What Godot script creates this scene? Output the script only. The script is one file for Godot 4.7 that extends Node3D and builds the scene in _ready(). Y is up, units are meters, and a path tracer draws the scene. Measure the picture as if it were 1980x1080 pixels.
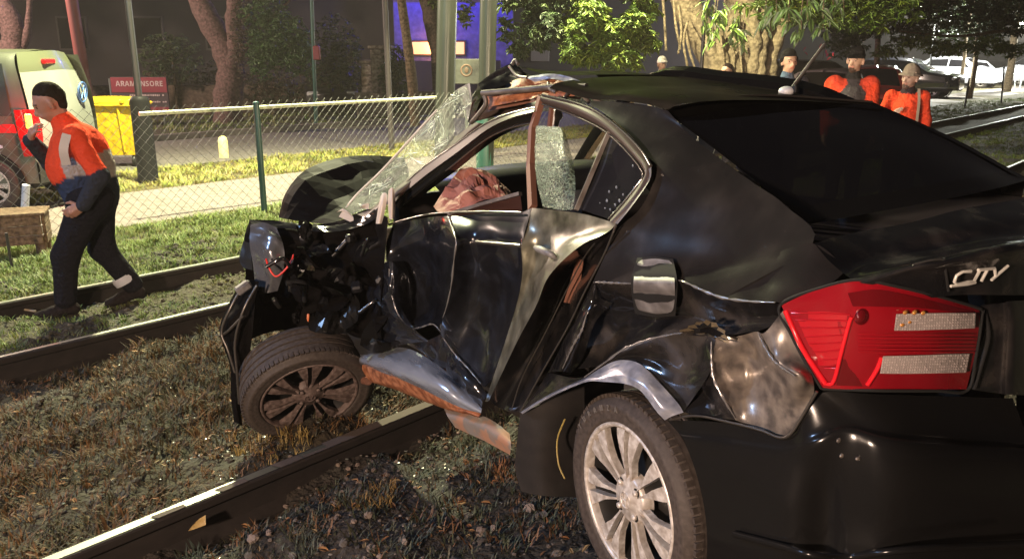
extends Node3D
# Night scene: a wrecked black saloon standing on a tram or railway track, street lamps, people, vehicles and trees behind.

var mats := {}
var taken := {}
var group_id := 0
var rng := RandomNumberGenerator.new()
var car: Node3D

func V(x: float, y: float, z: float) -> Vector3:
	return Vector3(x, y, z)

# ---------------------------------------------------------------- helpers
func numbered(parent: Node, called: String) -> String:
	var key := str(parent.get_instance_id()) + called
	var n: int = taken.get(key, 0)
	taken[key] = n + 1
	return called if n == 0 else "%s_%03d" % [called, n]

func lin(r: float, g: float, b: float, a := 1.0) -> Color:
	var c := Color(r, g, b).linear_to_srgb()
	c.a = a
	return c

func noise_tex(freq: float, seed_: int, stops: Array, oct := 4, size := 512, normal := false, strength := 4.0, kind := FastNoiseLite.TYPE_SIMPLEX_SMOOTH) -> NoiseTexture2D:
	var n := FastNoiseLite.new()
	n.seed = seed_
	n.noise_type = kind
	n.frequency = freq
	n.fractal_octaves = oct
	if kind == FastNoiseLite.TYPE_CELLULAR:
		n.cellular_return_type = FastNoiseLite.RETURN_DISTANCE2_SUB
		n.fractal_type = FastNoiseLite.FRACTAL_NONE
	var t := NoiseTexture2D.new()
	t.width = size
	t.height = size
	t.seamless = true
	t.noise = n
	if normal:
		t.as_normal_map = true
		t.bump_strength = strength
	elif stops.size():
		var gr := Gradient.new()
		var off := PackedFloat32Array()
		var cols := PackedColorArray()
		for s in stops:
			off.append(s[0])
			cols.append(s[1])
		gr.offsets = off
		gr.colors = cols
		t.color_ramp = gr
	return t

func mat(called: String, c: Color, rough := 0.6, metal := 0.0, opt := {}) -> StandardMaterial3D:
	if mats.has(called):
		return mats[called]
	var m := StandardMaterial3D.new()
	m.resource_name = called
	m.albedo_color = c
	m.roughness = rough
	m.metallic = metal
	m.cull_mode = BaseMaterial3D.CULL_DISABLED
	if opt.has("tri"):
		m.uv1_triplanar = true
		m.uv1_world_triplanar = opt.get("world", false)
		m.uv1_scale = Vector3.ONE * float(opt.tri)
	if opt.has("tex"):
		m.albedo_texture = opt.tex
	if opt.has("rough_tex"):
		m.roughness_texture = opt.rough_tex
	if opt.has("bump"):
		m.heightmap_enabled = true
		m.heightmap_texture = opt.bump
		m.heightmap_scale = opt.get("bump_cm", 0.5)
	if opt.has("normal"):
		m.normal_enabled = true
		m.normal_texture = opt.normal
		m.normal_scale = opt.get("normal_scale", 0.5)
	if opt.has("coat"):
		m.clearcoat_enabled = true
		m.clearcoat = opt.coat
		m.clearcoat_roughness = opt.get("coat_rough", 0.05)
	if opt.has("glow"):
		m.emission_enabled = true
		m.emission = opt.glow
		m.emission_energy_multiplier = opt.get("glow_energy", 1.0)
	if opt.has("alpha"):
		m.transparency = BaseMaterial3D.TRANSPARENCY_ALPHA
		m.albedo_color.a = opt.alpha
	if opt.has("vertex"):
		m.vertex_color_use_as_albedo = true
	if opt.has("backlight"):
		m.backlight_enabled = true
		m.backlight = opt.backlight
	if opt.has("specular"):
		m.metallic_specular = opt.specular
	mats[called] = m
	return m

func new_st() -> SurfaceTool:
	var st := SurfaceTool.new()
	st.begin(Mesh.PRIMITIVE_TRIANGLES)
	return st

func next_group(st: SurfaceTool) -> void:
	group_id += 1
	st.set_smooth_group(group_id)

func flat(st: SurfaceTool) -> void:
	st.set_smooth_group(0xFFFFFFFF)

func thing(called: String, label: String, category: String, at: Vector3, group := "", turn := 0.0) -> Node3D:
	var o := Node3D.new()
	o.name = numbered(self, called)
	add_child(o)
	o.position = at
	o.rotation.y = turn
	tag(o, label, category, group)
	return o

func tag(o: Node3D, label: String, category: String, group := "") -> Node3D:
	o.set_meta("label", label)
	o.set_meta("category", category)
	if group != "":
		o.set_meta("group", group)
	return o

func mesh_of(st: SurfaceTool) -> ArrayMesh:
	st.generate_normals()
	st.index()
	return st.commit()

func part(called: String, what: Variant, m: Material, parent: Node, label := "") -> MeshInstance3D:
	var o := MeshInstance3D.new()
	o.name = numbered(parent, called)
	o.mesh = mesh_of(what) if what is SurfaceTool else what
	o.material_override = null
	for k in o.mesh.get_surface_count():
		o.set_surface_override_material(k, m)
	parent.add_child(o)
	if label != "":
		o.set_meta("label", label)
	return o

func structure(called: String, st: Variant, m: Material) -> MeshInstance3D:
	var o := part(called, st, m, self)
	o.set_meta("kind", "structure")
	return o

func scatter(called: String, mesh: Mesh, m: Material, xs: Array, cols: Array, parent: Node) -> MultiMeshInstance3D:
	var mm := MultiMesh.new()
	mm.transform_format = MultiMesh.TRANSFORM_3D
	mm.use_colors = cols.size() > 0
	mm.mesh = mesh
	mm.instance_count = xs.size()
	for i in xs.size():
		mm.set_instance_transform(i, xs[i])
		if cols.size():
			mm.set_instance_color(i, cols[i])
	var o := MultiMeshInstance3D.new()
	o.name = numbered(parent, called)
	o.multimesh = mm
	o.material_override = m
	parent.add_child(o)
	o.set_meta("kind", "stuff")
	return o

# ---------------------------------------------------------------- shapes
func tri(st: SurfaceTool, a: Vector3, b: Vector3, c: Vector3) -> void:
	st.add_vertex(a)
	st.add_vertex(b)
	st.add_vertex(c)

func quad(st: SurfaceTool, a: Vector3, b: Vector3, c: Vector3, d: Vector3) -> void:
	tri(st, a, b, c)
	tri(st, a, c, d)

func cr(a: Vector3, b: Vector3, c: Vector3, d: Vector3, t: float) -> Vector3:
	return 0.5 * ((2.0 * b) + (c - a) * t + (2.0 * a - 5.0 * b + 4.0 * c - d) * t * t + (3.0 * b - a - 3.0 * c + d) * t * t * t)

func along(p: Array, t: float) -> Vector3:
	var n := p.size()
	var s := clampf(t, 0.0, 1.0) * (n - 1)
	var i := mini(int(s), n - 2)
	var b: Vector3 = p[i]
	var c: Vector3 = p[i + 1]
	var a: Vector3 = p[i - 1] if i > 0 else 2.0 * b - c
	var d: Vector3 = p[i + 2] if i + 2 < n else 2.0 * c - b
	return cr(a, b, c, d, s - i)

func spline(p: Array, n: int) -> Array:
	var o := []
	for i in n + 1:
		o.append(along(p, float(i) / n))
	return o

# a smooth sheet through a net of points; amp adds irregular dents of that many metres
func sheet(st: SurfaceTool, rows: Array, nu := 4, nv := 4, amp := 0.0, freq := 5.0, seed_ := 1, sharp := false) -> Array:
	next_group(st)
	if sharp:
		flat(st)
	var cols: int = rows[0].size()
	var w := (cols - 1) * nu + 1
	var h := (rows.size() - 1) * nv + 1
	var fine := []
	for r in rows:
		fine.append(spline(r, w - 1))
	var net := []
	for j in h:
		net.append([])
	for i in w:
		var col := []
		for r in fine:
			col.append(r[i])
		var c2 := spline(col, h - 1)
		for j in h:
			net[j].append(c2[j])
	if amp > 0.0:
		var n := FastNoiseLite.new()
		n.seed = seed_
		n.frequency = freq
		n.fractal_octaves = 3
		var out := []
		for j in h:
			var line := []
			for i in w:
				var du: Vector3 = net[j][mini(i + 1, w - 1)] - net[j][maxi(i - 1, 0)]
				var dv: Vector3 = net[mini(j + 1, h - 1)][i] - net[maxi(j - 1, 0)][i]
				var nn := du.cross(dv).normalized()
				var e: float = minf(minf(i, w - 1 - i) / (w * 0.2), minf(j, h - 1 - j) / (h * 0.2))
				line.append(net[j][i] + nn * n.get_noise_3dv(net[j][i]) * amp * clampf(e, 0.0, 1.0))
			out.append(line)
		net = out
	for j in h - 1:
		for i in w - 1:
			var uv := [Vector2(float(i) / (w - 1), float(j) / (h - 1)), Vector2(float(i + 1) / (w - 1), float(j) / (h - 1)), Vector2(float(i + 1) / (w - 1), float(j + 1) / (h - 1)), Vector2(float(i) / (w - 1), float(j + 1) / (h - 1))]
			var q := [net[j][i], net[j][i + 1], net[j + 1][i + 1], net[j + 1][i]]
			for k in [0, 1, 2, 0, 2, 3]:
				st.set_uv(uv[k])
				st.add_vertex(q[k])
	return net

func tube(st: SurfaceTool, pts: Array, r: Variant, sides := 8, caps := true) -> void:
	next_group(st)
	var n := pts.size()
	var rings := []
	var prev := Vector3.ZERO
	for i in n:
		var d: Vector3 = (pts[mini(i + 1, n - 1)] - pts[maxi(i - 1, 0)]).normalized()
		var x: Vector3
		if i == 0:
			x = d.cross(Vector3.UP if absf(d.y) < 0.9 else Vector3.RIGHT).normalized()
		else:
			x = (prev - d * prev.dot(d)).normalized()
		prev = x
		var y := d.cross(x)
		var rad: float = r[i] if r is Array else r
		var ring := []
		for k in sides:
			var a := TAU * k / sides
			ring.append(pts[i] + (x * cos(a) + y * sin(a)) * rad)
		rings.append(ring)
	for i in n - 1:
		for k in sides:
			var k2 := (k + 1) % sides
			quad(st, rings[i][k], rings[i + 1][k], rings[i + 1][k2], rings[i][k2])
	if caps:
		flat(st)
		for k in range(1, sides - 1):
			tri(st, rings[0][0], rings[0][k], rings[0][k + 1])
			tri(st, rings[n - 1][0], rings[n - 1][k + 1], rings[n - 1][k])

# a flat strip with a right-angled section swept along a line
func strip(st: SurfaceTool, pts: Array, across: Vector3, w: float, t: float) -> void:
	flat(st)
	var n := pts.size()
	var rings := []
	for i in n:
		var d: Vector3 = (pts[mini(i + 1, n - 1)] - pts[maxi(i - 1, 0)]).normalized()
		var up := d.cross(across).normalized()
		var ac := up.cross(d).normalized()
		rings.append([pts[i] - ac * w / 2 - up * t / 2, pts[i] + ac * w / 2 - up * t / 2, pts[i] + ac * w / 2 + up * t / 2, pts[i] - ac * w / 2 + up * t / 2])
	for i in n - 1:
		for k in 4:
			quad(st, rings[i][k], rings[i + 1][k], rings[i + 1][(k + 1) % 4], rings[i][(k + 1) % 4])
	quad(st, rings[0][0], rings[0][1], rings[0][2], rings[0][3])
	quad(st, rings[n - 1][3], rings[n - 1][2], rings[n - 1][1], rings[n - 1][0])

func box(st: SurfaceTool, c: Vector3, s: Vector3, b := 0.0, basis := Basis()) -> void:
	flat(st)
	var h := s / 2
	b = minf(b, minf(h.x, minf(h.y, h.z)) * 0.9)
	if b <= 0.0:
		var p := []
		for k in 8:
			p.append(c + basis * Vector3(h.x if k & 1 else -h.x, h.y if k & 2 else -h.y, h.z if k & 4 else -h.z))
		for f in [[0, 2, 3, 1], [4, 5, 7, 6], [0, 1, 5, 4], [2, 6, 7, 3], [0, 4, 6, 2], [1, 3, 7, 5]]:
			quad(st, p[f[0]], p[f[1]], p[f[2]], p[f[3]])
		return
	# chamfered: three rectangles per axis joined by bevels
	var v := func(ax: int, sx: int, sy: int, sz: int) -> Vector3:
		var q := Vector3(sx * (h.x - (0.0 if ax == 0 else b)), sy * (h.y - (0.0 if ax == 1 else b)), sz * (h.z - (0.0 if ax == 2 else b)))
		return c + basis * q
	for s1 in [-1, 1]:
		quad(st, v.call(0, s1, -1, -1), v.call(0, s1, 1, -1), v.call(0, s1, 1, 1), v.call(0, s1, -1, 1))
		quad(st, v.call(1, -1, s1, -1), v.call(1, 1, s1, -1), v.call(1, 1, s1, 1), v.call(1, -1, s1, 1))
		quad(st, v.call(2, -1, -1, s1), v.call(2, 1, -1, s1), v.call(2, 1, 1, s1), v.call(2, -1, 1, s1))
		for s2 in [-1, 1]:
			quad(st, v.call(0, s1, s2, -1), v.call(0, s1, s2, 1), v.call(1, s1, s2, 1), v.call(1, s1, s2, -1))
			quad(st, v.call(0, s1, -1, s2), v.call(0, s1, 1, s2), v.call(2, s1, 1, s2), v.call(2, s1, -1, s2))
			quad(st, v.call(1, -1, s1, s2), v.call(1, 1, s1, s2), v.call(2, 1, s1, s2), v.call(2, -1, s1, s2))
			for s3 in [-1, 1]:
				tri(st, v.call(0, s1, s2, s3), v.call(1, s1, s2, s3), v.call(2, s1, s2, s3))

# a profile of (radius, height) turned round an axis; frame.y is the axis
func lathe(st: SurfaceTool, prof: Array, at: Vector3, frame := Basis(), seg := 24, sharp := false) -> void:
	for i in prof.size() - 1:
		next_group(st)
		if not sharp and i > 0:
			group_id -= 1
			st.set_smooth_group(group_id)
		for k in seg:
			var a := TAU * k / seg
			var b := TAU * (k + 1) / seg
			var p: Vector2 = prof[i]
			var q: Vector2 = prof[i + 1]
			var w := func(s: Vector2, t: float) -> Vector3:
				return at + frame * Vector3(s.x * cos(t), s.y, s.x * sin(t))
			if p.x < 1e-5:
				tri(st, w.call(p, a), w.call(q, a), w.call(q, b))
			elif q.x < 1e-5:
				tri(st, w.call(p, a), w.call(q, a), w.call(p, b))
			else:
				quad(st, w.call(p, a), w.call(q, a), w.call(q, b), w.call(p, b))

func ball(st: SurfaceTool, c: Vector3, r: Vector3, rings := 8, seg := 12, basis := Basis()) -> void:
	next_group(st)
	for j in rings:
		for k in seg:
			var q := []
			for e in [[j, k], [j + 1, k], [j + 1, k + 1], [j, k + 1]]:
				var th: float = PI * e[0] / rings
				var ph: float = TAU * e[1] / seg
				q.append(c + basis * (r * Vector3(sin(th) * cos(ph), cos(th), sin(th) * sin(ph))))
			if j > 0:
				tri(st, q[0], q[2], q[3])
			if j < rings - 1:
				tri(st, q[0], q[1], q[2])

# a flat outline given thickness; lies in the basis's x-y plane, grows along its z
func plate(st: SurfaceTool, outline: Array, at: Vector3, basis: Basis, t: float) -> void:
	flat(st)
	var poly := PackedVector2Array(outline)
	var id := Geometry2D.triangulate_polygon(poly)
	for i in range(0, id.size(), 3):
		for side in [0.0, t]:
			var q := []
			for k in 3:
				var p: Vector2 = poly[id[i + k]]
				q.append(at + basis * Vector3(p.x, p.y, side))
			tri(st, q[0], q[1], q[2])
	for i in poly.size():
		var a: Vector2 = poly[i]
		var b: Vector2 = poly[(i + 1) % poly.size()]
		quad(st, at + basis * Vector3(a.x, a.y, 0), at + basis * Vector3(b.x, b.y, 0), at + basis * Vector3(b.x, b.y, t), at + basis * Vector3(a.x, a.y, t))

func aim(y: Vector3) -> Basis:   # a frame whose y axis is that direction
	y = y.normalized()
	var x := y.cross(Vector3.FORWARD if absf(y.z) < 0.9 else Vector3.RIGHT).normalized()
	return Basis(x, y, x.cross(y))

func text_mesh(words: String, size: float, depth: float) -> TextMesh:
	var t := TextMesh.new()
	var f := SystemFont.new()
	f.font_names = PackedStringArray(["Droid Sans"])
	f.font_weight = 700
	t.font = f
	t.text = words
	t.font_size = 32
	t.pixel_size = size / 32.0
	t.depth = depth
	return t


# ================================================================ the scene
func _ready() -> void:
	rng.seed = 4711
	var cam := Camera3D.new()
	cam.name = "camera"
	cam.position = Vector3(0, 1.8, 0)
	cam.rotation_degrees.x = -15.21
	cam.fov = 37.31
	cam.near = 0.05
	cam.far = 400.0
	add_child(cam)
	cam.current = true
	var env := Environment.new()
	env.background_mode = Environment.BG_SKY
	var sky_m := ProceduralSkyMaterial.new()
	sky_m.sky_top_color = Color(0.035, 0.04, 0.06)
	sky_m.sky_horizon_color = Color(0.10, 0.10, 0.115)
	sky_m.ground_bottom_color = Color(0.03, 0.03, 0.03)
	sky_m.ground_horizon_color = Color(0.06, 0.06, 0.06)
	sky_m.sun_angle_max = 0.0
	var sky := Sky.new()
	sky.sky_material = sky_m
	env.sky = sky
	env.background_energy_multiplier = 1.0
	env.ambient_light_source = Environment.AMBIENT_SOURCE_SKY
	env.tonemap_mode = Environment.TONE_MAPPER_LINEAR
	env.tonemap_exposure = 1.0
	env.fog_enabled = true
	env.fog_density = 0.0009
	env.fog_light_color = Color(0.75, 0.72, 0.7)
	env.sdfgi_enabled = true
	env.ssao_enabled = true
	env.ssil_enabled = true
	var we := WorldEnvironment.new()
	we.name = "world"
	we.environment = env
	add_child(we)
	make_materials()
	make_lamps()
	make_ground()
	make_track()
	make_car()
	make_backdrop()
	make_vegetation()
	make_people()
	make_litter()

func omni(at: Vector3, c: Color, energy: float, size: float, parent: Node) -> OmniLight3D:
	var l := OmniLight3D.new()
	l.name = numbered(parent, "lamp_light")
	l.light_color = c
	l.light_energy = energy
	l.light_size = size
	l.omni_range = 120.0
	l.omni_attenuation = 2.0
	l.shadow_enabled = true
	parent.add_child(l)
	l.position = at
	return l

# a lamp post: tapered pole on a thicker foot, an arm, and a flat head with a glowing face below
func street_lamp(label: String, foot: Vector3, height: float, reach: Vector3, c: Color, energy: float, group := "", r := 0.055, black := true, sleeve := 0.0, aim_at := Vector3.ZERO) -> Node3D:
	var o := thing("street_lamp", label, "street lamp", foot, group)
	var st := new_st()
	tube(st, [V(0, 0, 0), V(0, height * 0.5, 0), V(0, height, 0)], [r, r * 0.85, r * 0.7], 12)
	part("pole", st, mat("black_pole", lin(0.02, 0.02, 0.021), 0.4) if black else mats["galvanised"], o)
	if sleeve > 0.0:
		st = new_st()
		lathe(st, [Vector2(sleeve * 1.12, 0.0), Vector2(sleeve * 1.12, 0.05), Vector2(sleeve, 0.07), Vector2(sleeve * 0.95, 1.16), Vector2(sleeve * 0.8, 1.22), Vector2(0, 1.24)], Vector3.ZERO, Basis(), 16)
		part("foot_sleeve", st, mat("black_sleeve", lin(0.012, 0.012, 0.013), 0.5, 0.0, {"specular": 0.15}), o)
	st = new_st()
	var top := V(0, height, 0)
	var end := top + reach
	tube(st, spline([top - V(0, 0.3, 0), top + V(0, 0.15, 0) + reach * 0.15, end + V(0, 0.12, 0)], 10), r * 0.6, 8)
	part("arm", st, mats["galvanised"], o)
	var d := Vector3(reach.x, 0, reach.z).normalized()
	var b := Basis(d.cross(Vector3.UP), Vector3.UP, -d)
	st = new_st()
	box(st, end + V(0, 0.12, 0), V(0.3, 0.1, 0.62), 0.03, b)
	part("lamp_head", st, mats["galvanised"], o)
	st = new_st()
	box(st, end + V(0, 0.06, 0), V(0.22, 0.012, 0.45), 0.0, b)
	part("lamp_glass", st, mat("lamp_glow" + str(c), Color(0.9, 0.9, 0.9), 0.3, 0.0, {"glow": c, "glow_energy": 6.0}), o)
	if aim_at == Vector3.ZERO:
		omni(end + V(0, -0.06, 0), c, energy, 0.12, o)
	else:   # a cut-off head: light only in a wide cone below it
		var l := SpotLight3D.new()
		l.name = "lamp_light"
		l.light_color = c
		l.light_energy = energy
		l.light_size = 0.12
		l.spot_range = 120.0
		l.spot_attenuation = 2.0
		l.spot_angle = 66.0
		l.spot_angle_attenuation = 0.75
		l.shadow_enabled = true
		o.add_child(l)
		l.position = end + V(0, -0.06, 0)
		l.basis = Basis.looking_at(aim_at.normalized(), Vector3.RIGHT)
	return o

func make_lamps() -> void:
	mat("galvanised", lin(0.17, 0.185, 0.175), 0.45, 0.5, {"tri": 1.5, "rough_tex": noise_tex(0.02, 3, [[0.0, Color(0.5, 0.5, 0.5)], [1.0, Color(1, 1, 1)]], 4, 256)})
	street_lamp("black lamp post on a thick black foot beside the yellow bin", V(-5.309,0,-12.032), 6.4, V(1.3, 0.15, 1.0), Color(0.97, 0.96, 0.76), 350.0, "", 0.05, true, 0.14, V(0.12, -1.0, 0.2))
	street_lamp("slim black lamp post standing in front of the banyan trunk", V(2.845,1.082,-12.8) * V(1, 0, 1), 5.0, V(-1.7, 0.15, 1.0), Color(1.0, 0.95, 0.74), 150.0, "", 0.032, true, 0.0, V(0.12, -1.0, -0.5))
	street_lamp("added unseen cool white lamp at the left, beyond the picture's edge", V(-9.5, 0, -1.2), 6.0, V(1.4, 0.15, -0.4), Color(0.66, 0.80, 1.0), 40.0, "", 0.06)  # made-up lamp, added for cool highlights on the car
	street_lamp("added unseen pinkish lamp across the street, outside the picture at the left", V(-15.5, 0, -17.6), 6.0, V(1.2, 0.1, 0.0), Color(1.0, 0.88, 0.80), 165.0, "", 0.06)  # made-up lamp, added to brighten the trunks and hedge
	lamp_far()
	# rescue work light on a tripod, behind the photographer's left shoulder
	work_light("tripod work light standing behind the photographer", V(-2.6, 0.0, 2.2), 2.2, V(2.9, -1.2, -4.3), 47.0)
	work_light("low added tripod work light hidden behind the wrecked car, turned to the onlookers", V(1.45, 0.0, -6.2), 1.25, V(2.6, 0.4, -3.9), 22.0)  # added lamp, out of sight, that brightens the onlookers

func lamp_far() -> void:
	# lamps of the car park seen as small glares through the leaves
	for q in [[V(17.712,3.439,-38), 150.0], [V(25.95,3.297,-44), 190.0], [V(26.322,4.523,-50), 110.0]]:
		var p: Vector3 = q[0]
		street_lamp(["small bright street lamp above the man in the hat", "small bright street lamp at the right edge", "small bright street lamp between the other two"][[150.0, 190.0, 110.0].find(q[1])], Vector3(p.x + 0.9, 0, p.z), p.y, V(-0.9, -0.05, 0.15), Color(0.95, 0.96, 0.9), q[1], "", 0.05)

func work_light(label: String, foot: Vector3, height: float, towards: Vector3, energy: float) -> void:
	var o := thing("work_light", label, "work light", foot)
	var c := Color(1.0, 0.87, 0.77) if energy > 30.0 else Color(1.0, 0.88, 0.74)
	var st := new_st()
	for k in 3:
		var a := TAU * k / 3.0
		tube(st, [V(0, height * 0.45, 0), V(cos(a) * 0.5, 0.02, sin(a) * 0.5)], 0.014, 6)
	tube(st, [V(0, height * 0.4, 0), V(0, height - 0.15, 0)], 0.018, 8)
	part("tripod", st, mats["galvanised"], o)
	var b := Basis.looking_at(towards.normalized())
	st = new_st()
	box(st, V(0, height, 0), V(0.46, 0.34, 0.1), 0.02, b)
	part("lamp_body", st, mats["black_plastic"], o)
	st = new_st()
	box(st, V(0, height, 0) + b * V(0, 0, -0.055), V(0.38, 0.26, 0.012), 0.0, b)
	part("lamp_glass", st, mat("work_glow", Color(0.9, 0.9, 0.9), 0.3, 0.0, {"glow": Color(1.0, 0.72, 0.5), "glow_energy": 8.0}), o)
	omni(V(0, height, 0) + b * V(0, 0, -0.16), c, energy, 0.16, o)


func make_materials() -> void:
	var dust := noise_tex(0.012, 21, [[0.0, lin(0.006, 0.006, 0.007)], [0.5, lin(0.008, 0.008, 0.009)], [0.72, lin(0.03, 0.026, 0.024)], [1.0, lin(0.06, 0.052, 0.048)]], 5)
	var dust_r := noise_tex(0.012, 21, [[0.0, Color(0.09, 0.09, 0.09)], [0.5, Color(0.13, 0.13, 0.13)], [0.75, Color(0.34, 0.34, 0.34)], [1.0, Color(0.5, 0.5, 0.5)]], 5)
	mat("paint", Color(1, 1, 1), 1.0, 0.0, {"tri": 0.9, "tex": dust, "rough_tex": dust_r, "coat": 0.5, "coat_rough": 0.06})
	mat("dusty_paint", Color(1, 1, 1), 1.0, 0.0, {"tri": 1.1,
		"tex": noise_tex(0.010, 5, [[0.0, lin(0.012, 0.011, 0.011)], [0.45, lin(0.013, 0.012, 0.012)], [0.7, lin(0.018, 0.016, 0.0155)], [1.0, lin(0.034, 0.03, 0.028)]], 6),
		"rough_tex": noise_tex(0.010, 5, [[0.0, Color(0.16, 0.16, 0.16)], [0.5, Color(0.19, 0.19, 0.19)], [1.0, Color(0.27, 0.27, 0.27)]], 6), "specular": 0.35})
	mat("pale_highlight", lin(0.72, 0.75, 0.82), 0.28, 0.35, {"tri": 1.5, "tex": noise_tex(0.02, 8, [[0.0, Color(0.35, 0.36, 0.4)], [0.6, Color(0.75, 0.76, 0.8)], [1.0, Color(1, 0.97, 0.9)]], 5), "coat": 0.6})  # pale colour that paints the reflections on arch flange and roof fold
	mat("black_plastic", lin(0.012, 0.012, 0.013), 0.42, 0.0, {"tri": 3.0, "bump": noise_tex(0.05, 2, [], 3, 256), "bump_cm": 0.06})
	mat("liner", lin(0.014, 0.012, 0.0115), 0.75, 0.0, {"tri": 2.0, "tex": noise_tex(0.02, 12, [[0.0, Color(0.5, 0.45, 0.42)], [1.0, Color(1, 0.95, 0.9)]], 4, 256)})
	mat("gap", lin(0.003, 0.003, 0.003), 0.9)
	mat("chrome_trim", lin(0.3, 0.28, 0.26), 0.22, 0.9)
	mat("satin_black", lin(0.007, 0.0068, 0.0068), 0.2, 0.0, {"specular": 0.4})
	mat("rust", lin(0.46, 0.28, 0.19), 0.62, 0.15, {"tri": 2.5, "tex": noise_tex(0.018, 15, [[0.0, Color(0.35, 0.25, 0.2)], [0.45, Color(0.8, 0.62, 0.5)], [0.75, Color(1, 0.85, 0.72)], [1.0, Color(0.75, 0.75, 0.75)]], 5, 512), "bump": noise_tex(0.04, 4, [], 4, 256), "bump_cm": 0.15})
	mat("grey_steel", lin(0.24, 0.22, 0.20), 0.5, 0.35, {"tri": 2.5, "tex": noise_tex(0.02, 16, [[0.0, Color(0.5, 0.45, 0.42)], [1.0, Color(1, 1, 1)]], 5, 256)})
	mat("alloy", lin(0.80, 0.78, 0.75), 0.4, 0.3, {"tri": 4.0, "tex": noise_tex(0.03, 17, [[0.0, Color(0.62, 0.58, 0.54)], [1.0, Color(1, 1, 1)]], 4, 256)})
	mat("alloy_dark", lin(0.02, 0.019, 0.018), 0.45, 0.5)
	mat("tyre", lin(0.075, 0.064, 0.058), 0.72, 0.0, {"tri": 6.0, "tex": noise_tex(0.03, 18, [[0.0, Color(0.55, 0.5, 0.46)], [1.0, Color(1, 0.97, 0.94)]], 4, 256)})
	mat("tyre_letter", lin(0.11, 0.10, 0.092), 0.7)
	mat("lamp_red", lin(0.21, 0.004, 0.009), 0.12, 0.0, {"coat": 1.0, "coat_rough": 0.02})
	mat("lamp_red_bright", lin(0.62, 0.012, 0.02), 0.1, 0.0, {"coat": 1.0, "coat_rough": 0.02})
	mat("lamp_red_mid", lin(0.34, 0.008, 0.014), 0.12, 0.0, {"coat": 1.0, "coat_rough": 0.02})
	mat("lamp_red_dark", lin(0.10, 0.004, 0.006), 0.08, 0.0, {"coat": 1.0, "coat_rough": 0.02})
	mat("lamp_clear", lin(0.42, 0.36, 0.34), 0.3, 0.3, {"coat": 1.0})
	mat("lamp_amber", lin(0.5, 0.22, 0.05), 0.2, 0.3, {"coat": 1.0})
	mat("tint_glass", lin(0.006, 0.006, 0.007), 0.03, 0.0, {"alpha": 0.988, "specular": 0.8})
	mat("quarter_glass", lin(0.012, 0.012, 0.014), 0.08, 0.0, {"alpha": 0.93})
	mat("crazed", lin(0.24, 0.30, 0.25), 0.35, 0.0, {"alpha": 0.6, "tri": 7.0, "tex": noise_tex(0.026, 31, [[0.0, Color(1, 1, 1)], [0.14, Color(0.9, 1, 0.92)], [0.3, Color(0.3, 0.34, 0.3)], [1.0, Color(0.14, 0.16, 0.14)]], 1, 512, false, 4.0, FastNoiseLite.TYPE_CELLULAR), "bump": noise_tex(0.06, 32, [], 2, 512, false, 4.0, FastNoiseLite.TYPE_CELLULAR), "bump_cm": 0.4})
	mat("crack_line", lin(0.55, 0.62, 0.56), 0.3)
	mat("seat_cloth", lin(0.03, 0.028, 0.03), 0.9)
	mat("airbag", lin(0.26, 0.095, 0.07), 0.75, 0.0, {"tri": 3.0, "bump": noise_tex(0.02, 41, [], 4, 256), "bump_cm": 0.5})  # red light on the cloth is put into its colour
	mat("white_plastic", lin(0.6, 0.6, 0.6), 0.35)
	mat("red_wire", lin(0.6, 0.02, 0.01), 0.4)
	mat("skin", lin(0.38, 0.2, 0.13), 0.55, 0.0, {"vertex": true})
	mat("scraped", lin(0.38, 0.37, 0.365), 0.33, 0.4, {"tri": 2.2, "tex": noise_tex(0.016, 71, [[0.0, Color(0.3, 0.29, 0.3)], [0.5, Color(0.72, 0.68, 0.64)], [1.0, Color(1, 0.95, 0.88)]], 6), "coat": 0.4, "coat_rough": 0.15})
	mat("pale_flap", lin(0.24, 0.235, 0.235), 0.5, 0.0, {"tri": 3.0, "tex": noise_tex(0.02, 72, [[0.0, Color(0.5, 0.48, 0.48)], [1.0, Color(1, 1, 1)]], 5, 256), "coat": 0.6})  # this grey paints the highlight on the filler flap
	mat("chrome_dull", lin(0.10, 0.09, 0.08), 0.35, 0.7)
	mat("roof_paint", Color(1, 1, 1), 1.0, 0.0, {"tri": 0.8, "tex": noise_tex(0.010, 81, [[0.0, lin(0.010, 0.009, 0.008)], [0.5, lin(0.016, 0.013, 0.011)], [1.0, lin(0.03, 0.024, 0.02)]], 6), "rough_tex": noise_tex(0.01, 81, [[0.0, Color(0.26, 0.26, 0.26)], [1.0, Color(0.36, 0.36, 0.36)]], 5), "specular": 0.06})
	mat("satin_brown", lin(0.05, 0.036, 0.03), 0.42, 0.0, {"specular": 0.3})
	mat("rust_dark", lin(0.16, 0.07, 0.045), 0.6, 0.1)
	mat("rail_rust", Color(1, 1, 1), 0.6, 0.2, {"tri": 1.3, "tex": noise_tex(0.008, 83, [[0.0, lin(0.42, 0.2, 0.11)], [0.46, lin(0.36, 0.2, 0.13)], [0.54, lin(0.2, 0.18, 0.165)], [1.0, lin(0.25, 0.23, 0.21)]], 4)})
	mat("painted_sheen", lin(0.36, 0.36, 0.31), 0.3, 0.5, {"tri": 1.5, "tex": noise_tex(0.012, 84, [[0.0, Color(0.3, 0.3, 0.28)], [0.6, Color(0.75, 0.74, 0.7)], [1.0, Color(1, 1, 0.97)]], 5), "coat": 0.3})  # pale reflection on the rear door is put into this colour
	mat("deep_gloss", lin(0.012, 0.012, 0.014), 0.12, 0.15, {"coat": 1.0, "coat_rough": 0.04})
	mat("blue_sheen_paint", lin(0.36, 0.40, 0.48), 0.24, 0.5, {"coat": 1.0, "coat_rough": 0.04})  # blue reflection on the sill is put into this colour
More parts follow.
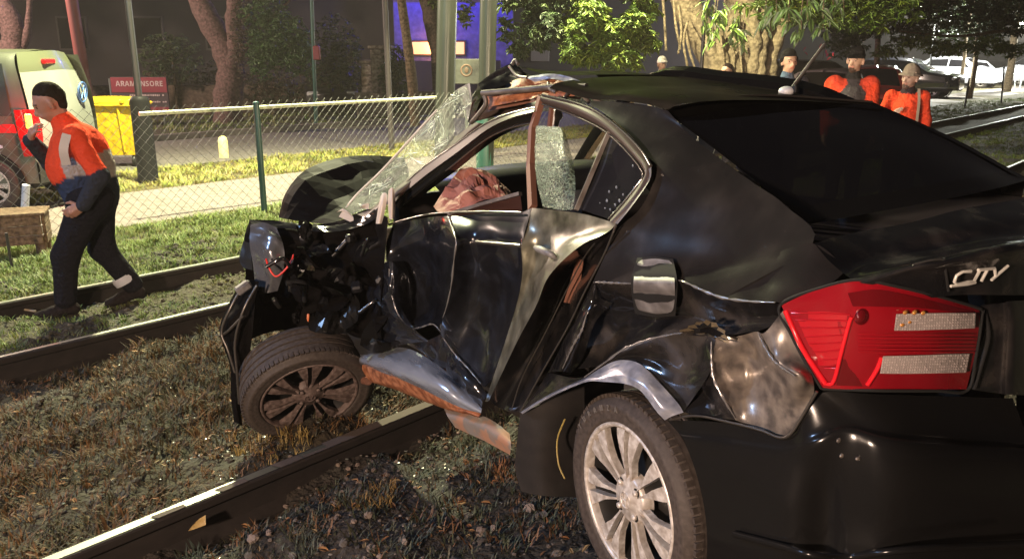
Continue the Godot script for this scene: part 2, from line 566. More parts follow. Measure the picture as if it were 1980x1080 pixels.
	mat("matt_black", lin(0.0045, 0.004, 0.004), 0.55, 0.0, {"specular": 0.08})
	mat("pale_bracket", lin(0.5, 0.44, 0.38), 0.4)
	mat("crazed_pale", lin(0.26, 0.30, 0.24), 0.3, 0.0, {"alpha": 0.4, "tri": 6.0, "tex": noise_tex(0.022, 85, [[0.0, Color(1, 1, 1)], [0.12, Color(0.95, 1, 0.95)], [0.3, Color(0.42, 0.46, 0.40)], [1.0, Color(0.2, 0.22, 0.2)]], 1, 512, false, 4.0, FastNoiseLite.TYPE_CELLULAR), "bump": noise_tex(0.06, 86, [], 2, 512, false, 4.0, FastNoiseLite.TYPE_CELLULAR), "bump_cm": 0.5})
	mat("highlight_strip", lin(0.26, 0.25, 0.245), 0.26, 0.6, {"coat": 0.6})  # bright lines of light on the creases are painted with this
	mat("maroon_trim", lin(0.045, 0.018, 0.015), 0.6)
	mat("blue_tinted_gloss", Color(1, 1, 1), 0.22, 0.2, {"tri": 1.6, "tex": noise_tex(0.012, 87, [[0.0, lin(0.008, 0.008, 0.010)], [0.5, lin(0.010, 0.011, 0.015)], [0.75, lin(0.016, 0.019, 0.028)], [1.0, lin(0.03, 0.036, 0.05)]], 6), "coat": 1.0, "coat_rough": 0.06})  # faint blue reflections on the front door are put into this colour
	mat("shaded_alloy", lin(0.22, 0.17, 0.15), 0.6, 0.1, {"tri": 4.0, "tex": noise_tex(0.03, 19, [[0.0, Color(0.45, 0.4, 0.38)], [1.0, Color(1, 1, 1)]], 5, 256)})  # darker alloy: shade on the front rim is put into the colour
	mat("headlamp", lin(0.16, 0.165, 0.18), 0.2, 0.6, {"coat": 0.8})


# ---------------------------------------------------------------- ground and track
const CA := 0.7431
const SA := 0.6691
var rough_noise: FastNoiseLite
var patch_noise: FastNoiseLite

func across(x: float, z: float) -> float:   # metres across the track; the rails lie at -2.81, -5.10 and -6.28
	return x * CA + z * SA

func at_track(l: float, a: float, y := 0.0) -> Vector3:   # l metres across, a metres along the track
	return Vector3(l * CA + a * SA, y, l * SA - a * CA)

func ground_height(x: float, z: float) -> float:
	var l := across(x, z)
	var fall := smoothstep(-8.6, -7.4, l)
	var h := (rough_noise.get_noise_2d(x, z) * 0.055 + patch_noise.get_noise_2d(x * 2.0, z * 2.0) * 0.05) * fall
	h += 0.035 * fall
	var d := Vector2(x - 0.30, z + 1.95).length()
	h += 0.255 * exp(-d * d / 0.42) + 0.06 * smoothstep(-2.8, -1.6, l)
	for r in [-2.81, -5.10, -6.28]:
		h -= 0.05 * exp(-pow((l - r) / 0.12, 2.0)) * fall
	var f := Vector2(x - (-0.914), z - (-3.542)).length()
	h += 0.13 * exp(-f * f / 0.06)
	return h

func grid_lines(a: float, b: float, step: float, lo: float, hi: float, grow: float) -> PackedFloat32Array:
	var o := PackedFloat32Array()
	var v := a
	var s := step
	var low := []
	while v > lo:
		s *= grow
		v -= s
		low.append(v)
	low.reverse()
	for q in low:
		o.append(q)
	v = a
	while v < b:
		o.append(v)
		v += step
	s = step
	while v < hi:
		o.append(v)
		s *= grow
		v += s
	o.append(hi)
	return o

func ground_tone(x: float, z: float) -> Color:
	var l := across(x, z)
	var n := patch_noise.get_noise_2d(x * 3.0 + 40.0, z * 3.0) * 0.5 + 0.5
	var c := Color(0.045, 0.036, 0.028)
	if l > -2.81:
		c = Color(0.05, 0.043, 0.036).lerp(Color(0.035, 0.03, 0.022), n)
	elif l > -5.1:
		c = Color(0.058, 0.043, 0.022).lerp(Color(0.034, 0.031, 0.016), n)
	elif l > -8.9:
		c = Color(0.07, 0.06, 0.026).lerp(Color(0.045, 0.036, 0.022), n)
	elif l > -13.2:
		c = Color(0.16, 0.125, 0.045).lerp(Color(0.09, 0.085, 0.03), n)
	else:
		c = Color(0.085, 0.075, 0.04).lerp(Color(0.06, 0.05, 0.03), n)
	return c

func make_ground() -> void:
	rough_noise = FastNoiseLite.new()
	rough_noise.seed = 9
	rough_noise.frequency = 2.6
	rough_noise.fractal_octaves = 4
	patch_noise = FastNoiseLite.new()
	patch_noise.seed = 12
	patch_noise.frequency = 0.35
	patch_noise.fractal_octaves = 3
	var xs := grid_lines(-5.0, 2.4, 0.05, -160.0, 160.0, 1.12)
	var zs := grid_lines(-9.0, -0.9, 0.05, -260.0, 60.0, 1.12)
	var verts := PackedVector3Array()
	var cols := PackedColorArray()
	var idx := PackedInt32Array()
	for z in zs:
		for x in xs:
			verts.append(Vector3(x, ground_height(x, z), z))
			cols.append(ground_tone(x, z))
	var w := xs.size()
	for j in zs.size() - 1:
		for i in w - 1:
			var a := j * w + i
			idx.append_array(PackedInt32Array([a, a + 1, a + w + 1, a, a + w + 1, a + w]))
	var arr := []
	arr.resize(Mesh.ARRAY_MAX)
	arr[Mesh.ARRAY_VERTEX] = verts
	arr[Mesh.ARRAY_COLOR] = cols
	arr[Mesh.ARRAY_INDEX] = idx
	var am := ArrayMesh.new()
	am.add_surface_from_arrays(Mesh.PRIMITIVE_TRIANGLES, arr)
	var st := new_st()
	st.append_from(am, 0, Transform3D.IDENTITY)
	st.generate_normals()
	structure("ground", st.commit(), mat("soil", Color(1, 1, 1), 0.95, 0.0, {"vertex": true, "tri": 1.3, "world": true,
		"tex": noise_tex(0.03, 51, [[0.0, Color(0.45, 0.42, 0.4)], [0.5, Color(0.8, 0.78, 0.76)], [1.0, Color(1, 1, 1)]], 5),
		"bump": noise_tex(0.03, 52, [], 5), "bump_cm": 2.5}))
	# the pale footpath behind the fence, the road beyond the lawn and its kerb
	st = new_st()
	band(st, -11.25, -9.0, -14.0, 80.0, 0.006)
	structure("path", st, mat("concrete", Color(1, 1, 1), 0.9, 0.0, {"tri": 0.6, "world": true, "tex": noise_tex(0.02, 53, [[0.0, lin(0.09, 0.076, 0.07)], [0.5, lin(0.135, 0.115, 0.108)], [1.0, lin(0.18, 0.157, 0.147)]], 6), "bump": noise_tex(0.05, 54, [], 4), "bump_cm": 0.4}))
	st = new_st()
	band(st, -17.6, -13.4, -20.0, 110.0, 0.006)
	structure("road", st, mat("asphalt", Color(1, 1, 1), 0.82, 0.0, {"tri": 0.5, "world": true, "tex": noise_tex(0.03, 55, [[0.0, lin(0.06, 0.055, 0.05)], [0.6, lin(0.12, 0.11, 0.10)], [1.0, lin(0.18, 0.165, 0.15)]], 6), "bump": noise_tex(0.08, 56, [], 3), "bump_cm": 0.4}))
	st = new_st()
	for k in 60:
		var a := -18.0 + k * 1.6
		box(st, at_track(-17.75, a + 0.8, 0.03), V(0.16, 0.2, 1.585), 0.015, Basis(Vector3.UP, -0.7330))
	structure("kerb", st, mats["concrete"])

func band(st: SurfaceTool, l0: float, l1: float, a0: float, a1: float, y: float) -> void:
	next_group(st)
	var n := 40
	for i in n:
		var p := a0 + (a1 - a0) * i / n
		var q := a0 + (a1 - a0) * (i + 1) / n
		quad(st, at_track(l0, p, y), at_track(l0, q, y), at_track(l1, q, y), at_track(l1, p, y))

func make_track() -> void:
	var worn := mat("rail_steel", lin(0.022, 0.016, 0.013), 0.85, 0.1, {"tri": 1.5, "tex": noise_tex(0.02, 61, [[0.0, Color(0.55, 0.5, 0.48)], [1.0, Color(1, 1, 1)]], 5, 256), "bump": noise_tex(0.05, 62, [], 4, 256), "bump_cm": 0.2})
	var bright := mat("rail_tread", lin(0.19, 0.20, 0.165), 0.5, 0.8, {"tri": 2.0, "rough_tex": noise_tex(0.02, 63, [[0.0, Color(0.85, 0.85, 0.85)], [1.0, Color(1, 1, 1)]], 4, 256)})
	var labels := ["near steel rail running under the wrecked car", "middle steel rail in front of the walking man's feet", "far steel rail just behind the walking man, nearest the grass strip"]
	var ls := [-2.81, -5.10, -6.28]
	for i in 3:
		var o := thing("rail", labels[i], "rail", at_track(ls[i], 0.0), "rails of the track")
		var prof := [Vector2(-0.07, -0.03), Vector2(-0.07, -0.012), Vector2(-0.012, 0.012), Vector2(-0.012, 0.10), Vector2(-0.035, 0.115), Vector2(-0.037, 0.142), Vector2(-0.03, 0.149), Vector2(0.03, 0.149), Vector2(0.037, 0.142), Vector2(0.035, 0.115), Vector2(0.012, 0.10), Vector2(0.012, 0.012), Vector2(0.07, -0.012), Vector2(0.07, -0.03)]
		var st := new_st()
		flat(st)
		var n := 40
		for k in n:
			var a0 := -4.0 + 70.0 * pow(float(k) / n, 1.6)
			var a1 := -4.0 + 70.0 * pow(float(k + 1) / n, 1.6)
			for e in prof.size():
				var p: Vector2 = prof[e]
				var q: Vector2 = prof[(e + 1) % prof.size()]
				quad(st, at_track(p.x, a0, p.y), at_track(p.x, a1, p.y), at_track(q.x, a1, q.y), at_track(q.x, a0, q.y))
		part("rail_body", st, worn, o)
		st = new_st()
		var n2 := 40
		for k in n2:
			var a0 := -4.0 + 70.0 * k / n2
			var a1 := -4.0 + 70.0 * (k + 1) / n2
			next_group(st)
			quad(st, at_track(-0.012 - 0.008 * float(i == 0), a0, 0.1515), at_track(-0.012 - 0.008 * float(i == 0), a1, 0.1515), at_track(0.016 + 0.006 * float(i == 0), a1, 0.1515), at_track(0.016 + 0.006 * float(i == 0), a0, 0.1515))
		part("running_band", st, bright, o, "worn bright band along the top of the rail")
		if i == 0:   # the shadow of the car, put in as a dull strip on the band
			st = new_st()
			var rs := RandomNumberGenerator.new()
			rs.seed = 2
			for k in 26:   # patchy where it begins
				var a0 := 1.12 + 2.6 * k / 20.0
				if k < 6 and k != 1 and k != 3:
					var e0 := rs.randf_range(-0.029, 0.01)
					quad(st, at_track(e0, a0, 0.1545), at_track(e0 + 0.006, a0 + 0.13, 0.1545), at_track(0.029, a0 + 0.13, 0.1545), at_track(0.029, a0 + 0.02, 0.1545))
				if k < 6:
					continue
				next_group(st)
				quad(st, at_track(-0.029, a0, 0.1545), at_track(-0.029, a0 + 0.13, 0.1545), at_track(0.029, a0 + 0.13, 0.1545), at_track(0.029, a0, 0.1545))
			part("shadow_band", st, mat("shadow_dull", lin(0.07, 0.052, 0.042), 0.9), o, "stretch of rail top coloured dark as the shadow of the car").set_meta("kind", "stuff")  # dark colour painted in for the cast shadow


# ---------------------------------------------------------------- the wrecked car
# car space: x to the car's right from the plane of its left rear wheel, y up from the base, -z forwards from the rear axle
const HUB := 0.317

func make_car() -> void:
	car = thing("crashed_car", "wrecked black four-door saloon with crushed front and torn roof on the rails", "car", V(0.316, 0.2717, -2.085), "", deg_to_rad(35.0))
	car_quarter()
	car_rear()
	car_tail_lamp()
	car_roof()
	car_doors()
	car_front()
	car_cabin()
	var w := make_wheel("rear_wheel", car, true)
	w.position = V(0.0, HUB, 0.0)
	w.basis = wheel_frame(V(-0.989, 0, -0.148))
	var f := make_wheel("front_wheel", car, false)
	f.position = V(-0.213,0.028,-1.837)
	f.basis = wheel_frame(V(-0.152, -0.482, 0.869))   # splayed: its face looks back, out and down
	# the two wheels of the far side
	for z in [0.0, -2.35]:
		var st := new_st()
		lathe(st, [Vector2(0.0, -0.09), Vector2(0.2, -0.09), Vector2(0.29, -0.095), Vector2(HUB, -0.07), Vector2(HUB, 0.07), Vector2(0.29, 0.095), Vector2(0.0, 0.09)], V(1.42, HUB - 0.02, z), Basis(Vector3.FORWARD, PI / 2), 28)
		part("far_wheel", st, mats["tyre"], car)

func wheel_frame(n: Vector3) -> Basis:   # from the direction the wheel's face looks in
	var y := -n.normalized()
	var x := (Vector3.UP - y * y.dot(Vector3.UP)).normalized()
	return Basis(x, y, x.cross(y))

# local frame of a wheel: +y points to the outside of the car turned inwards (axle), so the face lies at -y
func make_wheel(called: String, parent: Node3D, bright_rim: bool) -> Node3D:
	var w := Node3D.new()
	w.name = called
	parent.add_child(w)
	var R := 0.300
	var am: Material = mats["alloy"] if bright_rim else mats["shaded_alloy"]
	var st := new_st()
	# tyre: face side at y = 0, inner side at y = 0.19
	lathe(st, [Vector2(0.218, 0.016), Vector2(0.224, 0.002), Vector2(0.234, -0.004), Vector2(0.244, 0.0), Vector2(0.258, -0.007), Vector2(0.273, -0.006), Vector2(0.275, -0.003), Vector2(0.284, 0.004), Vector2(0.293, 0.016), Vector2(R - 0.001, 0.034)], Vector3.ZERO, Basis(), 64)
	lathe(st, [Vector2(R - 0.003, 0.158), Vector2(0.291, 0.178), Vector2(0.27, 0.196), Vector2(0.22, 0.18)], Vector3.ZERO, Basis(), 64)
	var ribs := [0.034, 0.060, 0.066, 0.092, 0.098, 0.126, 0.132, 0.158]
	for k in range(0, 8, 2):
		lathe(st, [Vector2(R - 0.008, ribs[k]), Vector2(R, ribs[k] + 0.002), Vector2(R, ribs[k + 1] - 0.002), Vector2(R - 0.008, ribs[k + 1])], Vector3.ZERO, Basis(), 64, true)
	lathe(st, [Vector2(R - 0.009, 0.034), Vector2(R - 0.009, 0.158)], Vector3.ZERO, Basis(), 64)
	for k in 84:   # shoulder blocks
		var a := TAU * k / 84.0
		var out := V(cos(a), 0, sin(a))
		var b := Basis(out, Vector3.UP, out.cross(Vector3.UP))
		box(st, out * (R - 0.007) + V(0, 0.026, 0), V(0.016, 0.026, 0.0155), 0.0, b)
	var ty := part("tyre", st, mats["tyre"], w)
	if bright_rim:
		var word := "TURANZA"
		for k in word.length():
			var lm := text_mesh(word[k], 0.023, 0.003)
			var o := MeshInstance3D.new()
			o.name = numbered(ty, "raised_letter")
			o.mesh = lm
			o.set_surface_override_material(0, mats["tyre_letter"])
			ty.add_child(o)
			var a := deg_to_rad(150.0 - k * 8.4)
			var dir := wheel_dir(a)
			var tang := wheel_dir(a - PI / 2)
			o.transform = Transform3D(Basis(tang, dir, tang.cross(dir)), dir * 0.264 + V(0, -0.009, 0))
	# rim barrel
	st = new_st()
	lathe(st, [Vector2(0.206, 0.03), Vector2(0.190, 0.06), Vector2(0.184, 0.17)], Vector3.ZERO, Basis(), 48)
	part("rim_barrel", st, mats["alloy_dark"], w)
	st = new_st()
	lathe(st, [Vector2(0.206, 0.03), Vector2(0.208, 0.006), Vector2(0.214, 0.0), Vector2(0.221, 0.002), Vector2(0.222, 0.014)], Vector3.ZERO, Basis(), 56)
	var rim := part("rim", st, am, w)
	# seven pairs of spokes would crowd it: this wheel has seven, each split in two bright blades with a dark groove between
	var spokes := 7
	for k in spokes:
		var a := PI / 2 + TAU * k / spokes + 0.04
		st = new_st()
		for s in [-1, 1]:
			var pts := []
			for q in [[0.050, 0.20, 0.014], [0.085, 0.17, 0.010], [0.120, 0.155, 0.005], [0.150, 0.17, 0.003], [0.185, 0.185, 0.004], [0.207, 0.19, 0.008]]:
				pts.append([q[0], q[1] * s, q[2]])
			flat(st)
			for e in pts.size() - 1:
				var p0: Array = pts[e]
				var p1: Array = pts[e + 1]
				var wid := [0.085, 0.06, 0.072, 0.115, 0.135, 0.14]
				var i0 := wheel_at(p0[0], a + p0[1] - s * wid[e] * 0.9, p0[2])
				var o0 := wheel_at(p0[0], a + p0[1] + s * wid[e] * 0.6, p0[2] + 0.002)
				var i1 := wheel_at(p1[0], a + p1[1] - s * wid[e + 1] * 0.9, p1[2])
				var o1 := wheel_at(p1[0], a + p1[1] + s * wid[e + 1] * 0.6, p1[2] + 0.002)
				var back := V(0, 0.022, 0)
				quad(st, i0, i1, o1, o0)
				quad(st, i0, i1, i1 + back, i0 + back)
				quad(st, o0, o1, o1 + back, o0 + back)
		part("spoke", st, am, w)
		st = new_st()
		flat(st)
		quad(st, wheel_at(0.05, a - 0.2, 0.03), wheel_at(0.2, a - 0.12, 0.026), wheel_at(0.2, a + 0.12, 0.026), wheel_at(0.05, a + 0.2, 0.03))
		part("spoke_web", st, mats["alloy_dark"], w)
	st = new_st()
	lathe(st, [Vector2(0.0, 0.004), Vector2(0.027, 0.005), Vector2(0.034, 0.012), Vector2(0.062, 0.014), Vector2(0.072, 0.022), Vector2(0.074, 0.05)], Vector3.ZERO, Basis(), 36)
	part("hub", st, am, w)
	for k in 4:
		var c := wheel_at(0.052, PI / 4 + TAU * k / 4, 0.0)
		st = new_st()
		lathe(st, [Vector2(0.0, 0.0135), Vector2(0.015, 0.0132)], V(c.x, 0, c.z), Basis(), 14)
		part("nut_recess", st, mats["gap"], w)
		st = new_st()
		lathe(st, [Vector2(0.0, 0.004), Vector2(0.007, 0.004), Vector2(0.0095, 0.007), Vector2(0.0095, 0.014)], V(c.x, 0, c.z), Basis(), 6)
		part("wheel_nut", st, am, w)
	st = new_st()   # cap emblem: a ring with a bracketed upright letter shape
	lathe(st, [Vector2(0.021, 0.004), Vector2(0.023, 0.001), Vector2(0.025, 0.004)], Vector3.ZERO, Basis(), 28)
	for s in [-1, 1]:
		var pts := [emblem(s * 0.012, 0.014), emblem(s * 0.007, 0.0), emblem(s * 0.009, -0.013)]
		tube(st, pts, 0.0018, 6)
	tube(st, [emblem(-0.007, 0.0), emblem(0.007, 0.0)], 0.0018, 6)
	part("cap_emblem", st, am, w)
	# brake disc and the dark inside
	st = new_st()
	lathe(st, [Vector2(0.0, 0.075), Vector2(0.135, 0.075), Vector2(0.135, 0.09), Vector2(0.0, 0.09)], Vector3.ZERO, Basis(), 32)
	part("brake_drum", st, mats["alloy_dark"], w)
	st = new_st()
	lathe(st, [Vector2(0.0, 0.165), Vector2(0.2, 0.165)], Vector3.ZERO, Basis(), 32)
	part("backplate", st, mats["gap"], w)
	return w

func wheel_dir(a: float) -> Vector3:   # angle seen from outside, 0 to the right, PI/2 up
	return V(sin(a), 0, -cos(a))

func wheel_at(r: float, a: float, y: float) -> Vector3:
	return wheel_dir(a) * r + V(0, y, 0)

func emblem(x: float, y: float) -> Vector3:
	return wheel_dir(0.0) * x + wheel_dir(PI / 2) * y + V(0, 0.002, 0)


func car_quarter() -> void:
	var st := new_st()
	# pillar and shoulder down to the swage crease
	sheet(st, [
		[V(0.3,1.383,-0.557), V(0.29,1.389,-0.413), V(0.285,1.385,-0.272), V(0.28,1.374,-0.178)],
		[V(0.225,1.308,-0.284), V(0.235,1.31,-0.211), V(0.25,1.315,-0.132), V(0.265,1.313,-0.073)],
		[V(0.145,1.224,-0.089), V(0.16,1.237,-0.035), V(0.19,1.25,0.028), V(0.225,1.261,0.084)],
		[V(0.095,1.131,-0.079), V(0.11,1.155,0.02), V(0.145,1.19,0.143), V(0.195,1.223,0.209)],
		[V(0.055,1.072,-0.12), V(0.07,1.085,0.046), V(0.105,1.12,0.201), V(0.17,1.186,0.326)],
		[V(0.025,1.001,-0.136), V(0.04,1.025,0.052), V(0.055,1.044,0.251), V(0.12,1.124,0.442)],
		[V(-0.012,0.922,-0.146), V(-0.012,0.957,0.015), V(-0.012,0.997,0.185), V(-0.015,0.99,0.317)],
	], 6, 5, 0.003, 2.0, 3)
	# the part of the shoulder that runs back to the lamp
	sheet(st, [
		[V(0.055,1.044,0.251), V(0.085,1.079,0.345), V(0.12,1.124,0.442), V(0.135,1.08,0.524)],
		[V(0.02,1.015,0.284), V(0.035,1.033,0.375), V(0.05,1.053,0.458), V(0.07,1.053,0.521)],
		[V(-0.015,0.99,0.317), V(-0.012,1,0.387), V(-0.006,1.013,0.451), V(0,1.008,0.463)],
	], 5, 5, 0.006, 6.0, 9)
	part("quarter_panel", st, mats["dusty_paint"], car, "black rear quarter panel, dusty and dented")
	# hollow below the crease
	st = new_st()
	sheet(st, [
		[V(-0.012,0.922,-0.146), V(-0.012,0.957,0.015), V(-0.012,0.997,0.185), V(-0.015,0.99,0.317), V(-0.002,1.01,0.459)],
		[V(0.03,0.835,-0.234), V(0.05,0.863,-0.077), V(0.05,0.914,0.128), V(0.05,0.934,0.268), V(0.025,0.978,0.452)],
		[V(0.045,0.722,-0.316), V(0.07,0.767,-0.137), V(0.06,0.872,0.107), V(0.06,0.893,0.26), V(0.03,0.941,0.416)],
		[V(0.03,0.566,-0.396), V(0.03,0.669,-0.154), V(-0.02,0.84,0.119), V(0.01,0.882,0.281), V(0.015,0.926,0.395)],
	], 6, 6, 0.014, 6.0, 14)
	sheet(st, [   # from the lower crease to the flange round the wheel
		[V(0.03,0.566,-0.396), V(-0.01,0.632,-0.178), V(-0.02,0.767,-0.012), V(-0.02,0.84,0.119), V(0,0.871,0.217), V(0.01,0.882,0.281)],
		[V(0.02,0.503,-0.436), V(-0.008,0.629,-0.181), V(-0.004,0.736,-0.036), V(0.018,0.763,0.067), V(0.015,0.765,0.185), V(-0.02,0.817,0.302)],
		[V(0,0.406,-0.498), V(-0.008,0.627,-0.181), V(-0.002,0.724,-0.044), V(0,0.739,0.04), V(0,0.714,0.113), V(0,0.661,0.202)],
	], 5, 5, 0.004, 9.0, 5)
	sheet(st, [   # fold beside the door gap
		[V(-0.02,0.924,-0.128), V(0.01,0.877,-0.139), V(0.03,0.866,-0.108)],
		[V(-0.02,0.812,-0.195), V(-0.035,0.836,-0.138), V(0.02,0.791,-0.17)],
		[V(0,0.703,-0.289), V(-0.04,0.73,-0.192), V(0.02,0.675,-0.216)],
		[V(0,0.606,-0.337), V(-0.03,0.631,-0.259), V(0.01,0.612,-0.259)],
	], 5, 5, 0.006, 10.0, 8)
	part("dented_flank", st, mats["paint"], car)
	st = new_st()
	sheet(st, [   # pulled and creased metal between the wheel and the lamp
		[V(0.01,0.882,0.281), V(0.03,0.891,0.325), V(0.012,0.925,0.392), V(0,0.935,0.426), V(0,0.996,0.468)],
		[V(-0.025,0.845,0.304), V(0.03,0.837,0.316), V(0.06,0.841,0.352), V(-0.02,0.893,0.466), V(0.02,0.909,0.506)],
		[V(-0.03,0.798,0.315), V(0.03,0.78,0.328), V(0.05,0.786,0.375), V(-0.045,0.88,0.543), V(0.01,0.864,0.55)],
		[V(-0.03,0.757,0.347), V(0.01,0.741,0.367), V(0.02,0.749,0.414), V(0,0.792,0.51), V(0.012,0.819,0.553)],
		[V(-0.004,0.703,0.368), V(0.004,0.701,0.402), V(0.004,0.707,0.449), V(0.002,0.717,0.505), V(0.006,0.775,0.536)],
	], 6, 6, 0.006, 9.0, 22)
	part("creased_corner", st, mats["scraped"], car, "pulled out corner of the rear wing, scraped and shiny")
	st = new_st()
	sheet(st, [
		[V(0,0.661,0.202), V(0.018,0.732,0.193), V(-0.02,0.83,0.301), V(0.01,0.882,0.281)],
		[V(0,0.678,0.282), V(0.022,0.72,0.242), V(-0.02,0.794,0.304), V(-0.02,0.843,0.303)],
		[V(-0.004,0.703,0.368), V(-0.03,0.757,0.347), V(-0.032,0.797,0.319), V(-0.026,0.839,0.305)],
	], 5, 5, 0.003, 7.0, 2)
	part("flank_behind_wheel", st, mats["paint"], car)
	# bent bare flange of the wheel arch, its bright reflection put into the colour
	st = new_st()
	sheet(st, [
		[V(0,0.404,-0.498), V(-0.004,0.519,-0.345), V(-0.01,0.628,-0.178), V(-0.012,0.682,-0.106), V(-0.012,0.729,-0.033), V(-0.012,0.746,0.049), V(-0.012,0.72,0.119), V(-0.012,0.686,0.19), V(-0.008,0.665,0.209)],
		[V(-0.006,0.405,-0.49), V(-0.012,0.519,-0.335), V(-0.035,0.638,-0.149), V(-0.045,0.682,-0.055), V(-0.05,0.717,0.03), V(-0.05,0.722,0.094), V(-0.05,0.708,0.136), V(-0.045,0.675,0.177), V(-0.03,0.654,0.192)],
		[V(-0.002,0.399,-0.489), V(-0.01,0.515,-0.332), V(-0.04,0.636,-0.138), V(-0.052,0.673,-0.042), V(-0.058,0.699,0.049), V(-0.058,0.701,0.096), V(-0.056,0.687,0.125), V(-0.05,0.657,0.161), V(-0.032,0.635,0.17)],
	], 5, 5, 0.003, 14.0, 6)
	part("arch_flange", st, mats["pale_highlight"], car, "bent bare wheel arch flange with a bright reflection put into its colour")
	# torn hole with crumpled yellowish edges
	st = new_st()
	sheet(st, [[V(0.02,0.884,0.217), V(0.025,0.905,0.241), V(0.025,0.899,0.277)], [V(0.05,0.862,0.209), V(0.07,0.865,0.214), V(0.05,0.874,0.261)]], 4, 4, 0.0)
	part("hole", st, mats["gap"], car)
	st = new_st()
	var rim := [V(0,0.865,0.176), V(-0.01,0.887,0.208), V(-0.018,0.906,0.238), V(-0.024,0.921,0.268), V(-0.024,0.928,0.293), V(-0.024,0.922,0.315), V(-0.02,0.908,0.331), V(-0.014,0.891,0.34), V(-0.004,0.882,0.314), V(0,0.885,0.288), V(0.004,0.882,0.255), V(0.004,0.873,0.22), V(0.004,0.863,0.19)]
	flat(st)
	var rs := RandomNumberGenerator.new()
	rs.seed = 12
	var mid := V(0.05,0.874,0.224)
	for k in rim.size():
		var p: Vector3 = rim[k]
		var q: Vector3 = rim[(k + 1) % rim.size()]
		var m := p.lerp(q, rs.randf_range(0.3, 0.7)).lerp(mid, rs.randf_range(0.2, 0.5)) + V(-0.006 * rs.randf(), 0, 0)
		tri(st, p, q, m)
		var out := p.lerp(q, 0.5) + (p.lerp(q, 0.5) - mid) * rs.randf_range(0.1, 0.35) + V(-0.002, 0, 0)
		tri(st, p, q, out)
	part("torn_edge", st, mat("torn_metal", lin(0.30, 0.24, 0.15), 0.45, 0.4), car, "torn yellowish edge of the hole")
	# highlights along the creases, put in as thin pale strips
	for q in [
		[V(-0.016,0.925,-0.137), V(-0.02,0.933,-0.107), V(-0.018,0.944,-0.047), V(-0.016,0.956,0.014)],
		[V(-0.012,1,0.171), V(-0.018,1.001,0.207), V(-0.02,0.995,0.262), V(-0.019,0.992,0.32), V(-0.016,1.001,0.391), V(-0.01,1.013,0.454)],
		[V(-0.014,0.636,-0.169), V(-0.012,0.698,-0.095), V(-0.024,0.768,-0.007), V(-0.024,0.812,0.065), V(-0.024,0.842,0.123), V(-0.01,0.871,0.192)],
		[V(-0.02,0.879,0.293), V(-0.03,0.84,0.306), V(-0.036,0.799,0.322), V(-0.035,0.76,0.353), V(-0.01,0.711,0.371)],
		[V(-0.002,0.931,0.409), V(-0.016,0.915,0.436), V(-0.026,0.892,0.472), V(-0.038,0.885,0.51), V(-0.05,0.883,0.548)],
		[V(-0.04,0.837,-0.136), V(-0.046,0.786,-0.149), V(-0.045,0.733,-0.185), V(-0.034,0.643,-0.244)],
	]:
		st = new_st()
		var c := spline(q, 20)
		var rad := []
		for k in 21:
			rad.append(0.0014 + 0.0036 * sin(PI * k / 20.0) * (0.7 + 0.5 * sin(k * 2.3)))
		tube(st, c, rad, 6)
		part("crease_highlight", st, mats["highlight_strip"], car)
	# fuel filler flap with its gap
	st = new_st()
	sheet(st, [
		[V(0.028,1.012,-0.017), V(0.026,1.029,0.049), V(0.026,1.036,0.114)],
		[V(-0.022,0.959,0.016), V(-0.022,0.976,0.098), V(-0.022,0.993,0.178)],
		[V(0.046,0.851,-0.035), V(0.046,0.861,0.039), V(0.048,0.882,0.111)],
	], 5, 5)
	part("flap_recess", st, mats["gap"], car)
	st = new_st()
	sheet(st, [
		[V(0.02,1.014,0.011), V(0.018,1.027,0.061), V(0.018,1.032,0.108)],
		[V(0.013,1.003,0.001), V(0.012,1.02,0.064), V(0.012,1.026,0.127)],
		[V(-0.012,0.981,0.018), V(-0.012,0.996,0.088), V(-0.012,1.009,0.157)],
		[V(-0.032,0.963,0.036), V(-0.032,0.978,0.108), V(-0.032,0.993,0.179)],
		[V(0,0.918,0.006), V(0,0.933,0.08), V(0,0.949,0.151)],
		[V(0.024,0.877,-0.003), V(0.025,0.887,0.059), V(0.025,0.905,0.123)],
		[V(0.032,0.871,0.011), V(0.033,0.876,0.056), V(0.033,0.889,0.099)],
	], 5, 4, 0.002, 16.0, 4)
	part("fuel_flap", st, mats["pale_flap"], car, "bent fuel filler flap coloured pale as if catching the light")

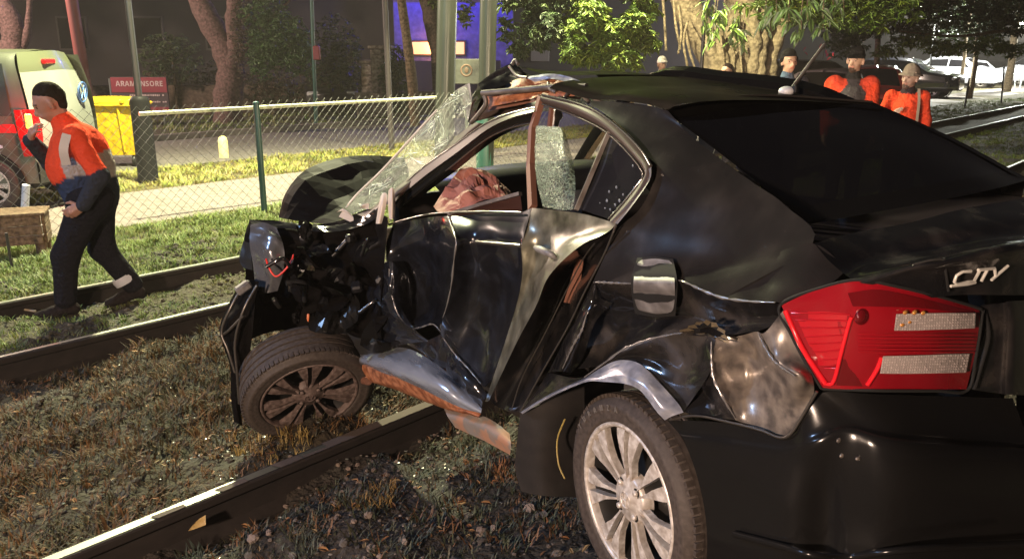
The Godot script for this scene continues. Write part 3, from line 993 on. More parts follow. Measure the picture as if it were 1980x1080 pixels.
func car_rear() -> void:
	# bumper: side wing, rounded corner and rear face, with a shelf under the boot lid
	var st := new_st()
	sheet(st, [
		[V(-0.006,0.622,0.153), V(-0.006,0.685,0.336), V(-0.006,0.72,0.511), V(-0.002,0.785,0.546), V(0.027,0.834,0.566), V(0.106,0.838,0.645), V(0.544,0.749,0.726)],
		[V(-0.012,0.607,0.199), V(-0.014,0.658,0.361), V(-0.014,0.703,0.516), V(-0.01,0.749,0.574), V(0.042,0.782,0.621), V(0.149,0.759,0.699), V(0.572,0.649,0.763)],
		[V(-0.02,0.6,0.225), V(-0.022,0.643,0.372), V(-0.022,0.684,0.524), V(-0.016,0.728,0.593), V(0.026,0.765,0.634), V(0.099,0.755,0.729), V(0.5,0.649,0.807)],
		[V(-0.03,0.541,0.279), V(-0.032,0.574,0.414), V(-0.03,0.611,0.551), V(0.024,0.629,0.602), V(0.025,0.667,0.658), V(0.098,0.663,0.753), V(0.508,0.527,0.833)],
		[V(-0.03,0.458,0.314), V(-0.03,0.483,0.436), V(-0.03,0.52,0.561), V(0.03,0.529,0.609), V(0.032,0.565,0.666), V(0.124,0.551,0.753), V(0.572,0.378,0.828)],
		[V(-0.03,0.38,0.33), V(-0.032,0.411,0.444), V(-0.03,0.447,0.569), V(0.03,0.457,0.617), V(0.033,0.488,0.675), V(0.124,0.476,0.763), V(0.586,0.265,0.84)],
		[V(0,0.283,0.308), V(0,0.294,0.428), V(0,0.329,0.559), V(0.049,0.344,0.617), V(0.07,0.352,0.667), V(0.198,0.303,0.743), V(0.761,-0.003,0.806)],
	], 5, 4, 0.004, 5.0, 33)
	part("rear_bumper", st, mats["satin_black"], car)
	st = new_st()   # seam between wing and bumper
	tube(st, spline([V(-0.012,0.631,0.169), V(-0.012,0.673,0.252), V(-0.014,0.694,0.342), V(-0.012,0.71,0.444), V(-0.014,0.714,0.499), V(-0.014,0.734,0.526), V(-0.008,0.781,0.546), V(-0.004,0.846,0.572)], 36), 0.0035, 6)
	part("bumper_seam", st, mats["chrome_dull"], car)
	st = new_st()   # lower lip with a scraped highlight
	tube(st, spline([V(-0.045,0.445,0.422), V(-0.05,0.481,0.539), V(-0.05,0.505,0.63), V(0.028,0.489,0.666), V(0.08,0.543,0.768), V(0.425,0.475,0.855)], 30), 0.008, 8)
	part("bumper_lip", st, mats["satin_black"], car)
	for q in [[V(0.017,0.757,0.607), 0.016], [V(0.018,0.749,0.623), 0.012], [V(0.029,0.709,0.597), 0.012], [V(0.019,0.717,0.632), 0.010], [V(0.026,0.721,0.663), 0.008]]:
		st = new_st()
		ball(st, q[0], V(q[1], q[1] * 0.6, 0.004), 5, 7)
		part("paint_chip", st, mats["scraped"], car)
	# boot lid: deck, upright rear face and the edge between
	st = new_st()
	sheet(st, [
		[V(0.12,1.125,0.446), V(0.303,1.117,0.408), V(0.482,1.132,0.457), V(0.794,1.137,0.449), V(1.398,1.117,0.43)],
		[V(0.1,1.102,0.495), V(0.294,1.102,0.47), V(0.422,1.117,0.519), V(0.666,1.122,0.541), V(1.238,1.107,0.577)],
		[V(0.09,1.082,0.544), V(0.234,1.082,0.535), V(0.383,1.092,0.569), V(0.608,1.102,0.608), V(1.156,1.092,0.684)],
		[V(0.045,1.084,0.607), V(0.119,1.122,0.671), V(0.182,1.133,0.707), V(0.403,1.144,0.747), V(1.147,1.07,0.715)],
		[V(0.075,1.078,0.635), V(0.118,1.104,0.676), V(0.197,1.106,0.713), V(0.443,1.099,0.746), V(1.322,0.983,0.682)],
		[V(0.137,1.059,0.667), V(0.176,1.049,0.69), V(0.256,1.047,0.712), V(0.496,1.013,0.741), V(1.622,0.796,0.62)],
	], 5, 4, 0.003, 4.0, 41)
	sheet(st, [
		[V(0.35,1.007,0.709), V(0.403,1.009,0.731), V(0.499,1.001,0.742), V(1.627,0.786,0.619)],
		[V(0.37,0.932,0.708), V(0.439,0.924,0.726), V(0.557,0.903,0.737), V(1.759,0.628,0.61)],
		[V(0.36,0.81,0.706), V(0.456,0.784,0.728), V(0.601,0.747,0.741), V(1.922,0.356,0.609)],
	], 5, 4)
	var lid := part("boot_lid", st, mats["paint"], car)
	st = new_st()
	tube(st, spline([V(0.175,1.136,0.706), V(0.182,1.107,0.71), V(0.198,1.065,0.713)], 8), 0.003, 6)
	part("lid_gap", st, mats["gap"], lid)
	st = new_st()
	tube(st, spline([V(0.364,0.991,0.714), V(0.383,0.933,0.721), V(0.372,0.869,0.72), V(0.363,0.813,0.717)], 12), 0.005, 6)
	part("lid_gap", st, mats["gap"], lid)
	st = new_st()
	tube(st, spline([V(0.118,1.124,0.675), V(0.146,1.133,0.695), V(0.169,1.134,0.705)], 6), 0.0022, 6)
	part("lid_edge_trim", st, mats["chrome_trim"], lid)
	st = new_st()
	tube(st, spline([V(0.328,1.135,0.742), V(0.37,1.139,0.748), V(0.412,1.144,0.753)], 6), 0.0035, 6)
	part("lid_edge_trim", st, mats["chrome_trim"], lid)
	# model name on the lid in joined chrome strokes
	st = new_st()
	for letter in [
		[V(0.221,1.109,0.74), V(0.197,1.11,0.735), V(0.186,1.103,0.73), V(0.183,1.09,0.729), V(0.191,1.085,0.732), V(0.217,1.087,0.739)],
		[V(0.217,1.087,0.739), V(0.237,1.085,0.741), V(0.251,1.107,0.743)],
		[V(0.246,1.108,0.742), V(0.296,1.106,0.75)],
		[V(0.276,1.106,0.746), V(0.26,1.083,0.745)],
		[V(0.296,1.106,0.75), V(0.307,1.089,0.75)],
		[V(0.34,1.106,0.756), V(0.307,1.088,0.751), V(0.294,1.081,0.749)],
		[V(0.176,1.082,0.727), V(0.218,1.082,0.739), V(0.241,1.083,0.742)],
	]:
		tube(st, letter, 0.0034, 6)
	part("model_badge", st, mat("chrome", lin(0.7, 0.68, 0.62), 0.35, 0.3), lid, "slanted chrome letters reading CITY")

func car_tail_lamp() -> void:
	var lamp := Node3D.new()
	lamp.name = "tail_lamp"
	car.add_child(lamp)
	var st := new_st()
	sheet(st, [
		[V(0.002,1.006,0.461), V(0.01,1.042,0.512), V(0.024,1.071,0.566), V(0.047,1.086,0.61), V(0.098,1.076,0.654), V(0.19,1.049,0.693), V(0.334,1.003,0.714)],
		[V(0.003,0.995,0.468), V(0.01,1.02,0.522), V(0.026,1.042,0.577), V(0.05,1.053,0.621), V(0.1,1.048,0.662), V(0.187,1.029,0.699), V(0.33,0.993,0.721)],
		[V(0.006,0.955,0.491), V(0.015,0.973,0.544), V(0.03,0.988,0.595), V(0.057,0.993,0.633), V(0.107,0.992,0.671), V(0.192,0.98,0.704), V(0.332,0.953,0.722)],
		[V(0.012,0.897,0.529), V(0.026,0.91,0.573), V(0.043,0.92,0.614), V(0.074,0.924,0.647), V(0.129,0.922,0.676), V(0.206,0.914,0.705), V(0.333,0.891,0.721)],
		[V(0.027,0.843,0.563), V(0.041,0.849,0.596), V(0.065,0.852,0.624), V(0.097,0.854,0.651), V(0.154,0.849,0.675), V(0.236,0.837,0.699), V(0.338,0.817,0.713)],
	], 6, 5)
	part("lens", st, mats["lamp_red"], lamp)
	st = new_st()   # upper hood of the lens, darker
	sheet(st, [
		[V(0.03,1.061,0.596), V(0.068,1.072,0.64), V(0.157,1.049,0.689), V(0.304,1.004,0.719)],
		[V(0.034,1.035,0.608), V(0.066,1.038,0.645), V(0.156,1.03,0.692), V(0.303,0.998,0.723)],
	], 5, 3)
	sheet(st, [[V(0.032,0.917,0.595), V(0.05,0.923,0.623), V(0.074,0.926,0.647)], [V(0.034,0.857,0.591), V(0.055,0.859,0.616), V(0.077,0.86,0.637)]], 4, 4)
	part("dark_lens", st, mats["lamp_red_dark"], lamp)
	st = new_st()   # lit-looking field between the arms of the V and the round bulb housing behind
	sheet(st, [[V(0.006,0.997,0.492), V(0.015,1.013,0.552), V(0.032,1.018,0.6)], [V(0.01,0.953,0.519), V(0.018,0.963,0.563), V(0.031,0.97,0.597)], [V(0.02,0.893,0.554), V(0.024,0.898,0.573), V(0.03,0.904,0.588)]], 4, 4)
	part("reflector_field", st, mats["lamp_red_mid"], lamp)
	st = new_st()
	ball(st, V(0.049,1.014,0.622), V(0.022, 0.018, 0.012), 8, 14)
	part("bulb_housing", st, mats["lamp_red_dark"], lamp)
	st = new_st()   # bright V of the light guide, reflected light put into its colour
	tube(st, spline([V(0.002,0.997,0.472), V(0.005,0.964,0.492), V(0.009,0.917,0.524), V(0.027,0.855,0.571)], 14), 0.006, 8)
	part("light_guide", st, mats["lamp_red_bright"], lamp)
	st = new_st()
	tube(st, spline([V(0.027,0.855,0.571), V(0.03,0.864,0.586), V(0.029,0.923,0.596), V(0.032,0.995,0.605), V(0.033,1.013,0.609)], 14), 0.0045, 8)
	part("light_guide", st, mats["lamp_red_bright"], lamp)
	st = new_st()
	tube(st, spline([V(0.082,0.93,0.656), V(0.08,0.899,0.649), V(0.073,0.864,0.637)], 10), 0.005, 8)
	part("light_guide", st, mats["lamp_red_bright"], lamp)
	# reflector lines between the two arms of the V
	st = new_st()
	for q in [[V(0.004,0.995,0.486), V(0.013,1.009,0.551), V(0.033,1.017,0.605)], [V(0.005,0.982,0.496), V(0.014,0.995,0.554), V(0.032,1.003,0.604)], [V(0.006,0.967,0.507), V(0.016,0.979,0.558), V(0.031,0.988,0.604)], [V(0.009,0.95,0.52), V(0.018,0.962,0.563), V(0.031,0.972,0.601)], [V(0.011,0.938,0.533), V(0.02,0.947,0.567), V(0.031,0.955,0.599)], [V(0.014,0.922,0.545), V(0.022,0.93,0.571), V(0.029,0.939,0.598)], [V(0.019,0.906,0.556), V(0.024,0.912,0.576), V(0.029,0.918,0.595)], [V(0.023,0.89,0.567), V(0.025,0.894,0.58), V(0.027,0.897,0.593)]]:
		tube(st, q, 0.0017, 5)
	part("reflector_lines", st, mats["lamp_red_mid"], lamp).set_meta("kind", "stuff")
	# clear sections made of small facets
	for band_ in [[[V(0.088,1.025,0.671), V(0.126,1.024,0.689), V(0.17,1.021,0.705), V(0.222,1.016,0.721), V(0.293,1.005,0.729)], [V(0.088,0.99,0.671), V(0.13,0.987,0.689), V(0.173,0.985,0.706), V(0.227,0.98,0.721), V(0.297,0.971,0.73)], 32, 6], [[V(0.078,0.934,0.66), V(0.117,0.934,0.684), V(0.164,0.931,0.703), V(0.223,0.925,0.718), V(0.3,0.912,0.726)], [V(0.077,0.896,0.659), V(0.119,0.893,0.681), V(0.167,0.889,0.701), V(0.227,0.881,0.716), V(0.302,0.868,0.724)], 36, 7]]:
		st = new_st()
		flat(st)
		var nx: int = band_[2]
		var ny: int = band_[3]
		var r2 := RandomNumberGenerator.new()
		r2.seed = nx
		var hi_ := spline(band_[0], nx)
		var lo_ := spline(band_[1], nx)
		for j in ny:
			for i in nx:
				var c := []
				for e in [[i, j], [i + 1, j], [i + 1, j + 1], [i, j + 1]]:
					c.append((hi_[e[0]] as Vector3).lerp(lo_[e[0]], float(e[1]) / ny))
				var mid: Vector3 = (c[0] + c[1] + c[2] + c[3]) / 4.0 + V(-0.2, r2.randf_range(-0.3, 0.3), 1.0).normalized() * r2.randf_range(0.0003, 0.0024)
				for k in 4:
					tri(st, c[k], c[(k + 1) % 4], mid)
		part("clear_reflector", st, mats["lamp_clear"], lamp)
	for q in [[V(0.107,1.027,0.679), 0.008], [V(0.126,1.026,0.688), 0.009], [V(0.146,1.023,0.695), 0.008], [V(0.119,1.006,0.684), 0.006], [V(0.104,1.001,0.678), 0.007]]:
		st = new_st()
		ball(st, q[0], V(q[1], q[1] * 0.6, 0.004), 5, 7)
		part("amber_bulb", st, mats["lamp_amber"], lamp)
	st = new_st()
	for y in [[V(0.038,0.979,0.624), V(0.076,0.982,0.663), V(0.129,0.98,0.693), V(0.194,0.974,0.717), V(0.295,0.957,0.728)], [V(0.039,0.971,0.625), V(0.077,0.974,0.663), V(0.13,0.972,0.693), V(0.195,0.966,0.718), V(0.296,0.949,0.729)], [V(0.039,0.963,0.625), V(0.078,0.967,0.664), V(0.133,0.964,0.693), V(0.197,0.958,0.717), V(0.299,0.941,0.729)], [V(0.04,0.955,0.626), V(0.078,0.959,0.664), V(0.133,0.956,0.693), V(0.198,0.95,0.718), V(0.3,0.932,0.729)], [V(0.041,0.948,0.626), V(0.079,0.951,0.665), V(0.134,0.948,0.694), V(0.199,0.942,0.719), V(0.303,0.924,0.729)], [V(0.041,0.94,0.627), V(0.08,0.943,0.665), V(0.135,0.941,0.695), V(0.2,0.934,0.719), V(0.304,0.916,0.73)]]:
		tube(st, y, 0.0011, 5)
	part("lens_lines", st, mats["lamp_red_mid"], lamp).set_meta("kind", "stuff")
	st = new_st()
	tube(st, spline([V(0.026,0.841,0.563), V(0.093,0.852,0.652), V(0.23,0.835,0.7), V(0.34,0.815,0.715), V(0.336,0.896,0.723), V(0.339,0.986,0.721), V(0.335,1.004,0.715), V(0.191,1.051,0.692), V(0.096,1.079,0.655), V(0.049,1.088,0.608), V(0.022,1.067,0.553), V(0.002,1.006,0.458), V(0.006,0.948,0.488), V(0.012,0.89,0.53), V(0.026,0.841,0.563)], 80), 0.0035, 6)
	part("lamp_gasket", st, mats["gap"], lamp)


func car_roof() -> void:
	var st := new_st()
	var near := [V(0.28,1.42,-0.733), V(0.3,1.392,-0.557), V(0.29,1.394,-0.413), V(0.285,1.388,-0.272), V(0.28,1.377,-0.178)]
	var far := [V(1.2,1.436,-1.0), V(1.2,1.415,-.72), V(1.2,1.40,-.56), V(1.2,1.378,-.34), V(1.2,1.362,-.13)]
	var rows := []
	var sections := []
	for k in 5:
		var a: Vector3 = near[k]
		var b: Vector3 = far[k]
		sections.append([a, a.lerp(b, 0.06) + V(0, 0.016, 0), a.lerp(b, 0.28) + V(0, 0.024, 0), a.lerp(b, 0.6) + V(0, 0.018, 0), a.lerp(b, 0.9) + V(0, 0.005, 0), b, b + V(0.06, -0.05, 0)])
	# forward of the tear the roof survives only on the far side
	sheet(st, sections, 5, 5, 0.003, 2.0, 4)
	sheet(st, [
		[V(0.457,1.484,-1.168), V(0.75,1.462,-1.34), V(1.0,1.455,-1.5), V(1.2,1.448,-1.6), V(1.26,1.41,-1.6)],
		[V(0.427,1.474,-1.059), V(0.7,1.46,-1.2), V(0.95,1.454,-1.28), V(1.2,1.444,-1.32), V(1.26,1.40,-1.32)],
		[V(0.414,1.453,-0.909), V(0.62,1.452,-1.0), V(0.9,1.45,-1.02), V(1.2,1.436,-1.02), V(1.26,1.39,-1.02)],
	], 5, 5, 0.012, 3.0, 6)
	part("roof", st, mats["roof_paint"], car)
	# rolled and torn front corner of the roof
	st = new_st()
	sheet(st, [[V(0.294,1.42,-1.198), V(0.374,1.459,-1.218), V(0.459,1.493,-1.22), V(0.472,1.484,-1.183)], [V(0.284,1.402,-1.161), V(0.365,1.443,-1.168), V(0.425,1.461,-1.158), V(0.44,1.462,-1.097)], [V(0.283,1.388,-1.131), V(0.335,1.412,-1.103), V(0.375,1.429,-1.08), V(0.399,1.449,-1.02)]], 5, 5, 0.012, 12.0, 7)
	sheet(st, [[V(0.322,1.268,-1.317), V(0.318,1.342,-1.281), V(0.294,1.42,-1.198)], [V(0.32,1.277,-1.271), V(0.314,1.345,-1.222), V(0.298,1.387,-1.146)]], 4, 4, 0.008, 12.0, 3)
	part("torn_roof_corner", st, mats["paint"], car, "torn roof corner curled upwards")
	st = new_st()
	sheet(st, [[V(0.374,1.429,-1.106), V(0.398,1.447,-1.02), V(0.434,1.44,-0.891), V(0.437,1.423,-0.732)], [V(0.34,1.412,-1.049), V(0.365,1.429,-0.961), V(0.4,1.428,-0.835), V(0.414,1.414,-0.694)], [V(0.279,1.381,-1.132), V(0.343,1.408,-0.944), V(0.386,1.42,-0.817), V(0.405,1.405,-0.672)]], 6, 5, 0.022, 14.0, 13)
	sheet(st, [[V(0.296,1.376,-1.144), V(0.334,1.392,-0.996), V(0.382,1.409,-0.841), V(0.396,1.408,-0.705)], [V(0.287,1.339,-1.113), V(0.318,1.364,-0.972), V(0.329,1.383,-0.844), V(0.373,1.391,-0.715)]], 6, 5, 0.02, 12.0, 23)
	part("exposed_roof_lining", st, mats["rust"], car, "bared inner roof metal with warm orange light put into its colour")  # orange lamplight is painted into this metal
	st = new_st()   # dark inner panels that close the torn corner down to the door frame
	sheet(st, [
		[V(0.325,1.414,-1.238), V(0.405,1.448,-1.243), V(0.484,1.479,-1.249), V(0.516,1.441,-1.113), V(0.514,1.427,-0.919), V(0.467,1.411,-0.757)],
		[V(0.334,1.342,-1.283), V(0.392,1.377,-1.254), V(0.452,1.405,-1.196), V(0.473,1.409,-1.056), V(0.472,1.407,-0.879), V(0.452,1.398,-0.738)],
		[V(0.334,1.262,-1.332), V(0.368,1.286,-1.24), V(0.407,1.314,-1.146), V(0.422,1.341,-1.019), V(0.403,1.384,-0.869), V(0.412,1.378,-0.734)],
	], 5, 5, 0.02, 8.0, 19)
	part("torn_inner_panel", st, mats["satin_brown"], car)
	st = new_st()
	sheet(st, [[V(0.316,1.367,-1.152), V(0.357,1.383,-1.027), V(0.378,1.394,-0.915)], [V(0.317,1.321,-1.161), V(0.36,1.344,-1.038), V(0.361,1.365,-0.917)]], 5, 4, 0.012, 8.0, 29)
	part("rusty_patch", st, mats["rust_dark"], car)
	st = new_st()
	sheet(st, [[V(0.39,1.451,-1.002), V(0.412,1.462,-0.888), V(0.424,1.447,-0.774), V(0.424,1.415,-0.662)], [V(0.38,1.444,-0.994), V(0.405,1.454,-0.878), V(0.416,1.437,-0.763), V(0.411,1.409,-0.657)], [V(0.387,1.432,-0.959), V(0.4,1.445,-0.866), V(0.402,1.427,-0.757), V(0.396,1.405,-0.666)]], 6, 5, 0.006, 16.0, 3)
	part("folded_roof_edge", st, mats["pale_highlight"], car)  # silver highlight on the fold is put into its colour
	st = new_st()
	tube(st, spline([V(0.251,1.39,-1.104), V(0.312,1.404,-0.964), V(0.361,1.419,-0.809), V(0.393,1.424,-0.674)], 16), 0.011, 8)
	tube(st, spline([V(0.257,1.386,-1.098), V(0.258,1.353,-1.087), V(0.256,1.317,-1.127), V(0.28,1.275,-1.223)], 12), 0.009, 8)
	part("bent_rail", st, mats["grey_steel"], car)
	for q in [[V(0.368,1.423,-0.78), V(0.371,1.403,-0.746), V(0.346,1.384,-0.732)], [V(0.375,1.415,-0.696), V(0.373,1.393,-0.665), V(0.373,1.374,-0.633)], [V(0.37,1.431,-0.857), V(0.348,1.412,-0.816), V(0.35,1.402,-0.786)], [V(0.441,1.49,-1.181), V(0.454,1.507,-1.178), V(0.449,1.492,-1.151)], [V(0.42,1.484,-1.168), V(0.404,1.451,-1.093), V(0.386,1.446,-1.003)], [V(0.391,1.403,-0.656), V(0.392,1.383,-0.624), V(0.394,1.375,-0.594)]]:
		st = new_st()
		tube(st, spline(q, 8), 0.007, 6)
		part("torn_strip", st, mats["grey_steel"], car)
	# rear window with its dark border
	var net := [[V(0.30,1.372,-0.20), V(0.75,1.395,-0.24), V(1.20,1.366,-0.12)], [V(0.285,1.262,0.06), V(0.82,1.29,0.09), V(1.34,1.26,0.085)], [V(0.27,1.137,0.32), V(0.86,1.165,0.40), V(1.46,1.137,0.28)]]
	st = new_st()
	sheet(st, net, 8, 8)
	var rw := part("rear_window", st, mats["tint_glass"], car)
	st = new_st()
	var edge := [[V(0.292,1.377,-0.215), V(0.75,1.400,-0.25), V(1.215,1.371,-0.13)], [V(0.30,1.355,-0.155), V(0.76,1.38,-0.19), V(1.20,1.349,-0.08)]]
	sheet(st, edge, 6, 3)
	sheet(st, [[V(0.29,1.376,-0.21), V(0.272,1.264,0.05), V(0.255,1.139,0.33)], [V(0.345,1.368,-0.195), V(0.335,1.262,0.06), V(0.32,1.142,0.335)]], 6, 3)
	sheet(st, [[V(1.212,1.370,-0.125), V(1.352,1.262,0.08), V(1.475,1.138,0.28)], [V(1.165,1.371,-0.14), V(1.30,1.266,0.085), V(1.42,1.142,0.29)]], 6, 3)
	sheet(st, [[V(0.26,1.160,0.27), V(0.86,1.188,0.35), V(1.45,1.160,0.235)], [V(0.255,1.134,0.335), V(0.86,1.16,0.41), V(1.48,1.134,0.29)]], 6, 3)
	part("window_border", st, mats["satin_black"], rw)
	st = new_st()
	tube(st, spline([V(0.30,1.377,-0.21), V(0.75,1.402,-0.245), V(1.20,1.373,-0.125)], 14), 0.004, 6)
	part("window_trim", st, mats["chrome_dull"], rw)
	# far rear pillar
	st = new_st()
	sheet(st, [[V(1.26,1.32,-0.34), V(1.22,1.368,-0.13)], [V(1.40,1.15,0.0), V(1.355,1.262,0.08)], [V(1.52,0.95,0.25), V(1.48,1.138,0.28)]], 4, 4)
	sheet(st, [[V(1.52,1.0,0.3), V(1.49,1.136,0.28), V(1.40,1.137,0.34)], [V(1.54,0.95,0.6), V(1.52,1.09,0.6), V(1.38,1.09,0.62)], [V(1.5,0.95,0.72), V(1.48,1.06,0.72), V(1.38,1.06,0.74)]], 4, 4)
	part("far_pillar", st, mats["paint"], car)
	# aerial at the back of the roof
	var a := Node3D.new()
	a.name = "aerial"
	car.add_child(a)
	st = new_st()
	ball(st, V(1.125,1.4,-0.419), V(0.03,0.018,0.03), 8, 12)
	part("aerial_base", st, mats["white_plastic"], a)
	st = new_st()
	tube(st, [V(1.146,1.414,-0.409), V(1.22,1.488,-0.407), V(1.298,1.563,-0.403)], [0.0075, 0.0065, 0.006], 8)
	part("aerial_rod", st, mats["grey_steel"], a)
	st = new_st()
	box(st, V(1.134,1.408,-0.391), V(0.02,0.03,0.02), 0.004)
	part("aerial_foot", st, mats["black_plastic"], a)

func car_doors() -> void:
	# rear door: window frame, quarter light, bar, crazed pane, folded skin and handle
	var rd := Node3D.new()
	rd.name = "rear_door"
	car.add_child(rd)
	var outer := [V(0.235,1.399,-0.713), V(0.235,1.383,-0.55), V(0.215,1.36,-0.406), V(0.185,1.315,-0.259), V(0.155,1.272,-0.148), V(0.125,1.241,-0.079), V(0.105,1.208,-0.062), V(0.06,1.149,-0.071), V(0.03,1.091,-0.102)]
	var inner := [V(0.235,1.37,-0.702), V(0.235,1.351,-0.575), V(0.215,1.33,-0.444), V(0.195,1.309,-0.339), V(0.16,1.268,-0.21), V(0.125,1.22,-0.101), V(0.11,1.189,-0.104), V(0.075,1.135,-0.125), V(0.04,1.094,-0.14)]
	var st := new_st()
	var lip := []
	var inn := []
	for k in 9:
		lip.append((outer[k] as Vector3).lerp(inner[k], 0.4) + V(-0.012, 0, 0))
		inn.append((inner[k] as Vector3) + V(0.03, 0, 0))
	sheet(st, [outer, lip, inner, inn], 4, 3)
	part("window_frame", st, mats["satin_brown"], rd)
	st = new_st()
	tube(st, spline(outer.slice(0, 6), 24), 0.0045, 6)
	var inset := []
	for q in inner:
		inset.append(q + V(-0.008, 0, 0))
	tube(st, spline(inset, 24), 0.003, 6)
	part("frame_edge", st, mats["chrome_trim"], rd)
	st = new_st()
	sheet(st, [[V(0.118,1.239,-0.07), V(0.1,1.206,-0.057), V(0.055,1.147,-0.065), V(0.025,1.09,-0.094)], [V(0.112,1.227,-0.082), V(0.1,1.195,-0.08), V(0.06,1.142,-0.094), V(0.03,1.093,-0.125)]], 5, 3)
	part("frame_corner", st, mats["pale_flap"], rd, "bent pale corner of the window frame")
	st = new_st()
	strip(st, [V(0.19,1.307,-0.326), V(0.14,1.205,-0.331), V(0.075,1.087,-0.33)], V(0.6, 0, -0.8), 0.024, 0.012)
	part("divider_bar", st, mats["grey_steel"], rd)
	st = new_st()
	sheet(st, [[V(0.19,1.301,-0.319), V(0.165,1.259,-0.21), V(0.13,1.217,-0.109)], [V(0.145,1.197,-0.328), V(0.13,1.188,-0.224), V(0.112,1.188,-0.108)], [V(0.082,1.091,-0.319), V(0.07,1.089,-0.24), V(0.05,1.091,-0.147)]], 5, 5)
	var ql := part("quarter_light", st, mats["quarter_glass"], rd)
	var rs := RandomNumberGenerator.new()
	rs.seed = 5
	for q in [V(0.055,1.117,-0.158), V(0.062,1.131,-0.146), V(0.06,1.116,-0.185), V(0.068,1.143,-0.136), V(0.048,1.11,-0.137), V(0.09,1.157,-0.204), V(0.095,1.172,-0.18), V(0.07,1.125,-0.219), V(0.075,1.16,-0.13), V(0.14,1.23,-0.165), V(0.075,1.134,-0.195)]:
		st = new_st()
		ball(st, q, V(0.002, 0.005, 0.004) * rs.randf_range(0.4, 1.1), 4, 6)
		part("glass_speck", st, mat("speck", lin(0.12, 0.14, 0.18), 0.3), ql)
	st = new_st()   # crazed pane, bulging out of the frame
	sheet(st, [
		[V(0.2,1.301,-0.699), V(0.18,1.307,-0.601), V(0.165,1.308,-0.523), V(0.17,1.285,-0.5)],
		[V(0.15,1.213,-0.637), V(0.12,1.227,-0.515), V(0.11,1.232,-0.431), V(0.13,1.22,-0.418)],
		[V(0.12,1.138,-0.584), V(0.09,1.152,-0.465), V(0.085,1.155,-0.388), V(0.1,1.151,-0.365)],
		[V(0.08,1.071,-0.497), V(0.065,1.078,-0.42), V(0.06,1.084,-0.364), V(0.065,1.091,-0.332)],
	], 6, 6, 0.012, 14.0, 5)
	part("crazed_pane", st, mats["crazed"], rd, "shattered side window hanging in one crazed sheet")
	st = new_st()
	strip(st, [V(0.24,1.394,-0.72), V(0.235,1.344,-0.736), V(0.22,1.288,-0.744), V(0.17,1.173,-0.686), V(0.09,1.057,-0.565)], V(0.3, 0, -0.9), 0.03, 0.02)
	part("door_pillar", st, mats["rust_dark"], rd)
	st = new_st()
	strip(st, [V(0.25,1.362,-0.679), V(0.23,1.29,-0.665)], V(0.3, 0, -0.9), 0.022, 0.01)
	part("belt_pillar", st, mats["rust_dark"], rd)
	st = new_st()
	ball(st, V(0.3,1.331,-0.714), V(0.02, 0.022, 0.02), 6, 10)
	tube(st, spline([V(0.3,1.328,-0.714), V(0.29,1.304,-0.712), V(0.28,1.281,-0.702)], 8), 0.014, 8)
	part("belt_anchor", st, mats["white_plastic"], rd)
	# folded outer skin: one face towards the lamps, then a sharp crease and a dark hollow
	st = new_st()
	sheet(st, [
		[V(0.06,1.066,-0.527), V(0.05,1.08,-0.394), V(0.045,1.09,-0.256), V(0.03,1.09,-0.102)],
		[V(0.03,1.009,-0.515), V(0.05,1.02,-0.431), V(0.04,1.04,-0.283), V(0.012,1.062,-0.124)],
		[V(-0.01,0.957,-0.487), V(0.035,0.956,-0.457), V(0.02,0.977,-0.341), V(-0.02,1.012,-0.202)],
		[V(0,0.868,-0.495), V(0.02,0.868,-0.479), V(0,0.891,-0.404), V(-0.05,0.915,-0.293)],
		[V(0.01,0.753,-0.542), V(0.01,0.762,-0.508), V(-0.015,0.783,-0.441), V(-0.05,0.807,-0.356)],
		[V(0.01,0.602,-0.61), V(0,0.609,-0.575), V(-0.02,0.628,-0.522), V(-0.05,0.661,-0.457)],
		[V(0.01,0.354,-0.73), V(0,0.364,-0.708), V(-0.01,0.376,-0.683), V(-0.02,0.391,-0.658)],
	], 6, 6, 0.006, 8.0, 17)
	part("door_skin", st, mats["painted_sheen"], rd, "folded rear door skin with a pale reflection put into its colour")
	st = new_st()
	sheet(st, [
		[V(0.012,1.062,-0.124), V(0.03,1.072,-0.124), V(0.03,1.086,-0.104)],
		[V(-0.02,1.012,-0.202), V(0.1,0.96,-0.294), V(0.03,0.994,-0.15)],
		[V(-0.05,0.915,-0.293), V(0.14,0.83,-0.453), V(0.03,0.865,-0.23)],
		[V(-0.05,0.807,-0.356), V(0.12,0.71,-0.5), V(0.03,0.742,-0.303)],
		[V(-0.05,0.661,-0.457), V(0.08,0.554,-0.569), V(0.02,0.571,-0.41)],
		[V(-0.02,0.391,-0.658), V(0.02,0.356,-0.641), V(0.006,0.392,-0.518)],
	], 6, 5, 0.008, 6.0, 18)
	part("door_hollow", st, mats["paint"], rd)
	st = new_st()
	sheet(st, [[V(0.07,0.947,-0.314), V(0.07,0.944,-0.285)], [V(0.08,0.87,-0.354), V(0.085,0.868,-0.315)], [V(0.09,0.785,-0.399), V(0.085,0.795,-0.338)]], 4, 4, 0.004, 10.0)
	part("inner_edge", st, mats["rust_dark"], rd)
	st = new_st()
	tube(st, spline([V(0,1.029,-0.156), V(0.03,0.965,-0.238), V(0.05,0.847,-0.335), V(0.03,0.699,-0.409), V(0.01,0.517,-0.507), V(0,0.394,-0.551)], 24), 0.0022, 5)
	tube(st, spline([V(0.022,1.089,-0.095), V(0.022,0.997,-0.141), V(0.022,0.869,-0.221), V(0.02,0.747,-0.29), V(0.012,0.576,-0.399), V(0,0.4,-0.504)], 24), 0.003, 5)
	part("door_edge_line", st, mats["chrome_dull"], rd)
	st = new_st()
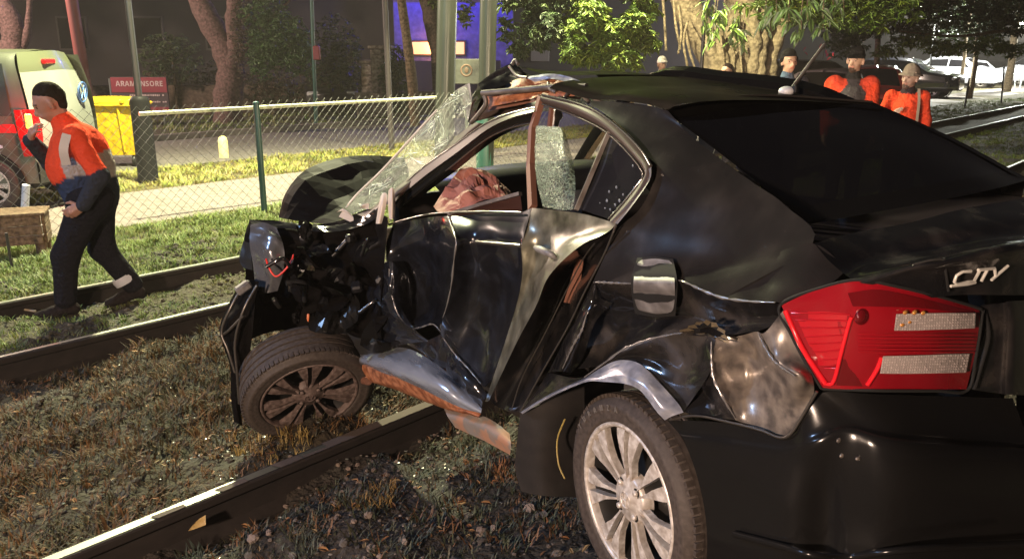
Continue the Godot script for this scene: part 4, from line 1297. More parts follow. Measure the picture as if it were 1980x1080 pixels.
	sheet(st, [[V(0.03,0.958,-0.485), V(0.05,0.972,-0.451), V(0.03,0.982,-0.358)], [V(0.07,0.915,-0.542), V(0.09,0.925,-0.497), V(0.06,0.955,-0.381)], [V(0.03,0.912,-0.455), V(0.05,0.909,-0.439), V(0.02,0.943,-0.355)]], 6, 5)
	part("handle_recess", st, mats["gap"], rd)
	st = new_st()
	tube(st, spline([V(0,0.966,-0.431), V(-0.016,0.97,-0.368), V(-0.016,0.966,-0.328), V(0,0.952,-0.324)], 10), [0.006, 0.010, 0.012, 0.012, 0.012, 0.011, 0.010, 0.010, 0.009, 0.008, 0.006], 8)
	part("door_handle", st, mats["pale_flap"], rd)
	# front door
	var fd := Node3D.new()
	fd.name = "front_door"
	car.add_child(fd)
	var fo := [V(0.23,1.356,-0.746), V(0.22,1.333,-0.865), V(0.205,1.289,-1.006), V(0.18,1.198,-1.184), V(0.155,1.096,-1.385), V(0.13,0.994,-1.544), V(0.11,0.934,-1.618)]
	var fm := [V(0.215,1.344,-0.732), V(0.205,1.319,-0.844), V(0.19,1.27,-0.977), V(0.165,1.179,-1.137), V(0.14,1.074,-1.334), V(0.115,0.982,-1.484), V(0.1,0.92,-1.571)]
	var fi := [V(0.24,1.305,-0.765), V(0.23,1.282,-0.879), V(0.215,1.239,-1.002), V(0.195,1.174,-1.116), V(0.17,1.094,-1.24), V(0.14,1,-1.397), V(0.11,0.911,-1.535)]
	var fb := []
	for q in fi:
		fb.append(q + V(0.05, 0, 0))
	st = new_st()
	sheet(st, [fo, fm], 4, 3)
	part("window_frame_outer", st, mats["satin_brown"], fd)
	st = new_st()
	var fm2 := []
	for q in fm:
		fm2.append(q + V(0.015, 0, 0))
	sheet(st, [fm, fm2, fi, fb], 4, 3)
	part("window_frame", st, mats["satin_black"], fd)
	st = new_st()
	tube(st, spline(fi.slice(0, 5), 20), 0.0038, 6)
	tube(st, spline(fo, 24), 0.003, 6)
	part("frame_edge", st, mats["chrome_trim"], fd)
	st = new_st()
	sheet(st, [
		[V(0.05,0.863,-1.468), V(0.05,0.908,-1.289), V(0.05,0.946,-1.126), V(0.03,0.973,-0.972)],
		[V(0,0.779,-1.441), V(0.05,0.806,-1.33), V(0.055,0.849,-1.14), V(-0.07,0.927,-0.777)],
		[V(-0.03,0.662,-1.364), V(0.1,0.626,-1.436), V(0.11,0.662,-1.265), V(-0.055,0.769,-0.838)],
		[V(-0.03,0.548,-1.32), V(0.09,0.509,-1.407), V(0.085,0.542,-1.249), V(-0.045,0.628,-0.914)],
		[V(0.02,0.453,-1.298), V(0,0.505,-1.173), V(0,0.542,-1.082), V(0,0.529,-1.013)],
	], 7, 7, 0.008, 7.0, 51)
	sheet(st, [
		[V(0.03,0.973,-0.972), V(0.05,1,-0.839), V(0.055,1.027,-0.689), V(0.055,1.043,-0.584), V(0.062,1.065,-0.532)],
		[V(-0.07,0.927,-0.777), V(0,0.923,-0.763), V(0,0.943,-0.623), V(0,0.957,-0.523), V(-0.008,0.96,-0.487)],
		[V(-0.055,0.769,-0.838), V(0.055,0.75,-0.869), V(0.075,0.764,-0.751), V(0.04,0.814,-0.596), V(0,0.868,-0.495)],
		[V(-0.045,0.628,-0.914), V(0.05,0.583,-0.918), V(0.075,0.596,-0.802), V(0.04,0.647,-0.654), V(0.01,0.723,-0.554)],
		[V(0,0.524,-1.014), V(0.02,0.457,-0.927), V(0.02,0.42,-0.805), V(0.02,0.399,-0.751), V(0.01,0.447,-0.689)],
	], 7, 7, 0.008, 5.0, 52)
	part("door_skin", st, mats["blue_tinted_gloss"], fd)
	st = new_st()
	sheet(st, [
		[V(0,0.524,-1.014), V(0.02,0.457,-0.927), V(0.02,0.42,-0.805), V(0.014,0.379,-0.722)],
		[V(0.02,0.455,-1.154), V(0,0.429,-0.965), V(-0.01,0.408,-0.819), V(0,0.357,-0.728)],
		[V(0.03,0.393,-1.286), V(0.02,0.372,-1.078), V(0.015,0.343,-0.904), V(0.01,0.312,-0.757)],
	], 7, 6, 0.03, 9.0, 53)
	sheet(st, [
		[V(0.02,0.641,-1.63), V(-0.02,0.708,-1.445), V(-0.03,0.74,-1.34), V(0,0.706,-1.339)],
		[V(0,0.473,-1.667), V(-0.03,0.532,-1.455), V(-0.04,0.577,-1.325), V(0,0.566,-1.341)],
		[V(0.02,0.34,-1.619), V(-0.02,0.429,-1.413), V(-0.02,0.481,-1.291), V(0,0.491,-1.224)],
		[V(0.04,0.294,-1.584), V(0.02,0.36,-1.404), V(0.02,0.414,-1.266), V(0.02,0.456,-1.138)],
	], 7, 6, 0.035, 12.0, 54)
	part("crushed_edge", st, mats["blue_tinted_gloss"], fd)
	for q in [[V(0.02,0.973,-0.977), V(-0.03,0.957,-0.866), V(-0.078,0.933,-0.76), V(-0.07,0.868,-0.789), V(-0.063,0.774,-0.821), V(-0.055,0.683,-0.869), V(-0.05,0.626,-0.909)], [V(-0.035,0.709,-1.35), V(-0.038,0.657,-1.344), V(-0.036,0.587,-1.323), V(-0.03,0.533,-1.294), V(0.01,0.467,-1.279)], [V(0,0.482,-1.242), V(-0.01,0.518,-1.146), V(-0.01,0.555,-1.056), V(-0.01,0.544,-0.996)], [V(-0.01,0.523,-0.981), V(0.005,0.472,-0.92), V(0.005,0.446,-0.832), V(0.005,0.415,-0.748)]]:
		st = new_st()
		var c := spline(q, 20)
		var rad := []
		for k in 21:
			rad.append(0.0012 + 0.003 * sin(PI * k / 20.0) * (0.7 + 0.5 * sin(k * 1.7)))
		tube(st, c, rad, 6)
		part("crease_highlight", st, mats["highlight_strip"], fd)  # crease highlight drawn as a pale strip
	st = new_st()   # window sill line and trims
	tube(st, spline([V(0.04,0.857,-1.486), V(0.04,0.921,-1.27), V(0.04,0.968,-1.07), V(0.045,1.014,-0.798), V(0.045,1.047,-0.564)], 20), 0.0045, 6)
	part("sill_trim", st, mats["chrome_trim"], fd)
	st = new_st()
	ball(st, V(-0.012,0.919,-0.802), V(0.006, 0.010, 0.03), 6, 10)
	tube(st, spline([V(-0.006,0.918,-0.792), V(-0.006,0.937,-0.659), V(-0.006,0.959,-0.498)], 10), 0.006, 6)
	part("door_handle", st, mats["chrome_trim"], fd)
	# broken mirror stalks at the foot of the window
	st = new_st()
	sheet(st, [[V(-0.016,0.988,-1.436), V(-0.009,1.002,-1.422), V(-0.004,0.999,-1.406)], [V(-0.031,0.945,-1.432), V(-0.031,0.958,-1.399), V(-0.014,0.952,-1.397)], [V(-0.049,0.881,-1.424), V(-0.048,0.885,-1.399), V(-0.034,0.883,-1.401)]], 4, 4)
	sheet(st, [[V(0.003,1.011,-1.405), V(0.006,1.026,-1.382), V(0.013,1.018,-1.375)], [V(-0.007,0.958,-1.394), V(-0.012,0.971,-1.351), V(0.008,0.962,-1.36)], [V(-0.012,0.905,-1.38), V(-0.013,0.905,-1.355), V(0.001,0.911,-1.36)]], 4, 4)
	part("mirror_bracket", st, mats["pale_bracket"], fd)
	# sill below the doors
	st = new_st()
	sheet(st, [
		[V(0.06,0.202,-1.846), V(0.05,0.295,-1.589), V(0.03,0.37,-1.305), V(0.015,0.381,-1.054), V(0.01,0.356,-0.881), V(0.005,0.323,-0.743)],
		[V(-0.01,0.231,-1.715), V(-0.04,0.322,-1.406), V(-0.05,0.374,-1.148), V(-0.05,0.383,-0.942), V(-0.03,0.351,-0.831), V(0,0.32,-0.738)],
		[V(-0.03,0.214,-1.695), V(-0.07,0.297,-1.349), V(-0.08,0.346,-1.086), V(-0.07,0.353,-0.901), V(-0.04,0.332,-0.815), V(-0.004,0.314,-0.735)],
		[V(0,0.172,-1.754), V(-0.05,0.256,-1.392), V(-0.06,0.298,-1.126), V(-0.05,0.308,-0.923), V(-0.03,0.305,-0.825), V(-0.002,0.308,-0.739)],
	], 6, 6, 0.012, 8.0, 61)
	part("sill", st, mats["blue_sheen_paint"], car, "buckled door sill with a blue reflection put into its colour")
	st = new_st()
	sheet(st, [
		[V(0,0.172,-1.754), V(-0.05,0.256,-1.392), V(-0.06,0.298,-1.126), V(-0.05,0.308,-0.923), V(-0.03,0.305,-0.825), V(-0.002,0.308,-0.739)],
		[V(-0.01,0.149,-1.691), V(-0.04,0.223,-1.401), V(-0.045,0.261,-1.148), V(-0.04,0.285,-0.933), V(-0.026,0.297,-0.825), V(0,0.296,-0.749)],
		[V(0,0.124,-1.641), V(-0.02,0.183,-1.425), V(-0.02,0.218,-1.179), V(-0.02,0.254,-0.953), V(-0.02,0.284,-0.828), V(0.002,0.286,-0.759)],
		[V(0.08,0.059,-1.749), V(0.06,0.11,-1.54), V(0.06,0.145,-1.304), V(0.06,0.184,-1.076), V(0.06,0.213,-0.952), V(0.06,0.234,-0.85)],
	], 6, 5, 0.008, 10.0, 62)
	part("sill_underside", st, mats["rust"], car, "rusty orange underside of the sill")
	st = new_st()
	lathe(st, [Vector2(0.0, -0.04), Vector2(0.022, -0.036), Vector2(0.026, 0.0), Vector2(0.022, 0.04), Vector2(0, 0.044)], V(0,0.189,-1.796), aim(V(0.3, 0.1, -1)), 14)
	part("bush", st, mats["white_plastic"], car)
	st = new_st()
	tube(st, spline([V(0.12,-0.066,-2.425), V(0.06,0.026,-2.053), V(0.02,0.099,-1.717)], 10), [0.02, 0.024, 0.03, 0.034, 0.036, 0.036, 0.036, 0.034, 0.03, 0.026, 0.02], 8)
	part("suspension_arm", st, mats["rust_dark"], car)
	st = new_st()
	sheet(st, [
		[V(0.06,0.179,-1.108), V(0.06,0.212,-0.982), V(0.06,0.247,-0.853), V(0.06,0.257,-0.74), V(0.06,0.248,-0.652)],
		[V(0.03,0.178,-1.025), V(0.03,0.211,-0.903), V(0.03,0.23,-0.789), V(0.03,0.233,-0.689), V(0.03,0.234,-0.6)],
		[V(0.05,0.137,-1.006), V(0.05,0.149,-0.908), V(0.05,0.163,-0.801), V(0.05,0.17,-0.713), V(0.05,0.176,-0.635)],
	], 5, 5, 0.004, 8.0, 64)
	part("torn_floor_rail", st, mats["rail_rust"], car, "torn floor rail, rusty at one end and grey at the other")
	st = new_st()   # splash liner in front of the rear wheel
	sheet(st, [
		[V(0.012,0.389,-0.52), V(0.03,0.435,-0.448), V(0.06,0.496,-0.367), V(0.12,0.523,-0.326)],
		[V(0.012,0.283,-0.538), V(0.04,0.318,-0.454), V(0.1,0.327,-0.413), V(0.18,0.333,-0.391)],
		[V(0.02,0.166,-0.561), V(0.05,0.198,-0.466), V(0.12,0.19,-0.435), V(0.2,0.181,-0.423)],
		[V(0.03,0.085,-0.538), V(0.06,0.093,-0.466), V(0.12,0.085,-0.433), V(0.2,0.065,-0.419)],
	], 5, 5, 0.003, 4.0, 66)
	part("wheel_arch_liner", st, mats["liner"], car)
	st = new_st()
	tube(st, spline([V(0.06,0.418,-0.346), V(0.06,0.333,-0.382), V(0.05,0.262,-0.362), V(0.04,0.23,-0.316)], 14), 0.003, 5)
	part("brake_hose", st, mat("hose_yellow", lin(0.3, 0.22, 0.06), 0.5), car)


func car_front() -> void:
	var st := new_st()
	# bonnet buckled upwards
	sheet(st, [
		[V(-0.088,0.749,-2.444), V(-0.023,0.86,-2.499), V(0.093,0.963,-2.515), V(0.251,1.013,-2.484), V(0.406,1.023,-2.442), V(0.558,1.012,-2.332)],
		[V(-0.086,0.759,-2.32), V(-0.024,0.841,-2.303), V(0.094,0.915,-2.309), V(0.242,0.952,-2.281), V(0.372,0.965,-2.257), V(0.523,0.963,-2.214)],
		[V(-0.035,0.764,-2.159), V(0.016,0.806,-2.137), V(0.083,0.853,-2.106), V(0.185,0.878,-2.106), V(0.302,0.899,-2.094), V(0.467,0.918,-2.111)],
		[V(-0.014,0.784,-1.961), V(0.028,0.807,-1.939), V(0.078,0.834,-1.913), V(0.157,0.848,-1.926), V(0.247,0.862,-1.931), V(0.386,0.873,-1.964)],
	], 3, 3, 0.05, 2.2, 71, true)
	part("bonnet", st, mats["matt_black"], car, "buckled black bonnet bent upwards")
	# cracked windscreen sagging out past the pillar
	st = new_st()
	sheet(st, [
		[V(0.413,1.387,-1.546), V(0.393,1.399,-1.438), V(0.363,1.358,-1.344), V(0.331,1.277,-1.289)],
		[V(0.381,1.286,-1.687), V(0.356,1.276,-1.574), V(0.323,1.242,-1.46), V(0.31,1.21,-1.382)],
		[V(0.32,1.165,-1.79), V(0.295,1.157,-1.679), V(0.263,1.134,-1.567), V(0.244,1.114,-1.473)],
		[V(0.233,1.013,-1.927), V(0.204,1.016,-1.797), V(0.181,1.008,-1.684), V(0.154,1.002,-1.574)],
		[V(0.148,0.897,-2.024), V(0.123,0.904,-1.892), V(0.096,0.906,-1.76), V(0.064,0.914,-1.634)],
		[V(0.08,0.814,-2.045), V(0.062,0.828,-1.935), V(0.048,0.846,-1.824), V(0.029,0.865,-1.718)],
	], 5, 6, 0.02, 10.0, 72)
	var ws := part("windscreen", st, mats["crazed_pale"], car, "crazed windscreen sagging forwards along the pillar")
	st = new_st()
	tube(st, spline([V(0.388,1.295,-1.672), V(0.33,1.178,-1.788), V(0.233,1.013,-1.927), V(0.148,0.897,-2.024), V(0.08,0.814,-2.045)], 24), 0.006, 6)
	part("glass_edge", st, mats["pale_bracket"], ws)
	# the crack web: lines run across the pane and down it, over the surface
	st = new_st()
	var rc := RandomNumberGenerator.new()
	rc.seed = 44
	var web := [[V(0.389,1.383,-1.498), V(0.37,1.393,-1.401), V(0.339,1.356,-1.31)], [V(0.359,1.285,-1.639), V(0.339,1.274,-1.535), V(0.294,1.22,-1.371)], [V(0.299,1.165,-1.742), V(0.278,1.153,-1.639), V(0.231,1.12,-1.459)], [V(0.214,1.015,-1.878), V(0.191,1.017,-1.756), V(0.142,1.009,-1.56)], [V(0.126,0.903,-1.965), V(0.109,0.906,-1.852), V(0.052,0.922,-1.619)]]
	for k in 46:
		var i := rc.randi() % 4
		var u := rc.randf()
		var a: Vector3 = along(web[i], u).lerp(along(web[i + 1], u), rc.randf())
		var u2 := clampf(u + rc.randf_range(-0.5, 0.5), 0.0, 1.0)
		var b: Vector3 = along(web[i], u2).lerp(along(web[i + 1], u2), rc.randf())
		tube(st, [a, a.lerp(b, 0.5) + V(rc.randf_range(-0.012, 0.012), rc.randf_range(-0.012, 0.012), 0), b], rc.randf_range(0.0008, 0.0017), 4)
	part("crack_web", st, mats["crack_line"], ws).set_meta("kind", "stuff")
	st = new_st()
	sheet(st, [[V(0.424,1.386,-1.563), V(0.401,1.407,-1.46), V(0.384,1.417,-1.399)], [V(0.394,1.331,-1.465), V(0.37,1.326,-1.379), V(0.346,1.319,-1.318)], [V(0.366,1.274,-1.39), V(0.346,1.27,-1.327), V(0.333,1.269,-1.284)]], 5, 5, 0.02, 14.0, 5)
	part("shard", st, mats["pale_flap"], ws)
	# windscreen pillar
	st = new_st()
	sheet(st, [
		[V(0.319,1.271,-1.27), V(0.292,1.204,-1.368), V(0.234,1.116,-1.455), V(0.141,1.014,-1.55), V(0.065,0.922,-1.636), V(0.011,0.865,-1.73)],
		[V(0.306,1.272,-1.204), V(0.277,1.206,-1.303), V(0.22,1.119,-1.39), V(0.125,1.021,-1.474), V(0.052,0.94,-1.549), V(0.001,0.867,-1.637)],
		[V(0.321,1.268,-1.191), V(0.292,1.198,-1.29), V(0.236,1.111,-1.376), V(0.138,1.013,-1.463), V(0.056,0.936,-1.52), V(0.005,0.863,-1.607)],
	], 5, 4, 0.006, 8.0, 73)
	part("windscreen_pillar", st, mats["satin_brown"], car)
	# crumpled wing and front corner: dark torn sheets, parts and wires
	st = new_st()
	sheet(st, [
		[V(-0.253,0.768,-2.376), V(-0.189,0.783,-2.21), V(-0.11,0.784,-2.028), V(-0.032,0.817,-1.858), V(0.029,0.897,-1.652), V(0.003,0.901,-1.419)],
		[V(-0.309,0.67,-2.32), V(-0.222,0.692,-2.139), V(-0.14,0.714,-1.963), V(-0.065,0.736,-1.791), V(-0.026,0.769,-1.585), V(-0.021,0.79,-1.399)],
		[V(-0.337,0.541,-2.234), V(-0.211,0.529,-2.204), V(-0.109,0.541,-2.074), V(-0.029,0.567,-1.899), V(-0.014,0.618,-1.653), V(-0.03,0.649,-1.421)],
		[V(-0.381,0.417,-2.16), V(-0.217,0.373,-2.22), V(-0.096,0.373,-2.135), V(-0.016,0.379,-1.955), V(-0.017,0.454,-1.664), V(-0.039,0.493,-1.44)],
		[V(-0.398,0.256,-2.119), V(-0.221,0.238,-2.241), V(-0.077,0.238,-2.14), V(0.004,0.246,-1.96), V(-0.027,0.334,-1.631), V(-0.053,0.374,-1.409)],
	], 9, 9, 0.16, 3.2, 74)
	part("crushed_wing", st, mats["matt_black"], car, "crushed front wing and engine bay")
	st = new_st()
	sheet(st, [
		[V(-0.268,0.776,-2.326), V(-0.166,0.793,-2.071), V(-0.065,0.806,-1.839), V(0.002,0.863,-1.66), V(0.016,0.912,-1.565)],
		[V(-0.282,0.766,-2.257), V(-0.187,0.776,-2.017), V(-0.092,0.792,-1.778), V(-0.02,0.838,-1.616), V(0.004,0.886,-1.514)],
	], 8, 4, 0.02, 8.0, 75)
	part("wing_top", st, mats["deep_gloss"], car)
	st = new_st()
	sheet(st, [
		[V(-0.323,0.79,-2.141), V(-0.284,0.807,-2.07), V(-0.249,0.789,-2.014)],
		[V(-0.351,0.718,-2.087), V(-0.304,0.745,-1.987), V(-0.249,0.718,-1.939)],
		[V(-0.353,0.629,-2.059), V(-0.317,0.64,-1.961), V(-0.257,0.617,-1.937)],
		[V(-0.354,0.513,-2.046), V(-0.33,0.511,-1.978), V(-0.281,0.514,-1.97)],
	], 6, 6, 0.03, 8.0, 76)
	part("headlamp_shell", st, mats["headlamp"], car, "broken grey headlamp shell")
	st = new_st()
	sheet(st, [[V(-0.337,0.701,-2.223), V(-0.323,0.701,-2.163)], [V(-0.365,0.623,-2.217), V(-0.338,0.626,-2.123)], [V(-0.361,0.587,-2.177), V(-0.34,0.588,-2.112)]], 4, 4, 0.02, 9.0)
	part("lamp_bracket", st, mats["black_plastic"], car)
	# hanging bumper
	st = new_st()
	sheet(st, [
		[V(-0.404,0.534,-2.114), V(-0.389,0.568,-2.038), V(-0.367,0.575,-1.949)],
		[V(-0.461,0.44,-2.122), V(-0.44,0.491,-1.998), V(-0.397,0.475,-1.937)],
		[V(-0.506,0.346,-2.122), V(-0.483,0.397,-1.971), V(-0.416,0.36,-1.937)],
		[V(-0.506,0.274,-2.098), V(-0.488,0.299,-1.968), V(-0.433,0.237,-1.959)],
		[V(-0.495,0.171,-2.057), V(-0.487,0.18,-1.978), V(-0.441,0.126,-2.004)],
		[V(-0.507,0.028,-2.043), V(-0.501,0.031,-1.989), V(-0.471,-0.025,-2.025)],
		[V(-0.507,-0.082,-2.032), V(-0.497,-0.08,-2), V(-0.473,-0.106,-2.025)],
	], 6, 6, 0.03, 8.0, 77)
	part("front_bumper", st, mats["matt_black"], car, "torn front bumper hanging to the ground")
	st = new_st()
	for q in [[V(-0.425,0.558,-1.984), V(-0.489,0.473,-1.975), V(-0.532,0.367,-1.996), V(-0.522,0.289,-1.963), V(-0.506,0.186,-1.943)], [V(-0.389,0.569,-1.912), V(-0.458,0.471,-1.903), V(-0.496,0.33,-1.933), V(-0.499,0.186,-1.937), V(-0.496,0.03,-1.96)], [V(-0.533,0.332,-2.035), V(-0.515,0.373,-1.961), V(-0.461,0.45,-1.898)]]:
		tube(st, spline(q, 18), 0.006, 6)
	part("bumper_edge", st, mats["chrome_dull"], car)
	st = new_st()
	box(st, V(-0.432,0.555,-1.963), V(0.07,0.04,0.04), 0.008, Basis(V(0,0,1), 0.5))
	part("tow_bracket", st, mats["pale_flap"], car)
	st = new_st()
	sheet(st, [[V(-0.232,0.27,-2.133), V(-0.065,0.325,-1.908), V(0.025,0.367,-1.606)], [V(-0.21,0.152,-2.079), V(-0.048,0.17,-1.908), V(0.017,0.258,-1.575)], [V(-0.204,-0.052,-2.133), V(-0.038,-0.032,-1.96), V(0.047,0.156,-1.647)]], 5, 5, 0.05, 4.0)
	part("inner_arch", st, mats["gap"], car)
	# pipes, brackets and lumps in the engine bay
	var rs := RandomNumberGenerator.new()
	rs.seed = 77
	var bay := [V(-0.241,0.671,-1.893), V(-0.175,0.615,-1.891), V(-0.157,0.736,-1.856), V(-0.094,0.671,-1.79), V(-0.067,0.606,-1.749), V(-0.05,0.758,-1.662), V(-0.045,0.706,-1.577), V(-0.062,0.568,-1.607), V(-0.084,0.483,-1.784), V(-0.156,0.491,-1.9), V(-0.229,0.513,-1.958), V(-0.076,0.432,-1.698), V(-0.059,0.498,-1.519), V(-0.154,0.395,-1.803), V(-0.046,0.616,-1.485), V(-0.28,0.424,-1.965)]
	for k in 16:
		st = new_st()
		var p: Vector3 = bay[k % bay.size()] + V(rs.randf_range(-0.04, 0.04), rs.randf_range(-0.04, 0.04), rs.randf_range(-0.02, 0.05))
		if k % 3 == 0:
			var q: Vector3 = p + V(rs.randf_range(-0.12, 0.12), rs.randf_range(-0.12, 0.12), rs.randf_range(-0.05, 0.05))
			tube(st, spline([p, p.lerp(q, 0.5) + V(rs.randf_range(-0.04, 0.04), 0.04, 0.03), q], 10), rs.randf_range(0.005, 0.013), 8)
			part("hose", st, mats["black_plastic"] if k % 2 else mats["deep_gloss"], car)
		else:
			box(st, p, V(rs.randf_range(0.03, 0.09), rs.randf_range(0.03, 0.08), rs.randf_range(0.03, 0.06)), 0.008, Basis(V(rs.randf(), 1, rs.randf()).normalized(), rs.randf() * 3.0))
			part("bracket", st, [mats["matt_black"], mats["deep_gloss"], mats["black_plastic"]][k % 3], car)
	for q in [[V(-0.13,0.563,-1.704), 0.09], [V(-0.133,0.564,-1.643), 0.09], [V(-0.114,0.48,-1.576), 0.07], [V(-0.259,0.441,-1.791), 0.05], [V(-0.014,0.408,-1.47), 0.10], [V(-0.186,0.805,-1.836), 0.05], [V(-0.202,0.711,-1.778), 0.09], [V(-0.161,0.443,-1.66), 0.10], [V(-0.132,0.525,-1.655), 0.07], [V(-0.007,0.39,-1.471), 0.11], [V(-0.16,0.715,-1.75), 0.06], [V(-0.03,0.644,-1.61), 0.08], [V(-0.026,0.469,-1.46), 0.07], [V(0.009,0.617,-1.561), 0.08], [V(-0.249,0.52,-1.823), 0.07], [V(-0.218,0.654,-1.859), 0.11]]:   # torn flaps of sheet metal and plastic
		st = new_st()
		var c: Vector3 = q[0]
		var b := Basis.from_euler(V(rs.randf() * 6.0, rs.randf() * 6.0, rs.randf() * 6.0)) * float(q[1])
		sheet(st, [[c + b * V(-1, 0.7, 0), c + b * V(0, 0.9, 0.3), c + b * V(0.8, 0.5, 0)], [c + b * V(-0.8, 0, 0.2), c + b * V(0, 0, -0.2), c + b * V(1.0, -0.1, 0.3)], [c + b * V(-0.2, -0.9, 0), c + b * V(0.1, -0.6, 0.3), c + b * V(0.4, -0.8, 0)]], 3, 3, 0.03, 14.0, rs.randi() % 999, rs.randf() < 0.5)
		part("torn_flap", st, [mats["deep_gloss"], mats["matt_black"], mats["satin_black"], mats["matt_black"]][rs.randi() % 4], car)
	for q in [V(-0.231,0.439,-1.745)]:
		st = new_st()
		ball(st, q, V(0.008, 0.02, 0.008), 6, 8)
		part("side_marker", st, mat("marker_orange", lin(0.55, 0.16, 0.06), 0.4), car)
	st = new_st()
	tube(st, spline([V(-0.339,0.68,-1.914), V(-0.337,0.644,-1.888), V(-0.32,0.61,-1.865), V(-0.288,0.631,-1.849), V(-0.257,0.67,-1.84), V(-0.238,0.697,-1.849)], 18), 0.0045, 6)
	part("red_wire", st, mats["red_wire"], car)
	for q in [[V(-0.037,0.862,-1.839), V(-0.016,0.883,-1.806), V(-0.005,0.856,-1.739)], [V(0.018,0.912,-1.741), V(0.018,0.906,-1.689), V(0.033,0.922,-1.658)]]:
		st = new_st()
		sheet(st, [[q[0], q[1]], [q[1], q[2]], [q[0] + V(0.01, -0.02, 0), q[2] + V(0, -0.03, 0)]], 3, 3, 0.004, 20.0)
		part("glass_fragment", st, mats["pale_bracket"], car)

func car_cabin() -> void:
	# floor, bulkheads, far side, seats and what is left of the dashboard
	var st := new_st()
	box(st, V(0.82, 0.26, -0.75), V(1.3, 0.05, 1.9), 0.01)
	box(st, V(0.8, 0.55, -1.75), V(1.2, 0.75, 0.05), 0.01)
	box(st, V(0.8, 0.35, 0.35), V(1.25, 0.05, 0.75), 0.01)
	part("cabin_floor", st, mats["liner"], car)
	st = new_st()
	sheet(st, [
		[V(1.42,1.0,0.3), V(1.45,0.97,-0.6), V(1.45,0.95,-1.5), V(1.40,0.9,-1.8)],
		[V(1.55,0.75,0.3), V(1.55,0.7,-0.6), V(1.55,0.7,-1.5), V(1.52,0.66,-2.2)],
		[V(1.53,0.28,0.3), V(1.53,0.25,-0.6), V(1.53,0.25,-1.5), V(1.5,0.25,-2.0)],
	], 5, 5)
	sheet(st, [[V(1.54,0.95,0.3), V(1.54,0.95,0.7)], [V(1.56,0.6,0.3), V(1.56,0.6,0.75)], [V(1.54,0.2,0.36), V(1.52,0.2,0.8)]], 4, 4)
	part("far_side", st, mats["paint"], car)
	st = new_st()
	strip(st, spline([V(1.43,0.99,0.1), V(1.36,1.2,-0.05), V(1.24,1.38,-0.35), V(1.22,1.43,-0.8), V(1.24,1.43,-1.2), V(1.3,1.2,-1.6), V(1.42,0.95,-1.95)], 24), V(1, 0.3, 0), 0.06, 0.05)
	strip(st, [V(1.24,1.42,-0.72), V(1.42,0.98,-0.66)], V(1, 0.3, 0), 0.05, 0.09)
	part("far_window_frame", st, mats["satin_black"], car)
	st = new_st()
	var rs := RandomNumberGenerator.new()
	rs.seed = 3
	for k in 26:
		var a := V(1.33, rs.randf_range(1.16, 1.36), rs.randf_range(-1.45, -0.78))
		var b := a + V(0.02, rs.randf_range(-0.16, -0.02), rs.randf_range(-0.16, 0.16))
		tube(st, [a, a.lerp(b, 0.5) + V(0, rs.randf_range(-0.012, 0.012), 0.01), b], 0.0022, 4)
	part("far_glass_cracks", st, mats["crack_line"], car).set_meta("kind", "stuff")
	st = new_st()
	sheet(st, [[V(0.18,1.0,-1.6), V(0.75,1.02,-1.75), V(1.35,1.0,-1.8)], [V(0.2,1.0,-1.35), V(0.75,1.02,-1.4), V(1.35,1.0,-1.42)], [V(0.2,0.7,-1.3), V(0.75,0.72,-1.36), V(1.35,0.7,-1.4)]], 5, 5, 0.02, 4.0)
	part("dashboard", st, mats["black_plastic"], car)
	for x in [0.52, 1.12]:
		st = new_st()
		box(st, V(x, 0.75, -0.62), V(0.44, 0.66, 0.13), 0.05, Basis(V(1, 0, 0), -0.3))
		box(st, V(x, 0.46, -0.86), V(0.46, 0.14, 0.46), 0.05)
		box(st, V(x, 1.17, -0.52), V(0.24, 0.16, 0.09), 0.035, Basis(V(1, 0, 0), -0.3))
		part("front_seat", st, mats["seat_cloth"], car)
	st = new_st()
	box(st, V(0.85, 0.80, 0.10), V(1.15, 0.6, 0.14), 0.05, Basis(V(1, 0, 0), -0.35))
	box(st, V(0.85, 0.48, -0.15), V(1.15, 0.16, 0.42), 0.05)
	part("rear_seat", st, mats["seat_cloth"], car)
	st = new_st()
	sheet(st, [[V(0.3,1.08,0.08), V(1.4,1.08,0.08)], [V(0.3,1.09,0.42), V(1.4,1.09,0.4)]], 3, 3)
	part("parcel_shelf", st, mats["seat_cloth"], car)
	# spent airbag spilling over the door
	st = new_st()
	sheet(st, [
		[V(0.071,0.975,-1.168), V(0.152,1.021,-1.228), V(0.227,1.076,-1.257), V(0.274,1.101,-1.27), V(0.324,1.079,-1.19), V(0.342,1.044,-1.102), V(0.31,1.022,-0.991)],
		[V(0.061,0.965,-1.121), V(0.113,1.007,-1.124), V(0.169,1.056,-1.126), V(0.223,1.073,-1.145), V(0.259,1.064,-1.092), V(0.278,1.048,-1.022), V(0.285,1.021,-0.958)],
		[V(0.064,0.962,-1.08), V(0.087,0.995,-1.037), V(0.117,1.038,-1.005), V(0.158,1.053,-1.007), V(0.206,1.05,-0.997), V(0.23,1.042,-0.952), V(0.246,1.024,-0.91)],
		[V(0.091,0.96,-1.06), V(0.085,0.984,-0.984), V(0.103,1.011,-0.942), V(0.135,1.023,-0.937), V(0.166,1.03,-0.917), V(0.205,1.027,-0.915), V(0.231,1.02,-0.894)],
	], 4, 4, 0.06, 7.0, 81, true)
	part("airbag", st, mats["airbag"], car, "limp airbag coloured as lit red, hanging over the door")
	st = new_st()
	strip(st, [V(0.044,0.973,-1.009), V(0.101,1.021,-0.884), V(0.162,1.074,-0.733)], V(0.2, 1, 0), 0.012, 0.02)
	part("inner_window_rail", st, mats["grey_steel"], car)
	st = new_st()
